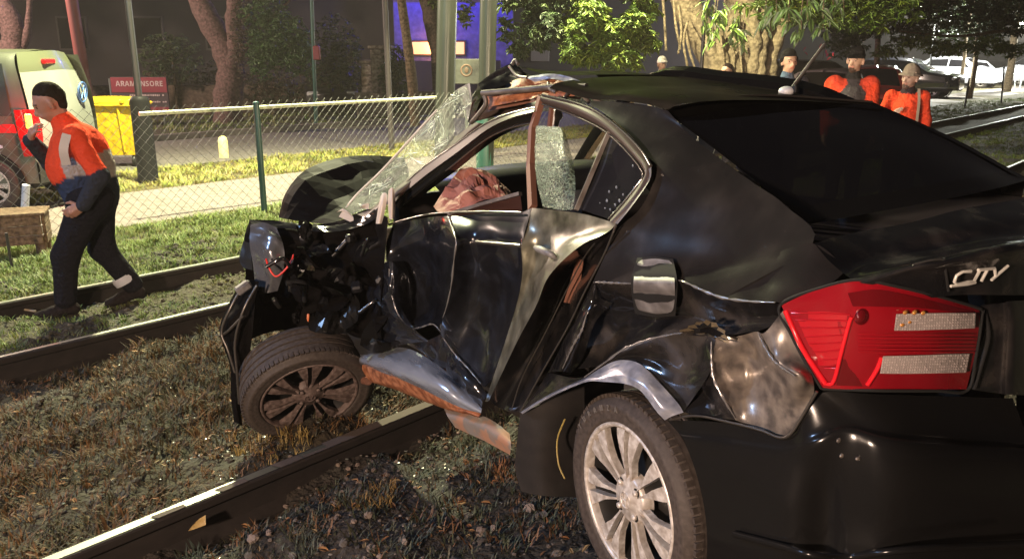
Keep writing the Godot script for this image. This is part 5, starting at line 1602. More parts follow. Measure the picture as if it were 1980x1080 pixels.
	sheet(st, [[V(0.038,0.973,-1.001), V(0.102,1.019,-0.87), V(0.155,1.069,-0.723)], [V(0.038,0.949,-1.031), V(0.129,0.977,-0.913), V(0.187,1.004,-0.755)]], 4, 3)
	part("inner_door_panel", st, mats["maroon_trim"], car)


# ---------------------------------------------------------------- street, vehicles, fence, poles
func post(called: String, label: String, category: String, foot: Vector3, head: Vector3, r: float, m: Material, group := "", r2 := -1.0) -> Node3D:
	var o := thing(called, label, category, foot, group)
	var st := new_st()
	tube(st, [Vector3.ZERO, (head - foot) * 0.5, head - foot], [r, (r + (r2 if r2 > 0.0 else r)) / 2, r2 if r2 > 0.0 else r], 14)
	part("pole", st, m, o)
	return o

func make_backdrop() -> void:
	var green := mat("green_paint", lin(0.02, 0.075, 0.06), 0.4)
	var dark := mat("dark_post", lin(0.05, 0.042, 0.045), 0.5, 0.2)
	mat("column_steel", lin(0.028, 0.032, 0.027), 0.33, 0.25)
	var o: Node3D
	# poles
	o = post("utility_pole", "red painted pole leaning beside the van and the yellow bin", "pole", V(-9.525,0.321,-19) * V(1, 0, 1), V(-9.634,3.683,-19), 0.13, mat("red_pole", lin(0.20, 0.05, 0.045), 0.55))
	o = post("utility_pole", "slim dark pole rising in front of the slender tree", "pole", V(-2.349,0,-16.229), V(-2.371,3.316,-16.2), 0.055, dark)
	o = post("utility_pole", "thin green pole carrying a small red box", "pole", V(-5.05,0,-21.603), V(-4.928,3.812,-21.5), 0.045, green)
	var st := new_st()
	box(st, V(-4.876,1.837,-21.4) - o.position, V(0.16, 0.34, 0.14), 0.02)
	part("red_box", st, mat("red_box", lin(0.16, 0.02, 0.025), 0.5), o)
	o = post("steel_column", "thick pale steel column left of the grey cabinet", "column", V(-1.077,-0.128,-13) * V(1, 0, 1), V(-0.946,3.088,-13), 0.15, mats["column_steel"], "pale steel columns")
	o = post("steel_column", "thick pale steel column right of the grey cabinet, seen again through the car window", "column", V(-0.405,-0.039,-12.4) * V(1, 0, 1), V(-0.32,3.029,-12.4), 0.125, mats["column_steel"], "pale steel columns")
	st = new_st()
	lathe(st, [Vector2(0.13, 0.0), Vector2(0.13, 0.9), Vector2(0.126, 0.92)], Vector3.ZERO, Basis(), 16)
	part("green_band", st, green, o, "green painted foot of the column")
	# grey cabinet with a round emblem, on a post
	o = thing("cabinet_sign", "grey panel with a faded ring emblem between the two pale columns", "sign", V(-0.796,-0.32,-14.6) * V(1, 0, 1))
	st = new_st()
	var p: Vector3 = V(-0.779,1.518,-14.6) - o.position
	box(st, p, V(0.47, 0.42, 0.07), 0.012)
	part("panel", st, mat("cabinet_grey", lin(0.06, 0.064, 0.056), 0.55, 0.0, {"tri": 2.0, "tex": noise_tex(0.02, 91, [[0.0, Color(0.8, 0.8, 0.78)], [1.0, Color(1, 1, 1)]], 4, 256)}), o)
	st = new_st()
	lathe(st, [Vector2(0.075, 0.0), Vector2(0.08, 0.006), Vector2(0.1, 0.006), Vector2(0.105, 0.0)], p + V(0, 0.02, 0.036), Basis(Vector3.RIGHT, PI / 2), 28)
	ball(st, p + V(0, 0.02, 0.037), V(0.035, 0.05, 0.006), 6, 14)
	part("ring_emblem", st, mat("faded_orange", lin(0.10, 0.06, 0.04), 0.6), o)
	st = new_st()
	tube(st, [Vector3.ZERO, p - V(0, 0.2, 0.0)], 0.03, 8)
	part("post", st, mats["galvanised"], o)
	make_fence(green)
	make_bin()
	make_signs()
	make_buildings()
	make_van()
	make_parked_cars()

func make_fence(green: Material) -> void:
	var o := thing("chain_link_fence", "chain link fence with a pale top pipe between track and footpath", "fence", at_track(-8.62, 4.0))
	var base := o.position
	var st := new_st()
	tube(st, [V(-4.213,1.152,-9.5) - base, V(-1.132,1.183,-12.6) - base], 0.024, 10)
	part("top_pipe", st, mat("pale_pipe", lin(0.55, 0.57, 0.42), 0.45, 0.2), o)
	for a in [5.2, 2.0, -1.4]:
		st = new_st()
		var f := at_track(-8.62, a) - base
		if a == 5.2:
			f = V(-2.91,0,-9.585) - base
		tube(st, [f, f + V(0, 1.27, 0)], 0.036, 12)
		ball(st, f + V(0, 1.27, 0), V(0.037, 0.02, 0.037), 4, 12)
		part("fence_post", st, green, o)
	# woven diamonds: two sets of slanting wires
	st = new_st()
	var len_ := 14.0
	var hgt := 1.26
	var step := 0.105
	var n := int((len_ + hgt) / step)
	for k in n:
		for s in [1, -1]:
			var a0 := -3.0 + k * step
			var p0 := a0 - (hgt if s > 0 else 0.0)
			var p1 := a0 - (0.0 if s > 0 else hgt)
			var w := V(0, 0, 0)
			var q0 := at_track(-8.6 + s * 0.003, p0, 0.03) - base + w
			var q1 := at_track(-8.6 + s * 0.003, p1, 0.03 + hgt) - base + w
			tube(st, [q0, q1], 0.0021, 3, false)
	var m := part("wire_mesh", st, mat("wire", lin(0.13, 0.13, 0.125), 0.5, 0.6), o)
	m.set_meta("kind", "stuff")
	# the same line of fence goes on at the right: thin dark posts and wires
	var feet := [V(15.415,0,-28.689), V(18.401,0,-31.728), V(12.754,0,-25.945)]
	var heads := [V(15.444,1.046,-28.6), V(18.191,1.375,-31.6), V(12.809,0.767,-26.2)]
	var labels := ["thin black fence post below the white parked car", "thin black fence post in front of the pale tree trunk at the right", "thin black fence post beside the seated man's orange sleeve at the right"]
	labels[2] = "thin black fence post just right of the man in a hat"
	for k in 3:
		post("fence_post", labels[k], "post", feet[k], Vector3(feet[k].x + (heads[k].x - feet[k].x) * 0.5, heads[k].y, feet[k].z), 0.03, mats["black_pole"], "thin fence posts at the right")
	# bicycle hoops far right
	for k in 4:
		var h := thing("bicycle_hoop", ["leftmost pale bicycle hoop at the far right kerb", "second pale bicycle hoop from the left at the far right kerb", "third pale bicycle hoop from the left at the far right kerb", "rightmost pale bicycle hoop at the far right kerb"][k], "bicycle stand", V(27.061,0,-45.673) + V(k * 0.55, 0, -k * 0.4), "bicycle hoops at the far right")
		st = new_st()
		tube(st, spline([V(-0.3, 0, 0), V(-0.3, 0.6, 0), V(0, 0.82, 0), V(0.3, 0.6, 0), V(0.3, 0, 0)], 16), 0.03, 8)
		part("hoop", st, mat("pale_hoop", lin(0.5, 0.55, 0.55), 0.4, 0.3), h)

func make_bin() -> void:
	var o := thing("waste_container", "big yellow wheeled waste container beside the black lamp post", "waste bin", V(-6.659,0,-13.963), "", 0.12)
	var yellow := mat("yellow_plastic", lin(0.72, 0.48, 0.015), 0.45, 0.0, {"tri": 1.4, "tex": noise_tex(0.012, 95, [[0.0, Color(0.7, 0.66, 0.6)], [0.5, Color(0.95, 0.94, 0.9)], [1.0, Color(1, 1, 1)]], 5)})
	var st := new_st()
	sheet(st, [[V(-0.52,1.0,0.36), V(-0.52,0.99,-0.4)], [V(-0.45,0.2,0.28), V(-0.45,0.2,-0.32)]], 3, 3, 0.0, 1.0, 1, true)
	sheet(st, [[V(0.52,1.0,0.36), V(0.52,0.99,-0.4)], [V(0.45,0.2,0.28), V(0.45,0.2,-0.32)]], 3, 3, 0.0, 1.0, 1, true)
	sheet(st, [[V(-0.52,1.0,0.36), V(0.0,1.0,0.385), V(0.52,1.0,0.36)], [V(-0.485,0.6,0.325), V(0.0,0.6,0.35), V(0.485,0.6,0.325)], [V(-0.45,0.2,0.28), V(0.0,0.2,0.3), V(0.45,0.2,0.28)]], 6, 6, 0.006, 4.0)
	sheet(st, [[V(-0.52,1.0,-0.4), V(0.52,1.0,-0.4)], [V(-0.45,0.2,-0.32), V(0.45,0.2,-0.32)]], 3, 3)
	sheet(st, [[V(-0.45,0.2,0.28), V(0.45,0.2,0.28)], [V(-0.45,0.2,-0.32), V(0.45,0.2,-0.32)]], 2, 2)
	part("body", st, yellow, o)
	for x in [-0.3, 0.24]:
		st = new_st()
		sheet(st, [[V(x - 0.035,0.97,0.37), V(x,0.97,0.415), V(x + 0.035,0.97,0.37)], [V(x - 0.03,0.25,0.285), V(x,0.25,0.325), V(x + 0.03,0.25,0.285)]], 4, 3)
		part("rib", st, yellow, o)
	st = new_st()
	box(st, V(0, 1.01, 0.0), V(1.12, 0.055, 0.86), 0.018)
	part("rim", st, yellow, o)
	st = new_st()
	sheet(st, [[V(-0.53,1.035,0.4), V(0,1.05,0.4), V(0.53,1.035,0.4)], [V(-0.53,1.12,0.0), V(0,1.14,0.0), V(0.53,1.12,0.0)], [V(-0.53,1.06,-0.42), V(0,1.07,-0.42), V(0.53,1.06,-0.42)]], 5, 5)
	var lid := part("lid", st, yellow, o)
	for x in [-0.42, 0.33, 0.47]:
		st = new_st()
		box(st, V(x, 1.07, 0.42), V(0.07, 0.08, 0.06), 0.02)
		part("lid_grip", st, yellow, lid)
	for q in [V(-0.36,0.1,0.2), V(0.36,0.1,0.2), V(-0.36,0.1,-0.24), V(0.36,0.1,-0.24)]:
		st = new_st()
		lathe(st, [Vector2(0, -0.025), Vector2(0.09, -0.025), Vector2(0.1, -0.015), Vector2(0.1, 0.015), Vector2(0.09, 0.025), Vector2(0, 0.025)], q, Basis(Vector3.FORWARD, PI / 2), 16)
		box(st, q + V(0, 0.09, 0), V(0.05, 0.08, 0.09), 0.01)
		part("castor", st, mats["black_plastic"], o)

func make_signs() -> void:
	var o := thing("signboard", "dark red signboard with pale lettering behind the black lamp post", "sign", V(-9.781,-0.127,-22) * V(1, 0, 1), "", 0.0)
	var c: Vector3 = V(-9.664,0.749,-22) - o.position
	var st := new_st()
	box(st, c, V(1.46, 0.98, 0.05), 0.006)
	part("board", st, mat("sign_dark", lin(0.035, 0.022, 0.026), 0.55), o)
	var red := mat("sign_red", lin(0.16, 0.016, 0.028), 0.5)
	st = new_st()
	box(st, c + V(0, 0.29, 0.029), V(1.44, 0.38, 0.012), 0.002)
	box(st, c + V(0.0, -0.37, 0.029), V(1.44, 0.2, 0.012), 0.002)
	part("red_panel", st, red, o)
	var pale := mat("sign_letter", lin(0.36, 0.28, 0.27), 0.6)
	var l := part("lettering", text_mesh("ARAMENSORE", 0.185, 0.006), pale, o)
	l.position = c + V(0.02, 0.32, 0.037)
	var rs := RandomNumberGenerator.new()
	rs.seed = 15
	for line in [[0.03, 0.24, 0.62, 0.05], [-0.14, 0.1, 0.66, 0.045], [-0.37, 0.1, 0.5, 0.06]]:   # lines too small to read: rows of short strokes
		st = new_st()
		var x: float = line[1] - 0.5
		while x < line[2]:
			var w := rs.randf_range(0.02, 0.05)
			box(st, c + V(x + w / 2, line[0] + rs.randf_range(-0.004, 0.004), 0.036), V(w, line[3] * rs.randf_range(0.7, 1.0), 0.006))
			x += w + (0.014 if rs.randf() < 0.8 else 0.06)
		var m := part("small_print", st, pale, o)
		m.set_meta("kind", "stuff")
	for x in [-0.66, 0.66]:
		st = new_st()
		tube(st, [V(x, 0, -0.05), V(x, c.y + 0.45, -0.05)], 0.035, 8)
		part("post", st, mats["galvanised"], o)
	o = thing("bollard", "short cream bollard at the edge of the lawn", "bollard", V(-5.195,0,-14.975))
	st = new_st()
	lathe(st, [Vector2(0.085, 0), Vector2(0.085, 0.3), Vector2(0.07, 0.36), Vector2(0.035, 0.39), Vector2(0, 0.395)], Vector3.ZERO, Basis(), 18)
	part("body", st, mat("cream_paint", lin(0.68, 0.6, 0.3), 0.6), o)
	# weathered timber box on short legs beside the track, with a rod and a leaning pale stake
	o = thing("timber_box", "weathered timber trackside box on short legs at the left edge", "box", V(-4.54,0,-7.503), "", 0.38)
	var wood := mat("old_wood", lin(0.20, 0.135, 0.085), 0.85, 0.0, {"tri": 1.6, "tex": noise_tex(0.02, 97, [[0.0, Color(0.45, 0.4, 0.36)], [0.5, Color(0.8, 0.76, 0.7)], [1.0, Color(1, 1, 1)]], 6), "bump": noise_tex(0.03, 98, [], 5, 256), "bump_cm": 0.6})
	for k in 3:
		st = new_st()
		box(st, V(-0.18, 0.165 + k * 0.088, 0.16), V(0.74, 0.084, 0.03), 0.006)
		part("plank", st, wood, o)
		st = new_st()
		box(st, V(0.205, 0.165 + k * 0.088, -0.015), V(0.03, 0.084, 0.318), 0.006)
		part("plank", st, wood, o)
	for k in 4:
		st = new_st()
		box(st, V(-0.18, 0.40, 0.135 - k * 0.1), V(0.82, 0.03, 0.097), 0.006)
		part("lid_plank", st, wood, o)
	for q in [V(0.16, 0.06, 0.12), V(0.16, 0.06, -0.12), V(-0.5, 0.06, 0.12)]:
		st = new_st()
		box(st, q, V(0.09, 0.16, 0.09), 0.01)
		part("leg", st, wood, o)
	post("iron_rod", "thin black iron rod in front of the timber box", "rod", V(-4.24,0,-6.788), V(-4.24,0,-6.788) + V(0.0, 0.36, 0), 0.012, mats["black_pole"])
	post("stake", "pale blue-grey stake leaning behind the timber box", "stake", V(-5.424,0,-9.027), V(-5.424,0,-9.027) + V(0.09, 0.42, 0.0), 0.04, mat("pale_stake", lin(0.45, 0.5, 0.58), 0.6))

func wall(called: String, label: String, category: String, a: Vector3, b: Vector3, h: float, t: float, m: Material) -> Node3D:
	var o := thing(called, label, category, (a + b) / 2)
	var d := (b - a)
	var st := new_st()
	box(st, V(0, h / 2, 0), V(d.length(), h, t), 0.02, Basis(Vector3.UP, -atan2(d.z, d.x)))
	part("wall_body", st, m, o)
	return o

func make_buildings() -> void:
	var plaster := mat("stone_plaster", lin(0.24, 0.21, 0.17), 0.9, 0.0, {"tri": 0.8, "tex": noise_tex(0.02, 101, [[0.0, Color(0.45, 0.42, 0.38)], [0.6, Color(0.85, 0.83, 0.8)], [1.0, Color(1, 1, 1)]], 6)})
	# garden wall along the far side of the street
	wall("garden_wall", "low brown garden wall below the hedge across the street", "wall", V(-13.857,-0.146,-25) * V(1, 0, 1), V(-4.989,-0.302,-27) * V(1, 0, 1), 0.9, 0.25, mat("brown_wall", lin(0.12, 0.085, 0.06), 0.9, 0.0, {"tri": 0.8, "tex": noise_tex(0.02, 102, [[0.0, Color(0.5, 0.46, 0.42)], [1.0, Color(1, 1, 1)]], 5)}))
	# dark house behind the hedge at the left
	var o := thing("house", "unlit dark house behind the signboard at the left", "house", V(-15.505,-0.93,-34) * V(1, 0, 1))
	var st := new_st()
	box(st, V(0, 3.0, -3.0), V(22.0, 6.0, 6.0), 0.05)
	part("wall", st, mat("dark_render", lin(0.035, 0.03, 0.03), 0.9), o)
	for x in [-1.8, 1.2, 4.0]:
		st = new_st()
		box(st, V(x, 2.6, 0.03), V(1.2, 1.3, 0.08), 0.01)
		var f := part("window", st, mat("dark_frame", lin(0.05, 0.045, 0.04), 0.6), o)
		st = new_st()
		box(st, V(x, 2.6, 0.075), V(1.04, 1.14, 0.012))
		part("pane", st, mat("night_pane", lin(0.01, 0.01, 0.012), 0.05), f)
	st = new_st()
	sheet(st, [[V(-11.6, 6.0, 0.6), V(11.6, 6.0, 0.6)], [V(-11.6, 8.0, -3.0), V(11.6, 8.0, -3.0)], [V(-11.6, 6.0, -6.6), V(11.6, 6.0, -6.6)]], 4, 4, 0.0, 1.0, 1, true)
	part("roof", st, mat("dark_roof", lin(0.04, 0.032, 0.03), 0.8), o)
	# stone gate piers
	for k in 2:
		o = thing("gate_pier", ["pale stone gate pier, the shorter left one, left of the slim dark pole", "pale stone gate pier, the taller one just left of the slim dark pole"][k], "gate pier", [V(-4.124,-0.086,-25), V(-3.757,-0.115,-24.6)][k] * V(1, 0, 1), "stone gate piers")
		st = new_st()
		var hh: float = [1.55, 1.95][k]
		box(st, V(0, hh / 2, 0), V(0.55, hh, 0.5), 0.03)
		part("pier", st, plaster, o)
		for j in 5:
			st = new_st()
			box(st, V(0, 0.2 + j * hh / 5.4, 0.27), V(0.5, hh / 5.4 - 0.05, 0.05), 0.015)
			part("stone", st, plaster, o)
		st = new_st()
		box(st, V(0, hh + 0.05, 0), V(0.66, 0.1, 0.6), 0.02)
		part("cap", st, plaster, o)
	wall("low_wall", "low pale wall running from the gate piers to the pale columns", "wall", V(-4.474,-0.143,-24.2) * V(1, 0, 1), V(-2.2,-0.247,-25.5) * V(1, 0, 1), 0.75, 0.2, plaster)
	# building lit blue, its ground floor window glowing
	o = thing("blue_building", "building with a facade washed in blue light behind the pale columns", "building", V(-2.101,-0.689,-31) * V(1, 0, 1))
	st = new_st()
	box(st, V(0, 4.0, -2.5), V(4.3, 8.0, 5.0), 0.03)
	part("wall", st, mat("blue_wall", lin(0.14, 0.13, 0.5), 0.8, 0.0, {"tri": 0.6, "tex": noise_tex(0.02, 103, [[0.0, Color(0.7, 0.7, 0.7)], [1.0, Color(1, 1, 1)]], 4, 256)}), o)  # blue light is partly put into the wall colour
	st = new_st()
	box(st, V(-0.1, 4.05, 0.05), V(4.2, 0.12, 0.14), 0.01)
	box(st, V(-0.1, 3.75, 0.04), V(4.2, 0.06, 0.1), 0.01)
	part("string_course", st, mats["blue_wall"], o)
	for x in [-2.75, -1.65]:
		st = new_st()
		box(st, V(x + 1.6, 2.02, 0.04), V(1.0, 0.55, 0.08), 0.01)
		var f := part("window", st, mats["dark_frame"], o)
		st = new_st()
		box(st, V(x + 1.6, 2.02, 0.085), V(0.86, 0.42, 0.012))
		part("lit_window_pane", st, mat("lit_pane", Color(0.9, 0.8, 0.6), 0.4, 0.0, {"glow": Color(1.0, 0.66, 0.42), "glow_energy": 1.3}), f)
	st = new_st()
	box(st, V(-0.6, 0.8, 0.5), V(4.6, 1.6, 0.1), 0.02)
	part("dark_gate", st, mat("violet_gate", lin(0.03, 0.022, 0.045), 0.7), o)
	omni(V(-0.7, 2.05, 0.4), Color(1.0, 0.66, 0.42), 2.0, 0.3, o)
	for x in [-1.2, 1.2]:
		st = new_st()
		box(st, V(x, 5.6, 1.1), V(0.34, 0.2, 0.2), 0.02)
		var f := part("floodlight", st, mats["black_plastic"], o)
		st = new_st()
		box(st, V(x, 5.49, 1.05), V(0.28, 0.012, 0.14))
		part("floodlight_glass", st, mat("blue_glow", Color(0.3, 0.3, 0.9), 0.3, 0.0, {"glow": Color(0.25, 0.22, 1.0), "glow_energy": 3.0}), f)
		st = new_st()
		tube(st, [V(x, 5.68, 1.1), V(x, 5.9, 0.6), V(x, 5.9, 0.0)], 0.03, 6)
		part("floodlight_arm", st, mats["black_plastic"], f)
		omni(V(x, 5.4, 1.1), Color(0.24, 0.2, 1.0), 12.0, 0.12, o)
	# unlit block far behind the banyan tree
	o = thing("dark_building", "dark building far behind the banyan tree", "building", V(5.622,0.379,-44) * V(1, 0, 1))
	st = new_st()
	box(st, V(0, 4.5, -3), V(16.0, 9.0, 6.0), 0.05)
	part("wall", st, mat("night_violet", lin(0.05, 0.045, 0.065), 0.9), o)
	st = new_st()
	box(st, V(1.427,1.775,-43.8) - o.position, V(0.95, 0.62, 0.1), 0.02)
	part("pale_panel", st, mat("pale_panel", lin(0.3, 0.26, 0.3), 0.7), o)

# ---------------------------------------------------------------- vehicles
# half sections along the length: [x, y_bottom, half width, y_belt, y_top, half width at the top]; x runs backwards from the nose
func shell_point(s: Array, t: float, side: float) -> Vector3:
	var yb: float = s[1]
	var w: float = s[2]
	var belt: float = s[3]
	var top: float = s[4]
	var wt: float = s[5]
	var keys := [Vector2(w * 0.9, yb), Vector2(w * 0.99, yb + 0.14), Vector2(w, lerpf(yb, belt, 0.6)), Vector2(w * 0.965, belt), Vector2(lerpf(w * 0.95, wt, 0.85), lerpf(belt, top, 0.82)), Vector2(wt * 0.86, top - 0.012), Vector2(wt * 0.45, top + 0.02), Vector2(0, top + 0.03)]
	var u := t * (keys.size() - 1)
	var i := mini(int(u), keys.size() - 2)
	var q: Vector2 = keys[i].lerp(keys[i + 1], u - i)
	return V(s[0], q.y, q.x * side)

func vehicle(called: String, label: String, at: Vector3, turn: float, secs: Array, paint: Material, wheels: Array, wr: float, glass: Array, extra: Callable, group: String) -> Node3D:
	var o := thing(called, label, "car", at, group, turn)
	var st := new_st()
	var nt := 29
	var fine := []
	var per := 4
	var n := (secs.size() - 1) * per
	for k in n + 1:
		var f := float(k) / per
		var i := mini(int(f), secs.size() - 2)
		var a: Array = secs[i]
		var b: Array = secs[i + 1]
		var s := []
		for e in 6:
			s.append(lerpf(a[e], b[e], f - i))
		fine.append(s)
	next_group(st)
	for side in [-1.0, 1.0]:
		for k in n:
			for j in nt - 1:
				var t0 := float(j) / (nt - 1)
				var t1 := float(j + 1) / (nt - 1)
				quad(st, shell_point(fine[k], t0, side), shell_point(fine[k + 1], t0, side), shell_point(fine[k + 1], t1, side), shell_point(fine[k], t1, side))
		for e in [0, n]:
			for j in nt - 1:
				var p := shell_point(fine[e], float(j) / (nt - 1), side)
				var q := shell_point(fine[e], float(j + 1) / (nt - 1), side)
				quad(st, p, q, V(q.x, q.y, 0), V(p.x, p.y, 0))
	part("body", st, paint, o)
	var gm := mat("car_glass", lin(0.012, 0.012, 0.016), 0.06, 0.0, {"coat": 1.0})
	for g in glass:   # [x0, x1 at the belt, x0, x1 at the top] side windows
		for side in [-1.0, 1.0]:
			st = new_st()
			next_group(st)
			var prev := []
			for k in 7:
				var u := k / 6.0
				var row := []
				for j in 6:
					var w := j / 5.0
					var x := lerpf(lerpf(g[0], g[1], u), lerpf(g[2], g[3], u), w)
					row.append(side_point(fine, x, lerpf(3.08, 3.95, w) / 7.0, side) + V(0, 0, side * 0.006))
				if k > 0:
					for j in 5:
						quad(st, prev[j], row[j], row[j + 1], prev[j + 1])
				prev = row
			part("side_window", st, gm, o)
	for x in wheels:
		for side in [-1.0, 1.0]:
			var w := Node3D.new()
			w.name = numbered(o, "wheel")
			o.add_child(w)
			w.position = V(x, wr, side * (fine[0][2] * 1.0 + 0.0) * 0.98)
			st = new_st()
			lathe(st, [Vector2(wr * 0.66, 0.03), Vector2(wr * 0.72, 0.035), Vector2(wr * 0.95, 0.03), Vector2(wr, 0.0), Vector2(wr, -0.17), Vector2(wr * 0.6, -0.19)], Vector3.ZERO, Basis(Vector3.RIGHT, PI / 2 * side), 28)
			part("tyre", st, mats["tyre"], w)
			st = new_st()
			lathe(st, [Vector2(0.0, 0.02), Vector2(wr * 0.2, 0.025), Vector2(wr * 0.24, 0.0)], Vector3.ZERO, Basis(Vector3.RIGHT, PI / 2 * side), 20)
			lathe(st, [Vector2(wr * 0.58, 0.01), Vector2(wr * 0.66, 0.034), Vector2(wr * 0.69, 0.03)], Vector3.ZERO, Basis(Vector3.RIGHT, PI / 2 * side), 28)
			var b := Basis(Vector3.RIGHT, PI / 2 * side)
			for k in 5:
				var a := TAU * k / 5 + 0.3
				flat(st)
				var r0 := wr * 0.18
				var r1 := wr * 0.62
				quad(st, b * V(cos(a - 0.5) * r0, 0.018, sin(a - 0.5) * r0), b * V(cos(a - 0.24) * r1, 0.026, sin(a - 0.24) * r1), b * V(cos(a + 0.24) * r1, 0.026, sin(a + 0.24) * r1), b * V(cos(a + 0.5) * r0, 0.018, sin(a + 0.5) * r0))
			part("rim", st, mats["alloy"], w)
			st = new_st()
			lathe(st, [Vector2(0.0, -0.02), Vector2(wr * 0.66, -0.02)], Vector3.ZERO, Basis(Vector3.RIGHT, PI / 2 * side), 20)
			part("wheel_shadow_disc", st, mats["gap"], w)
			st = new_st()
			lathe(st, [Vector2(wr + 0.005, 0.036), Vector2(wr + 0.06, 0.022)], V(0, 0, 0), Basis(Vector3.RIGHT, PI / 2 * side), 28)
			part("arch_gap", st, mats["gap"], w)
	extra.call(o, fine, gm)
	return o

func side_point(fine: Array, x: float, t: float, side: float) -> Vector3:
	for k in fine.size() - 1:
		if x <= fine[k + 1][0] or k == fine.size() - 2:
			var f: float = clampf((x - fine[k][0]) / maxf(fine[k + 1][0] - fine[k][0], 0.001), 0.0, 1.0)
			return shell_point(fine[k], t, side).lerp(shell_point(fine[k + 1], t, side), f)
	return Vector3.ZERO

func top_panel(o: Node3D, fine: Array, x0: float, x1: float, called: String, m: Material, t0 := 0.74) -> void:   # windscreen or rear window lying on the shell
	var st := new_st()
	next_group(st)
	var prev := []
	for k in 7:
		var x := lerpf(x0, x1, k / 6.0)
		var row := []
		for j in 9:
			var w := absf(j - 4) / 4.0
			var side := -1.0 if j < 4 else 1.0
			row.append(side_point(fine, x, lerpf(0.999, t0, w), side) + V(0, 0.008, 0))
		if k > 0:
			for j in 8:
				quad(st, prev[j], row[j], row[j + 1], prev[j + 1])
		prev = row
	part(called, st, m, o)

func lights_and_plate(o: Node3D, fine: Array, nose_x: float, y: float, w: float, tail_x: float, red: bool) -> void:
	for side in [-1.0, 1.0]:
		var st := new_st()
		box(st, V(nose_x, y, side * w * 0.72), V(0.16, 0.15, 0.36), 0.04)
		part("headlight", st, mat("headlight", lin(0.6, 0.62, 0.66), 0.15, 0.5), o)
		st = new_st()
		box(st, V(tail_x, y + 0.06, side * w * 0.82), V(0.12, 0.2, 0.26), 0.03)
		part("tail_light", st, mats["lamp_red"], o)
	var s2 := new_st()
	box(s2, V(nose_x - 0.03, y - 0.22, 0), V(0.06, 0.22, w * 1.2), 0.02)
	part("grille", s2, mats["black_plastic"], o)
	s2 = new_st()
	box(s2, V(nose_x - 0.07, y - 0.3, 0), V(0.02, 0.12, 0.4), 0.003)
	part("number_plate", s2, mats["white_plastic"], o)

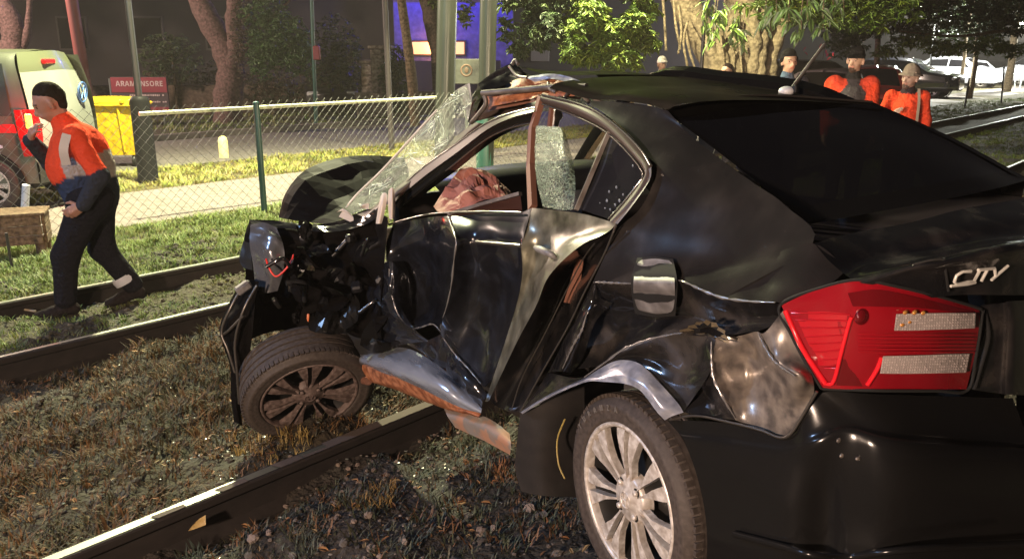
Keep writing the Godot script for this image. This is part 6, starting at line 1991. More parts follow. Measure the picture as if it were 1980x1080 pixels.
func make_parked_cars() -> void:
	var white := mat("white_paint", lin(0.68, 0.68, 0.76), 0.25, 0.0, {"coat": 0.8})
	var black := mat("black_paint", lin(0.012, 0.012, 0.016), 0.16, 0.0, {"coat": 1.0})
	var red := mat("red_lit_paint", lin(0.42, 0.06, 0.055), 0.28, 0.0, {"coat": 0.8})  # red light on the bonnet is put into the paint colour
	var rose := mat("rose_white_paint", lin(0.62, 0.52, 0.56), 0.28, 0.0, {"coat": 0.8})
	var hatch := [[0.0, 0.3, 0.62, 0.62, 0.66, 0.55], [0.12, 0.22, 0.80, 0.72, 0.76, 0.70], [0.95, 0.2, 0.84, 0.86, 0.94, 0.76], [1.75, 0.2, 0.85, 0.93, 1.42, 0.62], [2.5, 0.2, 0.85, 0.95, 1.49, 0.64], [3.3, 0.2, 0.85, 0.98, 1.44, 0.62], [3.8, 0.24, 0.83, 1.0, 1.12, 0.64], [4.0, 0.32, 0.72, 0.9, 0.96, 0.6]]
	var suv := [[0.0, 0.35, 0.7, 0.78, 0.84, 0.6], [0.14, 0.28, 0.86, 0.9, 0.97, 0.76], [1.1, 0.26, 0.9, 1.04, 1.12, 0.82], [1.85, 0.26, 0.91, 1.1, 1.6, 0.68], [2.7, 0.26, 0.91, 1.12, 1.68, 0.7], [3.7, 0.26, 0.91, 1.14, 1.64, 0.69], [4.2, 0.3, 0.88, 1.14, 1.36, 0.7], [4.38, 0.4, 0.78, 1.0, 1.08, 0.64]]
	var std := func(o: Node3D, fine: Array, gm: Material) -> void:
		top_panel(o, fine, 1.0, 1.7, "windscreen", gm)
		top_panel(o, fine, 3.36, 3.74, "back_window", gm)
		lights_and_plate(o, fine, 0.1, 0.66, 0.8, 3.93, true)
	var std2 := func(o: Node3D, fine: Array, gm: Material) -> void:
		top_panel(o, fine, 1.16, 1.8, "windscreen", gm)
		top_panel(o, fine, 3.76, 4.14, "back_window", gm)
		lights_and_plate(o, fine, 0.1, 0.82, 0.86, 4.3, true)
	var gh := [[1.3, 2.38, 1.72, 2.36], [2.46, 3.4, 2.44, 3.2]]
	var gs := [[1.45, 2.6, 1.85, 2.58], [2.68, 3.9, 2.66, 3.6]]
	var grp := "cars parked along the street"
	vehicle("parked_car", "pinkish white hatchback behind the man by the banyan trunk", V(6.104,0.395,-17.5) * V(1, 0, 1), PI / 2 - 0.5, hatch, rose, [0.75, 3.2], 0.31, gh, std, grp)
	vehicle("parked_car", "car coloured as lit red, partly hidden between the two men in orange", V(9.518,0.034,-22) * V(1, 0, 1), PI / 2 - 0.35, hatch, red, [0.75, 3.2], 0.31, gh, std, grp)
	vehicle("parked_car", "black car parked behind the man in the grey hat", V(18.991,-1.09,-36) * V(1, 0, 1), PI - 0.75, suv, black, [0.85, 3.45], 0.34, gs, std2, grp)
	vehicle("parked_car", "white car with a raised nose parked right of the black car", V(27.111,-1.973,-47) * V(1, 0, 1), PI - 0.8, suv, white, [0.85, 3.45], 0.34, gs, std2, grp)
	vehicle("parked_car", "white van-like car at the far right behind the pale trunk", V(29.162,-2.375,-52) * V(1, 0, 1) + V(0.6, 0, 0), 0.1, suv, white, [0.85, 3.45], 0.34, gs, std2, grp)
	vehicle("parked_car", "white car half hidden behind the black car's roof", V(24.959,-2.214,-50) * V(1, 0, 1), 0.4, hatch, white, [0.75, 3.2], 0.31, gh, std, grp)
	vehicle("parked_car", "dark saloon parked across the street by the hedge", V(-5.385,-0.239,-25.4) * V(1, 0, 1), PI / 2 + 0.25, hatch, mat("dark_grey_paint", lin(0.02, 0.019, 0.019), 0.3, 0.2, {"coat": 0.6}), [0.75, 3.2], 0.31, gh, std, grp)
	vehicle("parked_car", "black car behind the people below the banyan tree", V(3.698,0.194,-20) * V(1, 0, 1), 0.05, suv, black, [0.85, 3.45], 0.34, gs, std2, grp)

func make_van() -> void:
	# van space: x to its rear, y up, z towards the camera side; origin at the foot of its rear near corner
	var o := thing("van", "grey-green delivery van with a white tailgate and a red stripe", "van", V(-5.547,0,-9.618), "", 0.06)
	var green := mat("van_green", lin(0.12, 0.128, 0.10), 0.3, 0.0, {"coat": 0.6, "tri": 0.7, "tex": noise_tex(0.01, 111, [[0.0, Color(0.75, 0.75, 0.72)], [1.0, Color(1, 1, 1)]], 4, 256)})
	var st := new_st()
	var cols := [-4.2, -3.4, -2.4, -1.5, -0.9, -0.3, 0.0]
	var rows := []
	for y in [0.34, 0.62, 0.95, 1.18, 1.5, 1.70, 1.80, 1.83]:
		var row := []
		for x in cols:
			var inset := 0.0 if y < 1.2 else (0.16 * pow((y - 1.2) / 0.63, 1.6) + (0.16 if y > 1.82 else 0.0) + (0.06 if y > 1.79 else 0.0))
			var back := 0.0 if y < 1.0 else 0.17 * pow((y - 1.0) / 0.83, 1.5)
			row.append(V(x - (back if x == 0.0 else 0.0), y, -inset - (0.05 if x == 0.0 else 0.0)))
		rows.append(row)
	sheet(st, rows, 4, 4)
	part("side_panel", st, green, o)
	st = new_st()
	sheet(st, [[V(-4.2,1.83,-0.38), V(-2.0,1.84,-0.38), V(-0.17,1.825,-0.42)], [V(-4.2,1.87,-0.9), V(-2.0,1.88,-0.9), V(-0.14,1.86,-0.9)], [V(-4.2,1.83,-1.42), V(-2.0,1.84,-1.42), V(-0.17,1.825,-1.38)]], 5, 5)
	part("roof", st, mat("van_roof", lin(0.09, 0.10, 0.06), 0.35, 0.0, {"coat": 0.6}), o)
	st = new_st()
	sheet(st, [[V(-0.17,1.825,-0.3), V(-0.05,1.85,-0.9), V(-0.17,1.825,-1.5)], [V(-0.12,1.68,-0.2), V(0.0,1.70,-0.9), V(-0.12,1.68,-1.6)], [V(-0.10,1.60,-0.16), V(0.02,1.62,-0.9), V(-0.10,1.60,-1.64)]], 5, 4)
	part("roof_end", st, mats["van_roof"], o)
	st = new_st()
	sheet(st, [[V(-0.095,1.60,-0.16), V(0.03,1.62,-0.9), V(-0.095,1.60,-1.64)], [V(-0.02,1.2,-0.1), V(0.09,1.2,-0.9), V(-0.02,1.2,-1.7)], [V(0.0,0.95,-0.08), V(0.11,0.95,-0.9), V(0.0,0.95,-1.72)], [V(0.01,0.62,-0.08), V(0.12,0.62,-0.9), V(0.01,0.62,-1.72)]], 6, 5)
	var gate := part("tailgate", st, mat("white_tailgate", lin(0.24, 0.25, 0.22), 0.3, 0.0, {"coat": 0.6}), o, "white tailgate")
	st = new_st()
	box(st, V(-0.02, 1.72, -0.72), V(0.06, 0.055, 0.26), 0.012)
	part("high_brake_light", st, mats["lamp_red_bright"], gate)
	# round badge: a ring with a V over a W
	st = new_st()
	var bc := V(0.075, 1.33, -1.32)
	var fb := Basis(V(0, 0, -1), V(0.1, 1, 0).normalized(), V(1, -0.1, 0).normalized())
	var ring := []
	for k in 33:
		ring.append(bc + fb * V(cos(TAU * k / 32) * 0.125, sin(TAU * k / 32) * 0.125, 0))
	tube(st, ring, 0.012, 6)
	tube(st, [bc + fb * V(-0.055, 0.10, 0), bc + fb * V(0, 0.02, 0), bc + fb * V(0.055, 0.10, 0)], 0.010, 6)
	tube(st, [bc + fb * V(-0.10, 0.06, 0), bc + fb * V(-0.045, -0.09, 0), bc + fb * V(0, 0.0, 0), bc + fb * V(0.045, -0.09, 0), bc + fb * V(0.10, 0.06, 0)], 0.010, 6)
	part("round_badge", st, mat("badge_blue", lin(0.06, 0.13, 0.32), 0.35), gate)
	st = new_st()
	sheet(st, [[V(0.0,0.64,-0.02), V(0.13,0.64,-0.9), V(0.0,0.64,-1.78)], [V(0.05,0.55,0.0), V(0.2,0.55,-0.9), V(0.05,0.55,-1.8)], [V(0.03,0.34,-0.02), V(0.17,0.34,-0.9), V(0.03,0.34,-1.78)]], 5, 4)
	part("rear_bumper", st, mat("van_bumper", lin(0.03, 0.032, 0.028), 0.5), o)
	st = new_st()
	box(st, V(0.17, 0.5, -0.5), V(0.03, 0.05, 0.14), 0.01)
	part("reflector", st, mats["lamp_red"], o)
	# tall rear lamp at the corner, lit near its top
	st = new_st()
	sheet(st, [[V(-0.14,1.19,0.008), V(-0.03,1.19,-0.03), V(0.03,1.19,-0.17)], [V(-0.13,0.95,0.012), V(-0.005,0.95,-0.03), V(0.05,0.95,-0.19)], [V(-0.10,0.66,0.012), V(0.0,0.66,-0.03), V(0.05,0.66,-0.15)]], 5, 5)
	var lamp := part("rear_lamp", st, mats["lamp_red"], o)
	st = new_st()
	box(st, V(0.0, 1.06, -0.012), V(0.07, 0.17, 0.05), 0.012, Basis(Vector3.UP, 0.6))
	part("lit_lamp_bulb", st, mat("lamp_lit", Color(1, 0.8, 0.5), 0.3, 0.0, {"glow": Color(1.0, 0.62, 0.22), "glow_energy": 2.2}), lamp)
	omni(V(0.16, 1.06, 0.12), Color(1.0, 0.16, 0.10), 0.9, 0.06, o)
	# red stripe, window, outlined panel with a letter, pale wing emblem
	st = new_st()
	sheet(st, [[V(-4.2,1.03,0.006), V(-0.16,1.03,0.006)], [V(-4.2,0.93,0.006), V(-0.14,0.93,0.006)]], 4, 2)
	part("red_stripe", st, mat("stripe_red", lin(0.55, 0.02, 0.025), 0.35), o)
	st = new_st()
	sheet(st, [[V(-1.5,1.72,-0.115), V(-0.25,1.70,-0.105)], [V(-1.5,1.4,-0.02), V(-0.2,1.4,-0.018)], [V(-1.5,1.12,0.006), V(-0.17,1.12,0.006)]], 4, 4)
	part("side_window", st, mat("van_window", lin(0.06, 0.07, 0.06), 0.12, 0.0, {"coat": 0.6}), o)
	st = new_st()
	tube(st, spline([V(-0.95,1.58,-0.066), V(-0.5,1.58,-0.066), V(-0.39,1.5,-0.04), V(-0.41,1.35,-0.012), V(-0.6,1.22,0.008), V(-0.95,1.18,0.01)], 24), 0.007, 6)
	var pw := mat("van_white", lin(0.7, 0.7, 0.66), 0.4)
	part("outlined_panel", st, pw, o)
	var l := part("lettering", text_mesh("L", 0.26, 0.008), pw, o)
	l.position = V(-0.66, 1.42, -0.022)
	st = new_st()
	for q in [[V(-0.66,0.74,0.012), V(-0.36,0.83,0.012), 0.05], [V(-0.62,0.70,0.014), V(-0.32,0.77,0.014), 0.045], [V(-0.64,0.64,0.012), V(-0.36,0.70,0.012), 0.04], [V(-0.66,0.58,0.014), V(-0.44,0.63,0.014), 0.035], [V(-0.9,0.72,0.012), V(-0.62,0.70,0.012), 0.08]]:
		sheet(st, [[q[0] + V(0, q[2], 0), (q[0] + q[1]) / 2 + V(0, q[2] * 1.3, 0), q[1] + V(0, q[2] * 0.5, 0)], [q[0] - V(0, q[2], 0), (q[0] + q[1]) / 2 - V(0, q[2] * 0.2, 0), q[1] - V(0, q[2] * 0.2, 0)]], 4, 3)
	part("wing_emblem", st, mat("emblem_pale", lin(0.5, 0.55, 0.6), 0.5), o)
	# wheels and dark arch
	for q in [V(-0.52, 0.32, -0.02), V(-3.5, 0.32, -0.02), V(-0.52, 0.32, -1.78), V(-3.5, 0.32, -1.78)]:
		var side := 1.0 if q.z > -1.0 else -1.0
		var b := Basis(Vector3.RIGHT, PI / 2 * side)
		var w := Node3D.new()
		w.name = numbered(o, "wheel")
		o.add_child(w)
		w.position = q
		st = new_st()
		lathe(st, [Vector2(0.21, 0.035), Vector2(0.23, 0.04), Vector2(0.3, 0.035), Vector2(0.32, 0.0), Vector2(0.32, -0.18), Vector2(0.2, -0.2)], Vector3.ZERO, b, 32)
		part("tyre", st, mats["tyre"], w)
		st = new_st()
		lathe(st, [Vector2(0.0, 0.045), Vector2(0.06, 0.04), Vector2(0.07, 0.02)], Vector3.ZERO, b, 20)
		lathe(st, [Vector2(0.185, 0.02), Vector2(0.205, 0.042), Vector2(0.215, 0.03)], Vector3.ZERO, b, 32)
		for k in 9:
			var a := TAU * k / 9
			flat(st)
			quad(st, b * V(cos(a - 0.35) * 0.065, 0.03, sin(a - 0.35) * 0.065), b * V(cos(a - 0.16) * 0.2, 0.03, sin(a - 0.16) * 0.2), b * V(cos(a + 0.16) * 0.2, 0.03, sin(a + 0.16) * 0.2), b * V(cos(a + 0.35) * 0.065, 0.03, sin(a + 0.35) * 0.065))
		part("rim", st, mats["alloy"], w)
		st = new_st()
		lathe(st, [Vector2(0, -0.02), Vector2(0.21, -0.02)], Vector3.ZERO, b, 20)
		part("rim_back", st, mats["gap"], w)
		if side > 0.0:
			st = new_st()
			lathe(st, [Vector2(0.322, 0.026), Vector2(0.40, 0.03)], V(0, 0.01, 0), b, 32)
			part("arch_gap", st, mats["gap"], w)
	st = new_st()
	box(st, V(-2.1, 0.42, -0.9), V(4.1, 0.3, 1.6), 0.05)
	part("underbody", st, mats["gap"], o)
	st = new_st()
	sheet(st, [[V(0.0,1.8,-1.5), V(-4.2,1.8,-1.5)], [V(0.0,1.2,-1.8), V(-4.2,1.2,-1.8)], [V(0.0,0.34,-1.8), V(-4.2,0.34,-1.8)]], 4, 4)
	sheet(st, [[V(-4.2,1.85,-0.3), V(-4.2,1.85,-1.5)], [V(-5.0,1.0,-0.1), V(-5.0,1.0,-1.7)], [V(-5.2,0.34,-0.1), V(-5.2,0.34,-1.7)]], 4, 4)
	part("far_panels", st, green, o)


# ---------------------------------------------------------------- trees, hedge, grass
func leaf_mesh(wide: float, droop := 0.15) -> ArrayMesh:   # one leaf of length 1 along +x, folded along its rib
	var st := new_st()
	next_group(st)
	var rib := [V(0, 0, 0), V(0.3, 0.02, 0), V(0.65, -droop * 0.4, 0), V(1.0, -droop, 0)]
	var w := [0.02, wide * 0.45, wide * 0.42, 0.0]
	for s in [-1.0, 1.0]:
		for k in 3:
			var a: Vector3 = rib[k]
			var b: Vector3 = rib[k + 1]
			quad(st, a, b, b + V(0, 0.05 * w[k + 1] / wide, s * w[k + 1]), a + V(0, 0.05 * w[k] / wide, s * w[k]))
	return mesh_of(st)

func sprig_mesh(n: int, wide: float, seed_: int) -> ArrayMesh:   # a handful of leaves round a point, about 1 across
	var leaf := leaf_mesh(wide)
	var r := RandomNumberGenerator.new()
	r.seed = seed_
	var st := new_st()
	for k in n:
		var b := Basis.from_euler(V(r.randf_range(-0.7, 0.7), TAU * k / n + r.randf_range(-0.4, 0.4), r.randf_range(-0.9, 0.6)))
		st.append_from(leaf, 0, Transform3D(b.scaled(Vector3.ONE * r.randf_range(0.35, 0.6)), V(r.randf_range(-0.12, 0.12), r.randf_range(-0.12, 0.12), r.randf_range(-0.12, 0.12))))
	return st.commit()

func bark(called: String, r: float, g: float, b: float) -> StandardMaterial3D:
	return mat(called, lin(r, g, b), 0.92, 0.0, {"tri": 1.0, "tex": bark_tex, "bump": bark_bump, "bump_cm": 2.0})

var bark_tex: NoiseTexture2D
var bark_bump: NoiseTexture2D
var leaf_sets := {}

func limb(st: SurfaceTool, pts: Array, r0: float, r1: float, seed_: int, lump := 0.12) -> void:
	var n := 18
	var p := spline(pts, n)
	var rad := []
	var r := RandomNumberGenerator.new()
	r.seed = seed_
	for i in n + 1:
		rad.append(lerpf(r0, r1, pow(float(i) / n, 0.7)) * (1.0 + r.randf_range(-lump, lump)))
	tube(st, p, rad, 12)

func foliage(called: String, o: Node3D, clumps: Array, size: float, tones: Array, seed_: int, wide := 0.42, backlight := 0.5) -> void:
	# clumps: [centre, radii, number of sprigs]; sprigs gather towards the shell of each clump
	var key := str(wide)
	if not leaf_sets.has(key):
		leaf_sets[key] = sprig_mesh(7, wide, 5)
	var r := RandomNumberGenerator.new()
	r.seed = seed_
	var xs := []
	var cols := []
	for c in clumps:
		for k in int(c[2]):
			var d := Vector3(r.randfn(), r.randfn(), r.randfn()).normalized() * pow(r.randf(), 0.45)
			var p: Vector3 = c[0] + d * c[1]
			var s := size * r.randf_range(0.7, 1.35)
			var b := Basis.from_euler(V(r.randf_range(-0.6, 0.6), r.randf() * TAU, r.randf_range(-0.6, 0.6))).scaled(Vector3.ONE * s)
			xs.append(Transform3D(b, p))
			var t: Color = tones[r.randi() % tones.size()]
			cols.append(t * r.randf_range(0.75, 1.2))
	scatter(called, leaf_sets[key], mat("leaf", Color(1, 1, 1), 0.5, 0.0, {"vertex": true, "backlight": Color(0.5, 0.5, 0.5)}), xs, cols, o)

func make_vegetation() -> void:
	bark_tex = noise_tex(0.02, 121, [[0.0, Color(0.4, 0.38, 0.36)], [0.5, Color(0.78, 0.76, 0.74)], [1.0, Color(1, 1, 1)]], 6)
	bark_bump = noise_tex(0.025, 122, [], 6)
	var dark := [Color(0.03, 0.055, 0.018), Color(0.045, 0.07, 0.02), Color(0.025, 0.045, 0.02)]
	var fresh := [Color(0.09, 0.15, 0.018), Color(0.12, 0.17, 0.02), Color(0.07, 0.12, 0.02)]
	var dry := [Color(0.09, 0.055, 0.035), Color(0.06, 0.05, 0.03), Color(0.07, 0.04, 0.03)]
	bark("red_lit_bark", 0.15, 0.085, 0.08)  # red light on the trunks is put into this bark colour
	bark("ivy_bark", 0.16, 0.12, 0.08)
	bark("tan_bark", 0.25, 0.19, 0.12)
	banyan(fresh, dark)
	# big ivy-grown tree at the left
	var o := thing("street_tree", "big forked tree trunk coloured as lit red, overgrown with ivy, left of the thin green pole", "tree", V(-7.824,-0.046,-23) * V(1, 0, 1))
	var base := o.position
	var st := new_st()
	limb(st, [V(0,-0.1,0), V(-7.733,0.647,-23) - base, V(-7.576,1.464,-23) - base, V(-7.863,2.266,-23) - base, V(-8.227,3.053,-23) - base, V(-8.639,4.079,-23) - base], 0.45, 0.26, 3)
	limb(st, [V(-7.543,1.465,-22.9) - base, V(-7.346,2.132,-22.9) - base, V(-7.3,2.913,-22.8) - base, V(-6.969,3.934,-22.8) - base], 0.30, 0.18, 4)
	limb(st, [V(-7.145,1.866,-22.8) - base, V(-6.661,2.39,-22.7) - base, V(-5.765,3.158,-22.6) - base], 0.06, 0.03, 5)
	part("trunk", st, bark("red_lit_bark", 0.15, 0.085, 0.08), o)
	foliage("ivy", o, [[V(-5.935,2.122,-22.2) - base, V(0.85,0.75,0.6), 620], [V(-5.561,1.735,-22.2) - base, V(0.5,0.5,0.5), 260], [V(-6.499,1.735,-22.2) - base, V(0.45,0.6,0.4), 260], [V(-6.38,2.762,-22.3) - base, V(0.7,0.6,0.5), 330]], 0.17, [Color(0.045, 0.10, 0.03), Color(0.06, 0.12, 0.035), Color(0.035, 0.075, 0.025)], 33)
	foliage("dry_ivy", o, [[V(-7.062,1.995,-22.4) - base, V(0.3,1.0,0.3), 180], [V(-6.943,2.766,-22.4) - base, V(0.35,0.6,0.3), 120]], 0.13, dry, 34)
	foliage("crown", o, [[V(-1.5, 6.6, 0), V(2.6,1.3,2.2), 900], [V(1.5, 6.8, 0), V(2.4,1.4,2.2), 900]], 0.3, dark, 35)
	# trunk at the far left behind the van, red light put into its bark
	o = thing("street_tree", "broad trunk coloured as lit red behind the van at the far left", "tree", V(-13.097,0.034,-22) * V(1, 0, 1))
	base = o.position
	st = new_st()
	limb(st, [V(0,-0.1,0), V(-12.874,1.607,-22) - base, V(-12.733,2.498,-22) - base, V(-13.141,3.369,-22) - base], 0.40, 0.24, 13)
	limb(st, [V(-12.827,1.736,-22) - base, V(-12.404,2.246,-22) - base, V(-11.979,3.598,-21.8) - base], 0.16, 0.05, 14)
	part("trunk", st, mats["red_lit_bark"], o)
	foliage("crown", o, [[V(-1.0, 6.2, 0), V(2.4,1.3,2.2), 800]], 0.3, dark, 36)
	# slender trees near the columns
	o = thing("street_tree", "slender pale trunk between the slim dark pole and the blue building", "tree", V(-2.534,0.087,-22) * V(1, 0, 1))
	base = o.position
	st = new_st()
	limb(st, [V(0,-0.1,0), V(-2.583,1.09,-22) - base, V(-2.683,2.119,-22) - base, V(-2.793,3.122,-22) - base, V(-2.857,4.222,-22) - base], 0.14, 0.11, 23, 0.08)
	part("trunk", st, bark("tan_bark", 0.25, 0.19, 0.12), o)
	foliage("crown", o, [[V(-0.4, 6.0, 0), V(1.8,1.1,1.6), 500]], 0.26, dark, 37)
	o = thing("street_tree", "dark leaning trunk in front of the blue facade", "tree", V(-2.21,-0.224,-26) * V(1, 0, 1))
	base = o.position
	st = new_st()
	limb(st, [V(0,-0.1,0), V(-2.197,1.724,-26) - base, V(-2.363,2.625,-26) - base, V(-2.522,3.655,-26) - base, V(-2.738,4.662,-26) - base], 0.24, 0.30, 24, 0.08)
	part("trunk", st, bark("brown_bark", 0.13, 0.095, 0.06), o)
	foliage("crown", o, [[V(-2.296,3.351,-25.8) - base, V(0.4,0.2,0.4), 40], [V(-1.339,3.02,-25) - base, V(0.25,0.45,0.3), 50], [V(0, 6.4, 0), V(2.0,1.2,1.6), 500]], 0.24, fresh, 38)
	# hedge and climbing shrubs along the garden wall
	var h := thing("hedge", "tall brownish hedge above the garden wall across the street", "hedge", V(-9.197,-0.24,-26.2) * V(1, 0, 1))
	base = h.position
	var cl := []
	for k in 12:
		cl.append([V(-11.184,0.783,-26.6) - base + V(k * 0.52, -0.25 + 0.25 * sin(k * 1.9), k * 0.05), V(0.55, 1.0, 0.4), 190])
	foliage("leaves", h, cl, 0.19, [Color(0.075, 0.055, 0.035), Color(0.05, 0.05, 0.028), Color(0.09, 0.06, 0.04), Color(0.04, 0.055, 0.02)], 40)
	st = new_st()
	for k in 26:
		var x := k * 0.25
		limb(st, [V(-11.176,-0.248,-26.3) - base + V(x, 0, 0), V(-11.094,0.481,-26.3) - base + V(x + 0.1, 0, 0), V(-11.047,1.259,-26.4) - base + V(x + 0.05 * sin(k), 0, 0)], 0.03, 0.015, 200 + k)
	part("stems", st, mats["ivy_bark"], h).set_meta("kind", "stuff")
	var labels := ["dark bush right of the thin green pole", "dark bush between the gate piers and the slender trunk", "dim bush left of the signboard"]
	var spots := [V(-5.353,1.42,-26), V(-3.28,1.167,-24), V(-10.198,1.725,-25.6)]
	var rad := [V(0.9,1.6,0.6), V(0.5,1.0,0.5), V(1.0,0.8,0.5)]
	for k in 3:
		var q := thing("bush", labels[k], "bush", spots[k] * V(1, 0, 1))
		st = new_st()
		limb(st, [Vector3.ZERO, V(0.05, spots[k].y * 0.6, 0), V(0, spots[k].y + 0.3, 0)], 0.05, 0.02, 5 + k)
		part("stem", st, mats["ivy_bark"], q)
		foliage("leaves", q, [[V(0, spots[k].y, 0), rad[k], [900, 420, 380][k]]], 0.2, dark, 50 + k)
	# trees at the right
	var tl := ["pale straight trunk in front of the far right white car", "thin pale trunk right of the black parked car", "dark spreading tree above the parked cars, left", "dark spreading tree above the parked cars, right"]
	var foot := [V(25.115,0.412,-43), V(23.236,0.379,-44), V(11.499,0.928,-27), V(19.493,0.638,-36)]
	for k in 4:
		var q := thing("street_tree", tl[k], "tree", foot[k] * V(1, 0, 1))
		st = new_st()
		var r0: float = [0.2, 0.1, 0.1, 0.12][k]
		limb(st, [V(0,-0.1,0), V(0.03, 1.5, 0), V(-0.05, 3.2, 0), V(0.2, 5.0, 0)], r0, r0 * 0.7, 70 + k, 0.06)
		if k >= 2:
			limb(st, [V(0, 2.4, 0), V(1.2, 3.6, 0.3), V(2.6, 4.4, 0.4)], r0 * 0.5, 0.03, 80 + k)
			limb(st, [V(0, 2.6, 0), V(-1.2, 3.8, 0.3), V(-2.6, 4.3, 0.2)], r0 * 0.5, 0.03, 90 + k)
		part("trunk", st, mats["tan_bark"], q)
		var t: Array = [[[V(0, 5.2, 0), V(1.8,1.1,1.6), 380]], [[V(0, 5.0, 0), V(1.4,0.9,1.2), 260]],
			[[V(-1.6, 4.0, 0), V(1.5,0.8,1.0), 420], [V(0.4, 3.6, 0.3), V(1.2,0.7,0.9), 380], [V(1.8, 3.9, 0), V(1.5,0.9,1.0), 420], [V(0, 5.4, 0), V(3.0,1.0,1.6), 600], [V(1.2, 2.6, 0), V(0.9,0.4,0.5), 150]],
			[[V(-1.8, 4.0, 0), V(1.7,0.9,1.0), 420], [V(0.2, 3.4, 0.3), V(1.4,0.7,0.9), 360], [V(2.2, 4.4, 0), V(1.7,1.0,1.0), 420], [V(0, 5.8, 0), V(3.4,1.1,1.6), 600], [V(-0.4, 2.7, 0), V(1.5,0.35,0.5), 170]]][k]
		foliage("crown", q, t, [0.26, 0.24, 0.22, 0.26][k], [fresh, fresh, dark, dark][k], 60 + k)
	var q2 := thing("street_tree", "leafy tree whose lit branches hang over the parked cars at the right", "tree", V(17.905,0.928,-27) * V(1, 0, 1))
	var b2 := q2.position
	st = new_st()
	limb(st, [V(0,-0.1,0), V(0.05, 1.6, 0), V(-0.1, 3.4, 0), V(-0.4, 5.4, 0)], 0.22, 0.14, 91, 0.06)
	limb(st, [V(0, 2.2, 0), V(15.393,2.489,-26.5) - b2, V(13.411,2.327,-26) - b2, V(11.453,2.463,-25.5) - b2], 0.09, 0.02, 92)
	part("trunk", st, mats["tan_bark"], q2)
	foliage("lit_foliage", q2, [[V(11.93,2.204,-25.8) - b2, V(0.7,0.28,0.5), 110], [V(13.145,1.996,-26) - b2, V(0.8,0.28,0.5), 150], [V(14.42,2.059,-26.2) - b2, V(0.8,0.3,0.5), 150], [V(15.42,1.953,-26.4) - b2, V(0.5,0.25,0.5), 80], [V(11.262,1.874,-25.6) - b2, V(0.5,0.2,0.4), 70]], 0.22, fresh, 171)  # light and shade are put into the two leaf tones
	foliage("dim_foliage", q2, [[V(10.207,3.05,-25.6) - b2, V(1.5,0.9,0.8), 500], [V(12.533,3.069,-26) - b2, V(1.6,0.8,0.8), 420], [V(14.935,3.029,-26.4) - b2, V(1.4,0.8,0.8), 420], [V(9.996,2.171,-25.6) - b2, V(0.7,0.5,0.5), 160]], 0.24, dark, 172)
	make_grass()

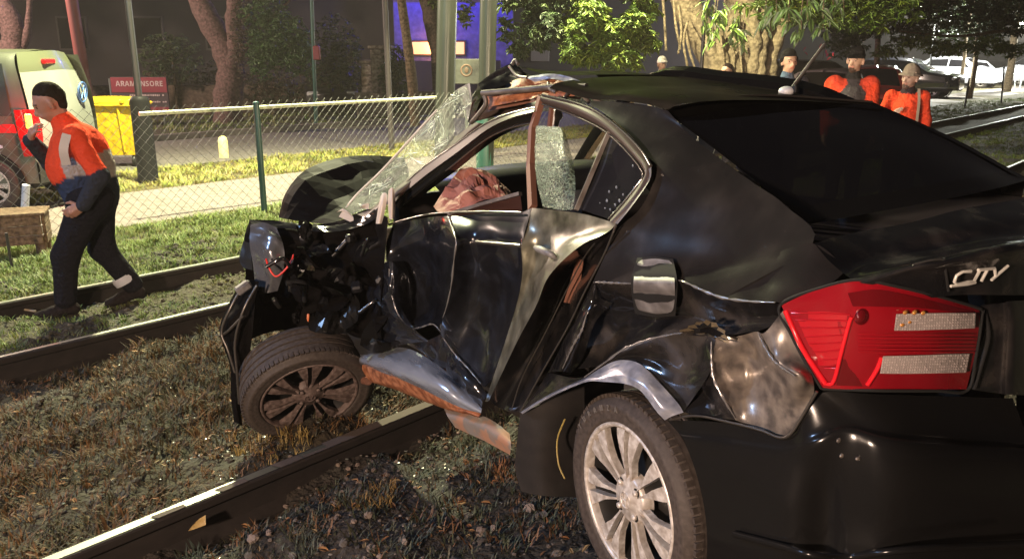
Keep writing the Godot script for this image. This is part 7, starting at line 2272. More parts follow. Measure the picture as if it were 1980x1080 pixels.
func banyan(fresh: Array, dark: Array) -> void:
	var o := thing("banyan_tree", "huge lamplit banyan tree with aerial roots behind the car roof", "tree", V(3.79,0.596,-15) * V(1, 0, 1))
	var base := o.position
	var st := new_st()
	limb(st, [V(3.889,0.504,-15) - base, V(3.736,1.404,-15) - base, V(3.448,1.931,-15) - base, V(3.093,2.447,-15) - base, V(2.804,3.204,-15) - base], 0.36, 0.24, 101, 0.1)
	limb(st, [V(4.316,0.487,-15.2) - base, V(4.192,1.399,-15.2) - base, V(4.115,1.932,-15.2) - base, V(4.161,2.542,-15.2) - base, V(4.014,3.306,-15.2) - base], 0.5, 0.42, 102, 0.1)
	limb(st, [V(4.549,0.496,-15.1) - base, V(4.451,1.491,-15.1) - base, V(4.47,1.932,-15.1) - base, V(4.543,2.365,-15.1) - base, V(4.673,3.204,-15) - base], 0.26, 0.18, 103, 0.1)
	limb(st, [V(3.533,0.62,-14.7) - base, V(3.554,1.412,-14.7) - base, V(3.454,1.757,-14.75) - base, V(3.332,2.185,-14.8) - base], 0.16, 0.10, 104, 0.1)
	var rr := RandomNumberGenerator.new()
	rr.seed = 4
	for q in [[V(3.61,0.543,-14.55), V(3.547,1.415,-14.6), V(3.367,1.928,-14.65), V(3.067,2.434,-14.7)], [V(3.777,0.548,-14.5), V(3.694,1.416,-14.55), V(3.572,1.842,-14.6), V(3.51,2.35,-14.7)], [V(3.938,0.548,-14.5), V(3.864,1.332,-14.5), V(3.783,1.842,-14.6), V(3.811,2.434,-14.7)], [V(4.203,0.543,-14.55), V(4.115,1.415,-14.6), V(4.16,1.928,-14.65), V(4.07,2.601,-14.7)], [V(4.531,0.522,-14.8), V(4.488,1.497,-14.8), V(4.557,1.929,-14.85), V(4.714,2.358,-14.9)], [V(4.344,0.539,-14.6), V(4.246,1.329,-14.6), V(4.281,1.928,-14.7), V(4.316,2.522,-14.8)]]:
		limb(st, [q[0] - base, q[1] - base, q[2] - base, q[3] - base], rr.randf_range(0.10, 0.16), rr.randf_range(0.05, 0.1), rr.randi() % 999, 0.25)
	part("trunk", st, bark("pale_bark", 0.23, 0.19, 0.13), o)
	var rs := RandomNumberGenerator.new()
	rs.seed = 8
	for q in [[V(2.774,2.59,-14.5), V(2.838,2.176,-14.45), V(2.796,1.808,-14.4)], [V(2.676,2.834,-14.5), V(2.726,2.341,-14.45), V(2.827,1.875,-14.4)], [V(2.943,2.343,-14.5), V(2.882,2.009,-14.45), V(2.965,1.59,-14.4)], [V(3.491,2.177,-14.5), V(3.553,1.842,-14.45), V(3.621,1.42,-14.4)], [V(3.653,2.094,-14.5), V(3.75,1.758,-14.45), V(3.726,1.42,-14.4)], [V(3.821,2.177,-14.5), V(3.849,1.842,-14.45), V(3.901,1.42,-14.4)], [V(2.918,2.177,-14.5), V(2.996,1.842,-14.45), V(3.088,1.573,-14.4)], [V(2.512,2.672,-14.5), V(2.557,2.259,-14.45), V(2.585,1.859,-14.4)], [V(3.588,1.758,-14.5), V(3.657,1.589,-14.45), V(3.587,1.403,-14.4)], [V(3.792,1.842,-14.5), V(3.726,1.606,-14.45), V(3.796,1.42,-14.4)]]:
		st = new_st()
		limb(st, [q[0] - base, q[1] - base, q[2] - base], rs.randf_range(0.02, 0.04), 0.02, rs.randi() % 1000, 0.2)
		part("aerial_root", st, mats["pale_bark"], o)
	# hanging masses of leaves; light and shade are put into their tones
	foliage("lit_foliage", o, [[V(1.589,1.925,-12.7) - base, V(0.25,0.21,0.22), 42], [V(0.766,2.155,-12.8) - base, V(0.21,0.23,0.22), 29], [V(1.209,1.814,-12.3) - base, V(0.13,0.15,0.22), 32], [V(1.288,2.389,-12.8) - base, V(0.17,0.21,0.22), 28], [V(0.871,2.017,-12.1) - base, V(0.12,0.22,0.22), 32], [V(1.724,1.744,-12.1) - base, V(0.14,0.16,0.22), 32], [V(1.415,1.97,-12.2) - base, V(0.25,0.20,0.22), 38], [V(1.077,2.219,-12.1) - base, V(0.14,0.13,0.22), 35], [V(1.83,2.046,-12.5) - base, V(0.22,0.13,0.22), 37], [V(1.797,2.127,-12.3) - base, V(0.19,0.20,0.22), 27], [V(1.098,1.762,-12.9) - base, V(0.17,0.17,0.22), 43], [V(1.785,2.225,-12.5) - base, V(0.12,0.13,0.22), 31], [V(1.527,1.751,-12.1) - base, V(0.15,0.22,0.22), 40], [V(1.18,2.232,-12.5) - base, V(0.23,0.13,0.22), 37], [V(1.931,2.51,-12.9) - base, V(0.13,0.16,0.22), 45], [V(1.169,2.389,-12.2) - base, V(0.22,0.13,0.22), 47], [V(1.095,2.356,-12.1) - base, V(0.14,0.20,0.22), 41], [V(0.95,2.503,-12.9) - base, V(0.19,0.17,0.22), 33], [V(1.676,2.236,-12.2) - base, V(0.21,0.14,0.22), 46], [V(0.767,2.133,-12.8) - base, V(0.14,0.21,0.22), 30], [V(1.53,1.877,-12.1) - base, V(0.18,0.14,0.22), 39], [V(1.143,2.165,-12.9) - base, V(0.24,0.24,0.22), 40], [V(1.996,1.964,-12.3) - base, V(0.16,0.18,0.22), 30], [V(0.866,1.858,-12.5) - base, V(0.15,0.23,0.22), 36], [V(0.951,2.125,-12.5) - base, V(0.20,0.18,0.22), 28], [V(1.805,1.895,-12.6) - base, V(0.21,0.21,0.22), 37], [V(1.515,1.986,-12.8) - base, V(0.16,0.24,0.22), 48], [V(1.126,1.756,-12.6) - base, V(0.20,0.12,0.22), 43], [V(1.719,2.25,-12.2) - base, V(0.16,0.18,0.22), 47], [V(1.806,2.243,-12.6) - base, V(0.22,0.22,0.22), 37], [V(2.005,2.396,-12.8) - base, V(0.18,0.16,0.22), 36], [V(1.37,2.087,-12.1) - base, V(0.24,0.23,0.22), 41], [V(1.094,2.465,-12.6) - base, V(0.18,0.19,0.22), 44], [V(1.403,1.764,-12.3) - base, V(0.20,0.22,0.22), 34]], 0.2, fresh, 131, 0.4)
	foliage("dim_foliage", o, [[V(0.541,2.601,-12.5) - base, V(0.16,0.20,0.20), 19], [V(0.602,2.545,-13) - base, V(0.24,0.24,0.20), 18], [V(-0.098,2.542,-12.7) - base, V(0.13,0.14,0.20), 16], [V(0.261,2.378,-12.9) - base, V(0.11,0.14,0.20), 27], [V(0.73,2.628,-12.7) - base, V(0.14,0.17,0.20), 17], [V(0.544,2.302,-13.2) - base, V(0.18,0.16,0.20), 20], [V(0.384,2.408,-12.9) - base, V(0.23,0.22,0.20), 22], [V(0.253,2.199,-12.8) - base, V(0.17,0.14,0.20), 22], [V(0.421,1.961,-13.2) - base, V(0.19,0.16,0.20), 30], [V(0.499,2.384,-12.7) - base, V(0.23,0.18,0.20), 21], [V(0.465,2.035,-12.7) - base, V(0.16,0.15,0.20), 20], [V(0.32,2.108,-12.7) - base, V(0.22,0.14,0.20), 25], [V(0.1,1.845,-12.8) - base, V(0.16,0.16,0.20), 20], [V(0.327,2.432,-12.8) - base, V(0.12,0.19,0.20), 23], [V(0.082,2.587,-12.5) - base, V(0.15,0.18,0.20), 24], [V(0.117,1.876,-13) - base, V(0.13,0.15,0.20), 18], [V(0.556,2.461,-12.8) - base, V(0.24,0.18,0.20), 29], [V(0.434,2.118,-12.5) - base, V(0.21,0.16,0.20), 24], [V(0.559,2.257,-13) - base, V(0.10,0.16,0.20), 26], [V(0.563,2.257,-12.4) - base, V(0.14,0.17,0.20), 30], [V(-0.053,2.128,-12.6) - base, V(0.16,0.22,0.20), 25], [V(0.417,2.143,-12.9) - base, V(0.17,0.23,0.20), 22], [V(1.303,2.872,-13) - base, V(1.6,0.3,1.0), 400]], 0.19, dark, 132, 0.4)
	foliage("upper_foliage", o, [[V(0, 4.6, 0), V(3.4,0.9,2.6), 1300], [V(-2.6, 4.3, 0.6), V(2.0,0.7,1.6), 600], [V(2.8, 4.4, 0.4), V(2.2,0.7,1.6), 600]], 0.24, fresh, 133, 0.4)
	foliage("right_foliage", o, [[V(3.758,2.426,-11.5) - base, V(0.7,0.25,0.4), 150], [V(4.266,2.549,-11.8) - base, V(0.6,0.25,0.4), 130], [V(5.749,2.483,-14) - base, V(0.9,0.35,0.4), 180]], 0.24, fresh, 134, 0.3)
	# the nearest sprays: each big leaf by itself
	var leaf := leaf_mesh(0.36, 0.2)
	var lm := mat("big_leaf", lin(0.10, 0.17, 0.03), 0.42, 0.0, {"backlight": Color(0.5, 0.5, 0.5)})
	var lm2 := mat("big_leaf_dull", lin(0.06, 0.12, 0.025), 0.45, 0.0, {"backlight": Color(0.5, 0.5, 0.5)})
	var r := RandomNumberGenerator.new()
	r.seed = 19
	for s in [[V(2.862,2.458,-12.6), 12, 0.22], [V(2.931,2.264,-12.4), 12, 0.23], [V(2.884,2.08,-12.4), 9, 0.21], [V(3.124,2.41,-12.8), 10, 0.22], [V(2.813,2.272,-12.6), 8, 0.20], [V(3.284,2.415,-12.6), 9, 0.20], [V(3.219,2.179,-12.4), 11, 0.21], [V(3.319,2.023,-12.4), 9, 0.20], [V(3.217,2.084,-12.6), 7, 0.20], [V(2.913,2.279,-9.6), 11, 0.20], [V(3.027,2.177,-9.5), 11, 0.20], [V(3.257,2.258,-9.6), 12, 0.20], [V(3.439,2.159,-9.6), 11, 0.20], [V(3.612,2.312,-9.8), 10, 0.20], [V(3.762,2.362,-9.9), 9, 0.18], [V(2.862,2.223,-9.8), 8, 0.20], [V(3.169,2.101,-9.5), 7, 0.18]]:
		var c: Vector3 = (s[0] as Vector3) - base
		st = new_st()
		limb(st, [c + V(0.02, 0.5, 0.0), c + V(0, 0.15, 0), c + V(0.02, -0.1, 0.02)], 0.008, 0.004, r.randi() % 1000)
		part("twig", st, mats["ivy_bark"], o)
		for k in int(s[1]):
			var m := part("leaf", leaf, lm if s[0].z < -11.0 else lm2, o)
			var out := r.randf() * TAU
			m.transform = Transform3D((Basis(Vector3.UP, out) * Basis(Vector3.BACK, -r.randf_range(0.3, 1.25)) * Basis(Vector3.RIGHT, r.randf_range(-0.6, 0.6))).scaled(Vector3.ONE * s[2] * r.randf_range(0.75, 1.15)), c + V(r.randf_range(-0.05, 0.05), r.randf_range(-0.12, 0.14), r.randf_range(-0.05, 0.05)))
	# a few leaves with red light put into their colour
	var red := thing("red_lit_branch", "thin branch with leaves coloured as lit red, left of the man in the cap", "branch", V(5.845,2.216,-16))
	st = new_st()
	limb(st, [V(0, 0.5, 0), V(0.0, 0.1, 0), V(-0.03, -0.5, 0)], 0.012, 0.005, 160)
	part("twig", st, mats["ivy_bark"], red)
	for q in [V(5.859,1.884,-16), V(5.903,1.828,-16), V(5.968,1.753,-16), V(5.771,1.995,-16), V(5.487,1.939,-16), V(5.457,1.847,-16), V(5.997,1.847,-16)]:
		var m := part("leaf", leaf, mat("red_lit_leaf", lin(0.5, 0.02, 0.03), 0.5, 0.0, {"backlight": Color(0.5, 0.5, 0.5)}), red)  # leaf colour painted as if lit red
		m.transform = Transform3D(Basis.from_euler(V(r.randf(), r.randf() * 6.0, -1.1)).scaled(Vector3.ONE * 0.10), q - red.position)

func tuft_mesh(n: int, seed_: int, spread: float, lean: float) -> ArrayMesh:
	var r := RandomNumberGenerator.new()
	r.seed = seed_
	var st := new_st()
	for k in n:
		next_group(st)
		var a := r.randf() * TAU
		var root := V(r.randf_range(-1, 1), 0, r.randf_range(-1, 1)) * spread
		var d := V(cos(a), 0, sin(a))
		var s := V(-d.z, 0, d.x) * 0.045
		var hgt := r.randf_range(0.5, 1.0)
		var l := r.randf_range(0.3, 1.0) * lean
		var mid := root + d * l * 0.35 + V(0, hgt * 0.6, 0)
		var tip := root + d * l + V(0, hgt, 0)
		quad(st, root - s, root + s, mid + s * 0.8, mid - s * 0.8)
		tri(st, mid - s * 0.8, mid + s * 0.8, tip)
	return mesh_of(st)

func make_grass() -> void:
	var gm := mat("grass_blade", Color(1, 1, 1), 0.6, 0.0, {"vertex": true, "backlight": Color(0.35, 0.35, 0.35)})
	var tufts := [tuft_mesh(9, 1, 0.5, 0.7), tuft_mesh(9, 2, 0.6, 1.1)]
	var r := RandomNumberGenerator.new()
	r.seed = 99
	# [across from, to, along from, to, number, height, tones]
	var green := [Color(0.11, 0.17, 0.025), Color(0.14, 0.19, 0.03), Color(0.085, 0.13, 0.02), Color(0.17, 0.175, 0.05)]
	var straw := [Color(0.105, 0.052, 0.014), Color(0.055, 0.036, 0.011), Color(0.038, 0.038, 0.012), Color(0.13, 0.066, 0.02)]
	var lawn := [Color(0.21, 0.23, 0.035), Color(0.27, 0.25, 0.06), Color(0.17, 0.21, 0.03), Color(0.30, 0.25, 0.085)]
	var low := [Color(0.035, 0.045, 0.02), Color(0.05, 0.048, 0.022), Color(0.10, 0.045, 0.014), Color(0.04, 0.055, 0.04)]
	var beds := [
		["grass", -8.95, -6.5, -1.0, 9.0, 14000, 0.06, green], ["grass", -8.95, -6.5, 9.0, 40.0, 4500, 0.07, green],
		["grass", -6.15, -5.2, -1.0, 10.0, 2600, 0.045, green], ["grass", -5.0, -2.95, -1.5, 9.0, 15000, 0.05, straw],
		["grass", -2.7, -0.6, -0.6, 5.0, 4200, 0.04, low], ["grass", -13.3, -11.3, -3.0, 36.0, 15000, 0.075, lawn],
		["grass", -24.0, -17.9, 0.0, 34.0, 3500, 0.11, green], ["grass", -5.0, -2.9, 9.0, 34.0, 3500, 0.06, green], ["grass", -2.7, 3.0, 9.0, 30.0, 3500, 0.06, straw]]
	var noise := FastNoiseLite.new()
	noise.seed = 6
	noise.frequency = 0.9
	for bed in beds:
		for v in 2:
			var xs := []
			var cols := []
			for k in bed[5] / 2:
				var l := r.randf_range(bed[1], bed[2])
				var a := r.randf_range(bed[3], bed[4])
				var p := at_track(l, a)
				var n := noise.get_noise_2d(p.x, p.z)
				if n < r.randf_range(-0.8, -0.12):
					continue
				if bed[1] > -3.0 and bed[4] < 6.0 and Vector2(p.x - 0.35, p.z + 2.0).length() < 0.5:
					continue
				p.y = ground_height(p.x, p.z) - 0.004
				var s: float = bed[6] * r.randf_range(0.5, 1.25) * (1.0 + n * 0.5)
				xs.append(Transform3D(Basis(Vector3.UP, r.randf() * TAU).scaled(V(s * 1.3, s, s * 1.3)), p))
				cols.append(bed[7][r.randi() % 4] * r.randf_range(0.7, 1.25))
			scatter(bed[0], tufts[v], gm, xs, cols, self)


# ---------------------------------------------------------------- people
# bones: [from, to, radius from, radius to, colour]; joined smoothly and meshed as surface nets
func blend_mesh(st: SurfaceTool, bones: Array, cell: float, k: float) -> void:
	var lo := Vector3.ONE * 1e9
	var hi := -lo
	for b in bones:
		var m: float = maxf(b[2], b[3]) + k + cell * 2
		lo = lo.min((b[0] as Vector3).min(b[1]) - Vector3.ONE * m)
		hi = hi.max((b[0] as Vector3).max(b[1]) + Vector3.ONE * m)
	var nx := int((hi.x - lo.x) / cell) + 2
	var ny := int((hi.y - lo.y) / cell) + 2
	var nz := int((hi.z - lo.z) / cell) + 2
	var f := PackedFloat32Array()
	f.resize(nx * ny * nz)
	f.fill(1.0)
	for b in bones:
		var a: Vector3 = b[0]
		var ab: Vector3 = b[1] - a
		var l2 := maxf(ab.length_squared(), 1e-9)
		var m: float = maxf(b[2], b[3]) + k + cell * 2
		var p0 := ((a.min(b[1]) - Vector3.ONE * m - lo) / cell).floor()
		var p1 := ((a.max(b[1]) + Vector3.ONE * m - lo) / cell).ceil()
		for z in range(maxi(int(p0.z), 0), mini(int(p1.z) + 1, nz)):
			for y in range(maxi(int(p0.y), 0), mini(int(p1.y) + 1, ny)):
				var row := (z * ny + y) * nx
				for x in range(maxi(int(p0.x), 0), mini(int(p1.x) + 1, nx)):
					var q := lo + Vector3(x, y, z) * cell - a
					var t := clampf(q.dot(ab) / l2, 0.0, 1.0)
					var d: float = (q - ab * t).length() - lerpf(b[2], b[3], t)
					var o := f[row + x]
					var h := maxf(k - absf(o - d), 0.0) / k
					f[row + x] = minf(o, d) - h * h * k * 0.25
	var id := {}
	var pts := []
	for z in nz - 1:
		for y in ny - 1:
			for x in nx - 1:
				var base := (z * ny + y) * nx + x
				var v := [f[base], f[base + 1], f[base + nx], f[base + nx + 1], f[base + nx * ny], f[base + nx * ny + 1], f[base + nx * ny + nx], f[base + nx * ny + nx + 1]]
				var neg := 0
				for c in v:
					if c < 0.0:
						neg += 1
				if neg == 0 or neg == 8:
					continue
				var sum := Vector3.ZERO
				var n := 0
				for e in [[0, 1], [2, 3], [4, 5], [6, 7], [0, 2], [1, 3], [4, 6], [5, 7], [0, 4], [1, 5], [2, 6], [3, 7]]:
					var d0: float = v[e[0]]
					var d1: float = v[e[1]]
					if (d0 < 0.0) != (d1 < 0.0):
						var t := d0 / (d0 - d1)
						var c0 := Vector3(e[0] & 1, (e[0] >> 1) & 1, e[0] >> 2)
						var c1 := Vector3(e[1] & 1, (e[1] >> 1) & 1, e[1] >> 2)
						sum += c0.lerp(c1, t)
						n += 1
				id[base] = pts.size()
				pts.append(lo + (Vector3(x, y, z) + sum / n) * cell)
	var tint := []
	for p in pts:
		var best := 1e9
		var col := Color.WHITE
		for b in bones:
			var ab: Vector3 = b[1] - b[0]
			var t := clampf((p - b[0]).dot(ab) / maxf(ab.length_squared(), 1e-9), 0.0, 1.0)
			var d: float = (p - b[0] - ab * t).length() - lerpf(b[2], b[3], t)
			if d < best:
				best = d
				col = b[4]
		tint.append(col)
	next_group(st)
	for base in id:
		var x: int = base % nx
		var y: int = (base / nx) % ny
		var z: int = base / (nx * ny)
		for ax in 3:
			var step: int = [1, nx, nx * ny][ax]
			var b1: int = [nx, nx * ny, 1][ax]
			var b2: int = [nx * ny, 1, nx][ax]
			if [y, z, x][ax] == 0 or [z, x, y][ax] == 0:
				continue
			var s0 := f[base] < 0.0
			if s0 == (f[base + step] < 0.0):
				continue
			if not (id.has(base - b1) and id.has(base - b2) and id.has(base - b1 - b2)):
				continue
			var q := [id[base], id[base - b1], id[base - b1 - b2], id[base - b2]]
			var order := [0, 1, 2, 0, 2, 3] if not s0 else [0, 2, 1, 0, 3, 2]
			for e in order:
				st.set_color(tint[q[e]])
				st.add_vertex(pts[q[e]])

func hand_bones(w: Vector3, d: Vector3, palm: Vector3, thumb: float, curl: float, c: Color) -> Array:
	# wrist, direction of the fingers, the way the palm faces, side of the thumb, bend
	d = d.normalized()
	palm = (palm - d * palm.dot(d)).normalized()
	var side := d.cross(palm) * thumb
	var o := [[w, w + d * 0.085, 0.024, 0.028, c], [w + d * 0.04 + side * 0.018, w + d * 0.085 + side * 0.026, 0.02, 0.016, c], [w + d * 0.04 - side * 0.018, w + d * 0.08 - side * 0.026, 0.02, 0.016, c]]
	for k in 4:
		var root: Vector3 = w + d * [0.088, 0.094, 0.09, 0.08][k] + side * [0.030, 0.010, -0.011, -0.030][k]
		var len_: float = [0.070, 0.080, 0.074, 0.058][k]
		var d1 := (d * cos(curl * 0.5) + palm * sin(curl * 0.5)).normalized()
		var d2 := (d * cos(curl * 1.2) + palm * sin(curl * 1.2)).normalized()
		var m := root + d1 * len_ * 0.52
		o.append([root, m, 0.0088, 0.0082, c])
		o.append([m, m + d2 * len_ * 0.48, 0.0082, 0.0070, c])
	var t0 := w + d * 0.03 + side * 0.028
	var t1 := t0 + (side * 0.8 + d * 0.7 + palm * 0.3).normalized() * 0.038
	o.append([t0, t1, 0.012, 0.0105, c])
	o.append([t1, t1 + (side * 0.25 + d + palm * 0.5).normalized() * 0.03, 0.010, 0.0082, c])
	return o

# j: joints in the person's own space, facing +z. Keys: pelvis chest neck head face(dir) sl el wl sr er wr hl kl al hr kr ar
func person(label: String, at: Vector3, turn: float, j: Dictionary, look: Dictionary) -> Node3D:
	var o := thing("person", label, "person", at, look.get("group", ""), turn)
	var sk: Color = look.skin
	var g: float = look.get("girth", 1.0)
	var fwd: Vector3 = (j.face as Vector3).normalized()
	var up: Vector3 = ((j.head - j.neck) as Vector3)
	up = (up - fwd * up.dot(fwd)).normalized()
	var rt := fwd.cross(up)
	var hd: Vector3 = j.head
	var st := new_st()
	var body := [
		[j.pelvis, j.chest, 0.13 * g, 0.14 * g, sk], [j.chest, j.neck, 0.13 * g, 0.06, sk], [j.neck, hd - up * 0.03 - fwd * 0.02, 0.056, 0.052, sk],
		[j.sl, j.el, 0.05, 0.04, sk], [j.el, j.wl, 0.039, 0.027, sk], [j.sr, j.er, 0.05, 0.04, sk], [j.er, j.wr, 0.039, 0.027, sk],
		[j.hl, j.kl, 0.082 * g, 0.055, sk], [j.kl, j.al, 0.054, 0.036, sk], [j.hr, j.kr, 0.082 * g, 0.055, sk], [j.kr, j.ar, 0.054, 0.036, sk]]
	blend_mesh(st, body, 0.022, 0.05)
	var head := [
		[hd + up * 0.035 - fwd * 0.012, hd + up * 0.03 - fwd * 0.022, 0.088, 0.086, sk], [hd - up * 0.02 + fwd * 0.022, hd - up * 0.045 + fwd * 0.03, 0.068, 0.058, sk],
		[hd - up * 0.085 + fwd * 0.042, hd - up * 0.08 + fwd * 0.02, 0.034, 0.044, sk], [hd + up * 0.012 + fwd * 0.083, hd - up * 0.026 + fwd * 0.106, 0.011, 0.0155, sk],
		[hd + up * 0.034 + fwd * 0.076 - rt * 0.03, hd + up * 0.034 + fwd * 0.076 + rt * 0.03, 0.013, 0.013, sk * 0.92],
		[hd - up * 0.054 + fwd * 0.086 - rt * 0.014, hd - up * 0.054 + fwd * 0.086 + rt * 0.014, 0.0095, 0.0095, sk * Color(1.05, 0.72, 0.72)],
		[hd - rt * 0.088 + up * 0.01 - fwd * 0.01, hd - rt * 0.088 - up * 0.03 - fwd * 0.004, 0.014, 0.011, sk], [hd + rt * 0.088 + up * 0.01 - fwd * 0.01, hd + rt * 0.088 - up * 0.03 - fwd * 0.004, 0.014, 0.011, sk],
		[hd - up * 0.05 - fwd * 0.02, j.neck, 0.055, 0.056, sk]]
	if look.has("beard"):
		head.append([hd - up * 0.085 + fwd * 0.055, hd - up * 0.06 + fwd * 0.07, 0.036, 0.026, look.beard])
	blend_mesh(st, head, 0.0085, 0.022)
	for s in ["l", "r"]:
		var w: Vector3 = j["w" + s]
		var d: Vector3 = j.get("hand_" + s, w - j["e" + s])
		blend_mesh(st, hand_bones(w, d, j.get("palm_" + s, V(1 if s == "r" else -1, 0, 0.2)), -1.0 if s == "l" else 1.0, look.get("curl", 0.5), sk), 0.0065, 0.008)
	part("body", st, mat("skin_tint", Color(1, 1, 1), 0.55, 0.0, {"vertex": true}), o)
	st = new_st()
	for s in [-1.0, 1.0]:
		ball(st, hd + up * 0.012 + fwd * 0.076 + rt * 0.031 * s, V(0.011, 0.008, 0.008), 6, 8)
	part("eyes", st, mat("eye_dark", lin(0.02, 0.015, 0.012), 0.2), o)
	st = new_st()
	for s in [-1.0, 1.0]:
		tube(st, [hd + up * 0.032 + fwd * 0.088 + rt * 0.014 * s, hd + up * 0.038 + fwd * 0.084 + rt * 0.034 * s, hd + up * 0.03 + fwd * 0.07 + rt * 0.052 * s], 0.0042, 5)
	part("eyebrows", st, mats["seat_cloth"], o)
	var hm := mat("cloth_tint", Color(1, 1, 1), 0.9, 0.0, {"vertex": true, "specular": 0.12, "tri": 5.0, "bump": noise_tex(0.012, 141, [], 4, 256), "bump_cm": 1.6})
	st = new_st()
	var hc: Color = look.hair
	blend_mesh(st, [[hd + up * 0.052 - fwd * 0.022, hd + up * 0.045 - fwd * 0.035, 0.087, 0.0865, hc], [hd + up * 0.01 - fwd * 0.05, hd - up * 0.03 - fwd * 0.045, 0.074, 0.058, hc]], 0.011, 0.02)
	if look.has("full_hair"):
		blend_mesh(st, [[hd + up * 0.075 - fwd * 0.02, hd + up * 0.06 - fwd * 0.05, 0.088, 0.09, hc], [hd + up * 0.04 - rt * 0.085 - fwd * 0.01, hd - up * 0.03 - rt * 0.07 - fwd * 0.04, 0.03, 0.035, hc], [hd + up * 0.04 + rt * 0.085 - fwd * 0.01, hd - up * 0.03 + rt * 0.07 - fwd * 0.04, 0.03, 0.035, hc]], 0.011, 0.02)
	part("hair", st, hm, o)
	if look.has("hat"):
		st = new_st()
		var c: Color = look.hat
		if look.get("brim", 0.0) > 0.0:
			blend_mesh(st, [[hd + up * 0.07 - fwd * 0.016, hd + up * 0.085 - fwd * 0.016, 0.098, 0.088, c]], 0.011, 0.02)
			lathe(st, [Vector2(0.09, 0.0), Vector2(look.brim, -0.022), Vector2(look.brim, -0.016), Vector2(0.09, 0.01)], hd + up * 0.055 - fwd * 0.012, Basis(rt, up, -fwd), 28)
		else:
			blend_mesh(st, [[hd + up * 0.07 - fwd * 0.016, hd + up * 0.085 - fwd * 0.016, 0.097, 0.085, c], [hd + up * 0.058 + fwd * 0.085 - rt * 0.05, hd + up * 0.058 + fwd * 0.085 + rt * 0.05, 0.016, 0.016, c], [hd + up * 0.052 + fwd * 0.135 - rt * 0.03, hd + up * 0.052 + fwd * 0.135 + rt * 0.03, 0.010, 0.010, c], [hd + up * 0.055 + fwd * 0.11 - rt * 0.04, hd + up * 0.055 + fwd * 0.11 + rt * 0.04, 0.013, 0.013, c]], 0.0095, 0.02)
		part("hat", st, hm, o)
	# jacket over trunk and arms, with its bands
	st = new_st()
	var jc: Color = look.jacket
	var jt: Color = look.get("lower", jc)
	var sl: Color = look.get("sleeve", jc)
	var belly: Vector3 = j.pelvis.lerp(j.chest, look.get("waist", 0.35)) + j.get("belly", Vector3.ZERO)
	blend_mesh(st, [
		[j.pelvis + V(0, 0.02, 0), belly, 0.158 * g, 0.165 * g, jt], [belly, j.chest, 0.166 * g, 0.162 * g, jc], [j.chest, j.neck - up * 0.02, 0.15 * g, 0.075, jc],
		[j.chest.lerp(j.sl, 0.45), j.sl, 0.105 * g, 0.074, jc.lerp(sl, 0.85)], [j.chest.lerp(j.sr, 0.45), j.sr, 0.105 * g, 0.074, jc.lerp(sl, 0.85)],
		[j.sl, j.el, 0.070, 0.060, sl], [j.el, j.wl, 0.064, 0.048, look.get("forearm", sl)], [j.sr, j.er, 0.070, 0.060, sl], [j.er, j.wr, 0.064, 0.048, look.get("forearm", sl)],
		[j.neck - up * 0.01, j.neck + up * 0.035, 0.075, 0.072, look.get("collar", jc)]] + look.get("more", []), 0.017, 0.035)
	part("jacket", st, hm, o)
	for b in look.get("bands", []):
		st = new_st()
		sheet(st, b[0], 6, 4)
		part("reflective_band", st, mat("band" + str(b[1]), lin(b[1].r, b[1].g, b[1].b), 0.5), o)
	st = new_st()
	var tc: Color = look.trousers
	blend_mesh(st, [
		[j.hl.lerp(j.hr, 0.1), j.hr.lerp(j.hl, 0.1), 0.135 * g, 0.135 * g, tc], [j.hl, j.kl, 0.112 * g, 0.085, tc], [j.kl, j.al + V(0, 0.05, 0), 0.083, 0.072, tc], [j.hr, j.kr, 0.112 * g, 0.085, tc], [j.kr, j.ar + V(0, 0.05, 0), 0.083, 0.072, tc]], 0.019, 0.05)
	part("trousers", st, hm, o)
	for s in ["l", "r"]:
		st = new_st()
		var a: Vector3 = j["a" + s]
		var toe: Vector3 = j.get("toe_" + s, a + V(0, -0.05, 0.17))
		var heel: Vector3 = a + (a - toe) * 0.25 + V(0, -0.035, 0)
		blend_mesh(st, [[heel, a.lerp(toe, 0.45) + V(0, -0.012, 0), 0.036, 0.042, look.shoes], [a.lerp(toe, 0.45) + V(0, -0.012, 0), toe, 0.042, 0.034, look.shoes], [a + V(0, 0.03, 0), heel, 0.046, 0.036, look.shoes]], 0.012, 0.025)
		part("shoe", st, hm, o)
	return o

func standing(h: float) -> Dictionary:   # an upright figure h metres tall facing +z, left hand at +x
	var s := h / 1.78
	var j := {
		"pelvis": V(0, 0.96, 0), "chest": V(0, 1.27, 0.0), "neck": V(0, 1.47, -0.01), "head": V(0, 1.645, 0.015),
		"sl": V(0.18, 1.42, -0.01), "el": V(0.245, 1.13, -0.03), "wl": V(0.25, 0.88, 0.05), "sr": V(-0.18, 1.42, -0.01), "er": V(-0.245, 1.13, -0.03), "wr": V(-0.25, 0.88, 0.05),
		"hl": V(0.09, 0.92, 0), "kl": V(0.1, 0.5, 0.01), "al": V(0.11, 0.085, -0.03), "hr": V(-0.09, 0.92, 0), "kr": V(-0.1, 0.5, 0.01), "ar": V(-0.11, 0.085, -0.03)}
	for k in j:
		j[k] *= s
	j["face"] = V(0, 0, 1)
	return j

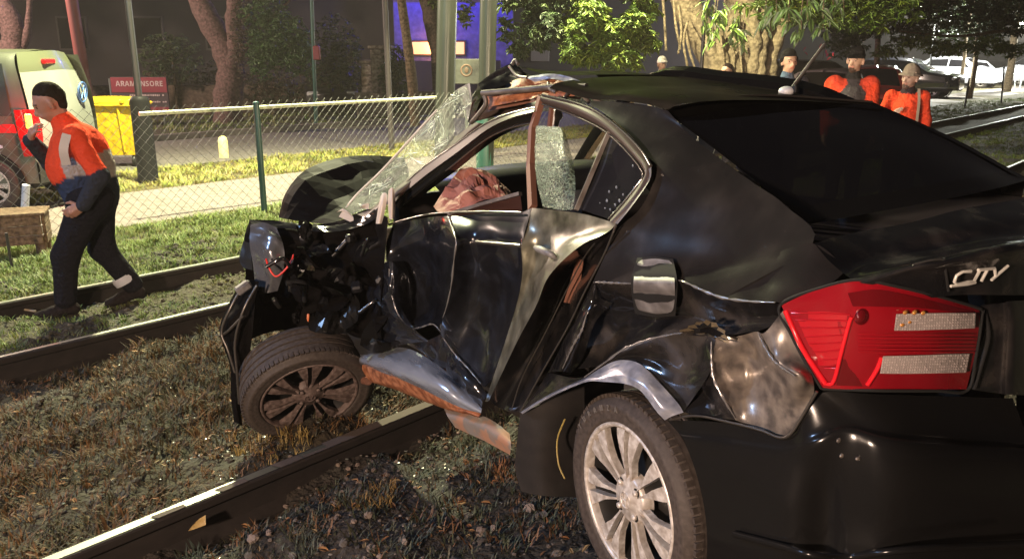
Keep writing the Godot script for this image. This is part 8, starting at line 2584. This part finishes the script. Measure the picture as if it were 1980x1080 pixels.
func make_people() -> void:
	# the man walking between the rails, to the left, head down, hand raised to his face
	var j := {
		"pelvis": V(0, 0.88, 0.0), "chest": V(0, 1.17, 0.045), "neck": V(0, 1.345, 0.11), "head": V(0.02, 1.485, 0.185), "face": V(0.2, -0.55, 1.0),
		"sl": V(0.19, 1.28, 0.03), "el": V(0.27, 1.02, -0.10), "wl": V(0.27, 0.83, 0.02), "sr": V(-0.18, 1.28, 0.09), "er": V(-0.2, 1.06, 0.26), "wr": V(-0.03, 1.24, 0.34),
		"hand_r": V(0.35, 0.5, -0.25), "palm_r": V(0, 0.2, -1), "hand_l": V(0, -0.4, 0.7),
		"hl": V(0.09, 0.85, 0.0), "kl": V(0.11, 0.46, 0.20), "al": V(0.11, 0.10, 0.24), "toe_l": V(0.11, 0.045, 0.42), "hr": V(-0.09, 0.85, -0.01), "kr": V(-0.10, 0.45, 0.0), "ar": V(-0.10, 0.12, -0.17), "toe_r": V(-0.10, 0.04, 0.0), "belly": V(0, -0.02, 0.04)}
	var orange := Color(0.60, 0.06, 0.025)
	var navy := Color(0.022, 0.024, 0.034)
	var grey := Color(0.30, 0.27, 0.25)
	var o := person("man in orange and navy work jacket walking left between the rails", V(-2.929,0,-5.721), deg_to_rad(-72.0), j, {
		"skin": Color(0.30, 0.155, 0.11), "hair": Color(0.02, 0.016, 0.014), "jacket": orange, "lower": navy, "sleeve": orange, "collar": orange, "trousers": Color(0.014, 0.014, 0.016), "shoes": Color(0.02, 0.018, 0.018), "girth": 1.13, "curl": 0.9,
		"waist": 0.66, "forearm": Color(0.03, 0.032, 0.045), "more": [[V(0, 1.055, 0.03), V(0, 1.06, 0.035), 0.2, 0.2, grey], [V(0.02, 0.9, 0.02), V(0.02, 0.98, 0.03), 0.17, 0.178, Color(0.03, 0.042, 0.075)]]})
	var st := new_st()
	strip(st, spline([V(0.262, 1.30, 0.06), V(0.276, 1.2, 0.09), V(0.275, 1.1, 0.085)], 10), V(0, 0.2, 1), 0.055, 0.012)
	part("reflective_band", st, mat("band_grey", lin(0.34, 0.3, 0.27), 0.45), o)
	st = new_st()
	lathe(st, [Vector2(0.082, -0.03), Vector2(0.086, 0.0), Vector2(0.082, 0.03)], V(-0.10, 0.215, -0.122), aim(V(0, 1, 0.52)), 18)
	part("ankle_band", st, mat("band_pale", lin(0.5, 0.5, 0.55), 0.4), o)
	# three onlookers beyond the car's roof
	var a := standing(1.83)
	a.face = V(0.15, -0.05, 1)
	person("man in a dark jacket with a blue-grey shirt beside the banyan trunk", V(3.304,0.415,-10.2) * V(1, 0, 1) + V(0, 0.02, 0), 0.0, a, {
		"full_hair": true, "skin": Color(0.40, 0.24, 0.17), "hair": Color(0.015, 0.012, 0.012), "jacket": Color(0.02, 0.02, 0.028), "collar": Color(0.06, 0.09, 0.13), "trousers": Color(0.02, 0.02, 0.025), "shoes": Color(0.02, 0.02, 0.02),
		"bands": [[[[V(0.03,1.42,0.125), V(0.05,1.25,0.165), V(0.05,1.1,0.17)], [V(0.05,1.42,0.12), V(0.07,1.25,0.16), V(0.07,1.1,0.165)]], Color(0.3, 0.4, 0.5)], [[[V(-0.2,1.50,0.0), V(-0.13,1.51,0.05)], [V(-0.24,1.42,0.05), V(-0.15,1.45,0.12)]], Color(0.5, 0.05, 0.32)]]})
	var b := standing(1.85)
	b.face = V(-0.55, -0.12, 1)
	person("bearded man in a black cap and open orange jacket", V(3.854,0.497,-9.6) * V(1, 0, 1) + V(0, 0.02, 0), -0.25, b, {
		"skin": Color(0.38, 0.24, 0.18), "hair": Color(0.012, 0.01, 0.01), "hat": Color(0.012, 0.012, 0.014), "beard": Color(0.05, 0.03, 0.022), "jacket": Color(0.045, 0.042, 0.045), "sleeve": orange, "collar": Color(0.02, 0.02, 0.022), "trousers": Color(0.02, 0.02, 0.025), "shoes": Color(0.02, 0.02, 0.02),
		"more": [[V(0.2, 1.44, -0.04), V(0.16, 1.1, 0.04), 0.10, 0.13, orange], [V(-0.2, 1.44, -0.04), V(-0.17, 1.1, 0.02), 0.10, 0.12, orange]]})
	var c := standing(1.66)
	c.face = V(-0.7, -0.05, 1)
	c.wr = V(-0.16, 1.12, 0.26)
	c.er = V(-0.27, 1.08, 0.02)
	c.hand_r = V(0.3, 0.4, 0.5)
	person("man in a grey brimmed hat and bright orange jacket", V(4.631,0.456,-9.9) * V(1, 0, 1), -0.35, c, {
		"skin": Color(0.34, 0.23, 0.19), "hair": Color(0.02, 0.016, 0.014), "hat": Color(0.17, 0.14, 0.12), "brim": 0.135, "beard": Color(0.06, 0.045, 0.04), "jacket": orange * 1.1, "sleeve": orange * 1.1, "collar": Color(0.03, 0.02, 0.025), "trousers": Color(0.02, 0.02, 0.025), "shoes": Color(0.02, 0.02, 0.02),
		"bands": [[[[V(0.085,1.42,0.125), V(0.10,1.25,0.155), V(0.10,1.0,0.16)], [V(0.115,1.42,0.115), V(0.13,1.25,0.145), V(0.13,1.0,0.15)]], Color(0.36, 0.3, 0.24)]]})
	# small figures below the banyan
	var d := standing(1.74)
	person("person with a white helmet below the hanging leaves", V(2.896,-0.132,-16.5) * V(1, 0, 1), 0.3, d, {
		"skin": Color(0.3, 0.17, 0.12), "hair": Color(0.02, 0.016, 0.014), "hat": Color(0.75, 0.72, 0.7), "jacket": Color(0.35, 0.32, 0.3), "trousers": Color(0.03, 0.03, 0.04), "shoes": Color(0.02, 0.02, 0.02)})
	var e := standing(1.66)
	e.face = V(-0.8, 0, 0.5)
	person("dark-haired person seen small in front of the banyan roots", V(3.319,0.254,-13.2) * V(1, 0, 1), 0.0, e, {
		"skin": Color(0.3, 0.17, 0.12), "hair": Color(0.012, 0.01, 0.01), "jacket": Color(0.015, 0.015, 0.018), "trousers": Color(0.03, 0.03, 0.04), "shoes": Color(0.02, 0.02, 0.02)})


# ---------------------------------------------------------------- stones, clods and scraps on the ground
func stone_mesh(seed_: int) -> ArrayMesh:
	var n := FastNoiseLite.new()
	n.seed = seed_
	n.frequency = 0.9
	var st := new_st()
	next_group(st)
	flat(st)
	var p := func(i: int, k: int) -> Vector3:
		var th := PI * i / 5.0
		var ph := TAU * (k % 7) / 7.0 + i * 0.4
		var d := Vector3(sin(th) * cos(ph), cos(th) * 0.7, sin(th) * sin(ph))
		return d * (0.5 + 0.28 * n.get_noise_3dv(d * 1.3))
	for i in 5:
		for k in 7:
			if i > 0:
				tri(st, p.call(i, k), p.call(i + 1, k + 1), p.call(i, k + 1))
			if i < 4:
				tri(st, p.call(i, k), p.call(i + 1, k), p.call(i + 1, k + 1))
	return mesh_of(st)

func make_litter() -> void:
	var r := RandomNumberGenerator.new()
	r.seed = 321
	var shapes := []
	for k in 5:
		shapes.append(stone_mesh(40 + k))
	var tones := [mat("stone_pale", lin(0.17, 0.135, 0.115), 0.85), mat("stone_grey", lin(0.075, 0.068, 0.064), 0.85), mat("stone_dark", lin(0.04, 0.034, 0.03), 0.9)]
	# the bigger ballast stones near the rear wheel, one by one
	for k in 90:
		var p := V(r.randf_range(-1.1, 0.25), 0, r.randf_range(-2.9, -1.75))
		if Vector2(p.x - 0.32, p.z + 2.09).length() < 0.2 or absf(across(p.x, p.z) + 2.81) < 0.09:
			continue
		var s := r.randf_range(0.02, 0.055)
		p.y = ground_height(p.x, p.z) + s * 0.18
		var o := MeshInstance3D.new()
		o.name = numbered(self, "ballast_stone")
		o.mesh = shapes[k % 5]
		o.set_surface_override_material(0, tones[[0, 1, 1, 2, 0][k % 5]])
		add_child(o)
		o.transform = Transform3D(Basis.from_euler(V(r.randf() * 6, r.randf() * 6, r.randf() * 6)).scaled(V(s, s * r.randf_range(0.6, 1.0), s * r.randf_range(0.8, 1.2))), p)
		tag(o, "loose ballast stone on the ground beside the car's rear wheel", "stone", "ballast stones beside the rear wheel")
	# gravel, clods and dead leaves too many to count
	for spec in [["gravel", -2.7, -0.7, 0.2, 3.6, 2600, 0.006, 0.022, [Color(0.07, 0.062, 0.055), Color(0.045, 0.04, 0.037), Color(0.13, 0.105, 0.09)]],
		["gravel", -2.95, -2.3, 0.0, 4.6, 900, 0.008, 0.03, [Color(0.12, 0.09, 0.07), Color(0.06, 0.05, 0.04), Color(0.17, 0.13, 0.11)]],
		["soil_clods", -5.05, -2.9, -1.5, 8.0, 2600, 0.012, 0.045, [Color(0.05, 0.04, 0.026), Color(0.075, 0.055, 0.03), Color(0.04, 0.032, 0.022)]],
		["soil_clods", -6.2, -5.2, -1.0, 9.0, 1600, 0.012, 0.05, [Color(0.05, 0.045, 0.03), Color(0.08, 0.07, 0.05)]],
		["soil_clods", -7.3, -6.35, -1.5, 7.0, 2200, 0.015, 0.07, [Color(0.06, 0.05, 0.045), Color(0.10, 0.085, 0.07), Color(0.045, 0.038, 0.03)]],
		["soil_clods", -7.5, -6.4, 3.2, 5.6, 700, 0.02, 0.09, [Color(0.035, 0.03, 0.022), Color(0.05, 0.04, 0.03)]]]:
		for v in 2:
			var xs := []
			var cols := []
			for k in int(spec[5]) / 2:
				var p := at_track(r.randf_range(spec[1], spec[2]), r.randf_range(spec[3], spec[4]))
				var s := r.randf_range(spec[6], spec[7])
				p.y = ground_height(p.x, p.z) + s * 0.1
				xs.append(Transform3D(Basis.from_euler(V(r.randf() * 6, r.randf() * 6, r.randf() * 6)).scaled(V(s, s * 0.7, s)), p))
				cols.append(spec[8][r.randi() % spec[8].size()] * r.randf_range(0.7, 1.2))
			scatter(spec[0], shapes[v + 1], mat("grit", Color(1, 1, 1), 0.9, 0.0, {"vertex": true}), xs, cols, self)
	var leaf := leaf_mesh(0.5, 0.3)
	for spec in [[-5.0, -2.95, -1.5, 7.0, 3600, 0.028], [-2.7, -0.8, 0.2, 4.5, 1100, 0.03], [-13.0, -11.4, -2.0, 14.0, 300, 0.05]]:
		var xs := []
		var cols := []
		for k in int(spec[4]):
			var p := at_track(r.randf_range(spec[0], spec[1]), r.randf_range(spec[2], spec[3]))
			p.y = ground_height(p.x, p.z) + r.randf_range(0.008, 0.03)
			xs.append(Transform3D(Basis.from_euler(V(r.randf_range(-0.7, 0.7), r.randf() * 6, r.randf_range(-0.7, 0.7))).scaled(Vector3.ONE * spec[5] * r.randf_range(0.6, 1.4)), p))
			cols.append([Color(0.15, 0.062, 0.02), Color(0.20, 0.10, 0.036), Color(0.09, 0.042, 0.018), Color(0.16, 0.11, 0.05)][r.randi() % 4])
		scatter("dead_leaves", leaf, mat("dead_leaf", Color(1, 1, 1), 0.8, 0.0, {"vertex": true, "backlight": Color(0.2, 0.2, 0.2)}), xs, cols, self)
	# splinters of glass and plastic thrown about the wreck
	var splinter := stone_mesh(77)
	for spec in [[V(-0.862,0.1,-3.741), 0.55, 240], [V(-1.015,0.08,-3.447), 0.4, 90], [V(-0.197,0.12,-3.174), 0.5, 120], [V(-1.707,0.05,-4.578), 0.5, 90]]:
		var xs := []
		var cols := []
		for k in int(spec[2]):
			var p: Vector3 = spec[0] + V(r.randfn() * spec[1], 0, r.randfn() * spec[1] * 0.7)
			p.y = ground_height(p.x, p.z) + r.randf_range(0.004, 0.016)
			var s := r.randf_range(0.006, 0.02)
			xs.append(Transform3D(Basis.from_euler(V(r.randf() * 6, r.randf() * 6, r.randf() * 6)).scaled(V(s, s * 0.25, s * r.randf_range(0.4, 1.2))), p))
			cols.append([Color(0.24, 0.22, 0.20), Color(0.02, 0.02, 0.02), Color(0.17, 0.19, 0.18), Color(0.16, 0.12, 0.085)][r.randi() % 4])
		scatter("crash_debris", splinter, mat("splinter", Color(1, 1, 1), 0.25, 0.0, {"vertex": true}), xs, cols, self)
	# rusty tufts beside the wheel and below the sill
	var tuft := tuft_mesh(14, 7, 0.4, 0.8)
	for spec in [[V(0.022,0.1,-3.189), Color(0.24, 0.10, 0.03), 26, 0.16], [V(-0.556,0.05,-2.941), Color(0.2, 0.12, 0.03), 16, 0.14], [V(-1.006,0.05,-3.404), Color(0.24, 0.17, 0.05), 22, 0.2], [V(-0.14,0.1,-3.407), Color(0.09, 0.11, 0.075), 26, 0.16], [V(-1.249,0.05,-3.507), Color(0.2, 0.13, 0.04), 20, 0.2]]:
		var xs := []
		var cols := []
		for k in int(spec[2]):
			var p: Vector3 = spec[0] + V(r.randfn() * spec[3] * 0.6, 0, r.randfn() * spec[3] * 0.6)
			p.y = ground_height(p.x, p.z)
			var s := r.randf_range(0.03, 0.06)
			xs.append(Transform3D(Basis(Vector3.UP, r.randf() * 6).scaled(V(s, s, s)), p))
			cols.append(spec[1] * r.randf_range(0.7, 1.25))
		scatter("weeds", tuft, mats["grass_blade"], xs, cols, self)
	# scraps
	var o := thing("stick", "short pale stick lying between the rails at the left", "stick", V(-3.445,0.05,-5.574))
	var st := new_st()
	tube(st, [V(-0.09, 0.015, 0.0), V(0.0, 0.02, 0.01), V(0.1, 0.012, 0.03)], 0.009, 6)
	part("wood", st, mat("pale_wood", lin(0.3, 0.24, 0.16), 0.8), o)
	o = thing("plastic_scrap", "yellowish crumpled scrap lying against the near rail", "litter", V(-1.197,0.06,-2.802))
	st = new_st()
	sheet(st, [[V(-0.03,0,0.01), V(0,0.03,0.0), V(0.03,0.05,0.0)], [V(-0.03,0,0.03), V(0,0.01,0.03), V(0.035,0.02,0.02)]], 4, 4, 0.012, 30.0)
	part("scrap", st, mat("scrap_yellow", lin(0.32, 0.22, 0.08), 0.6), o)
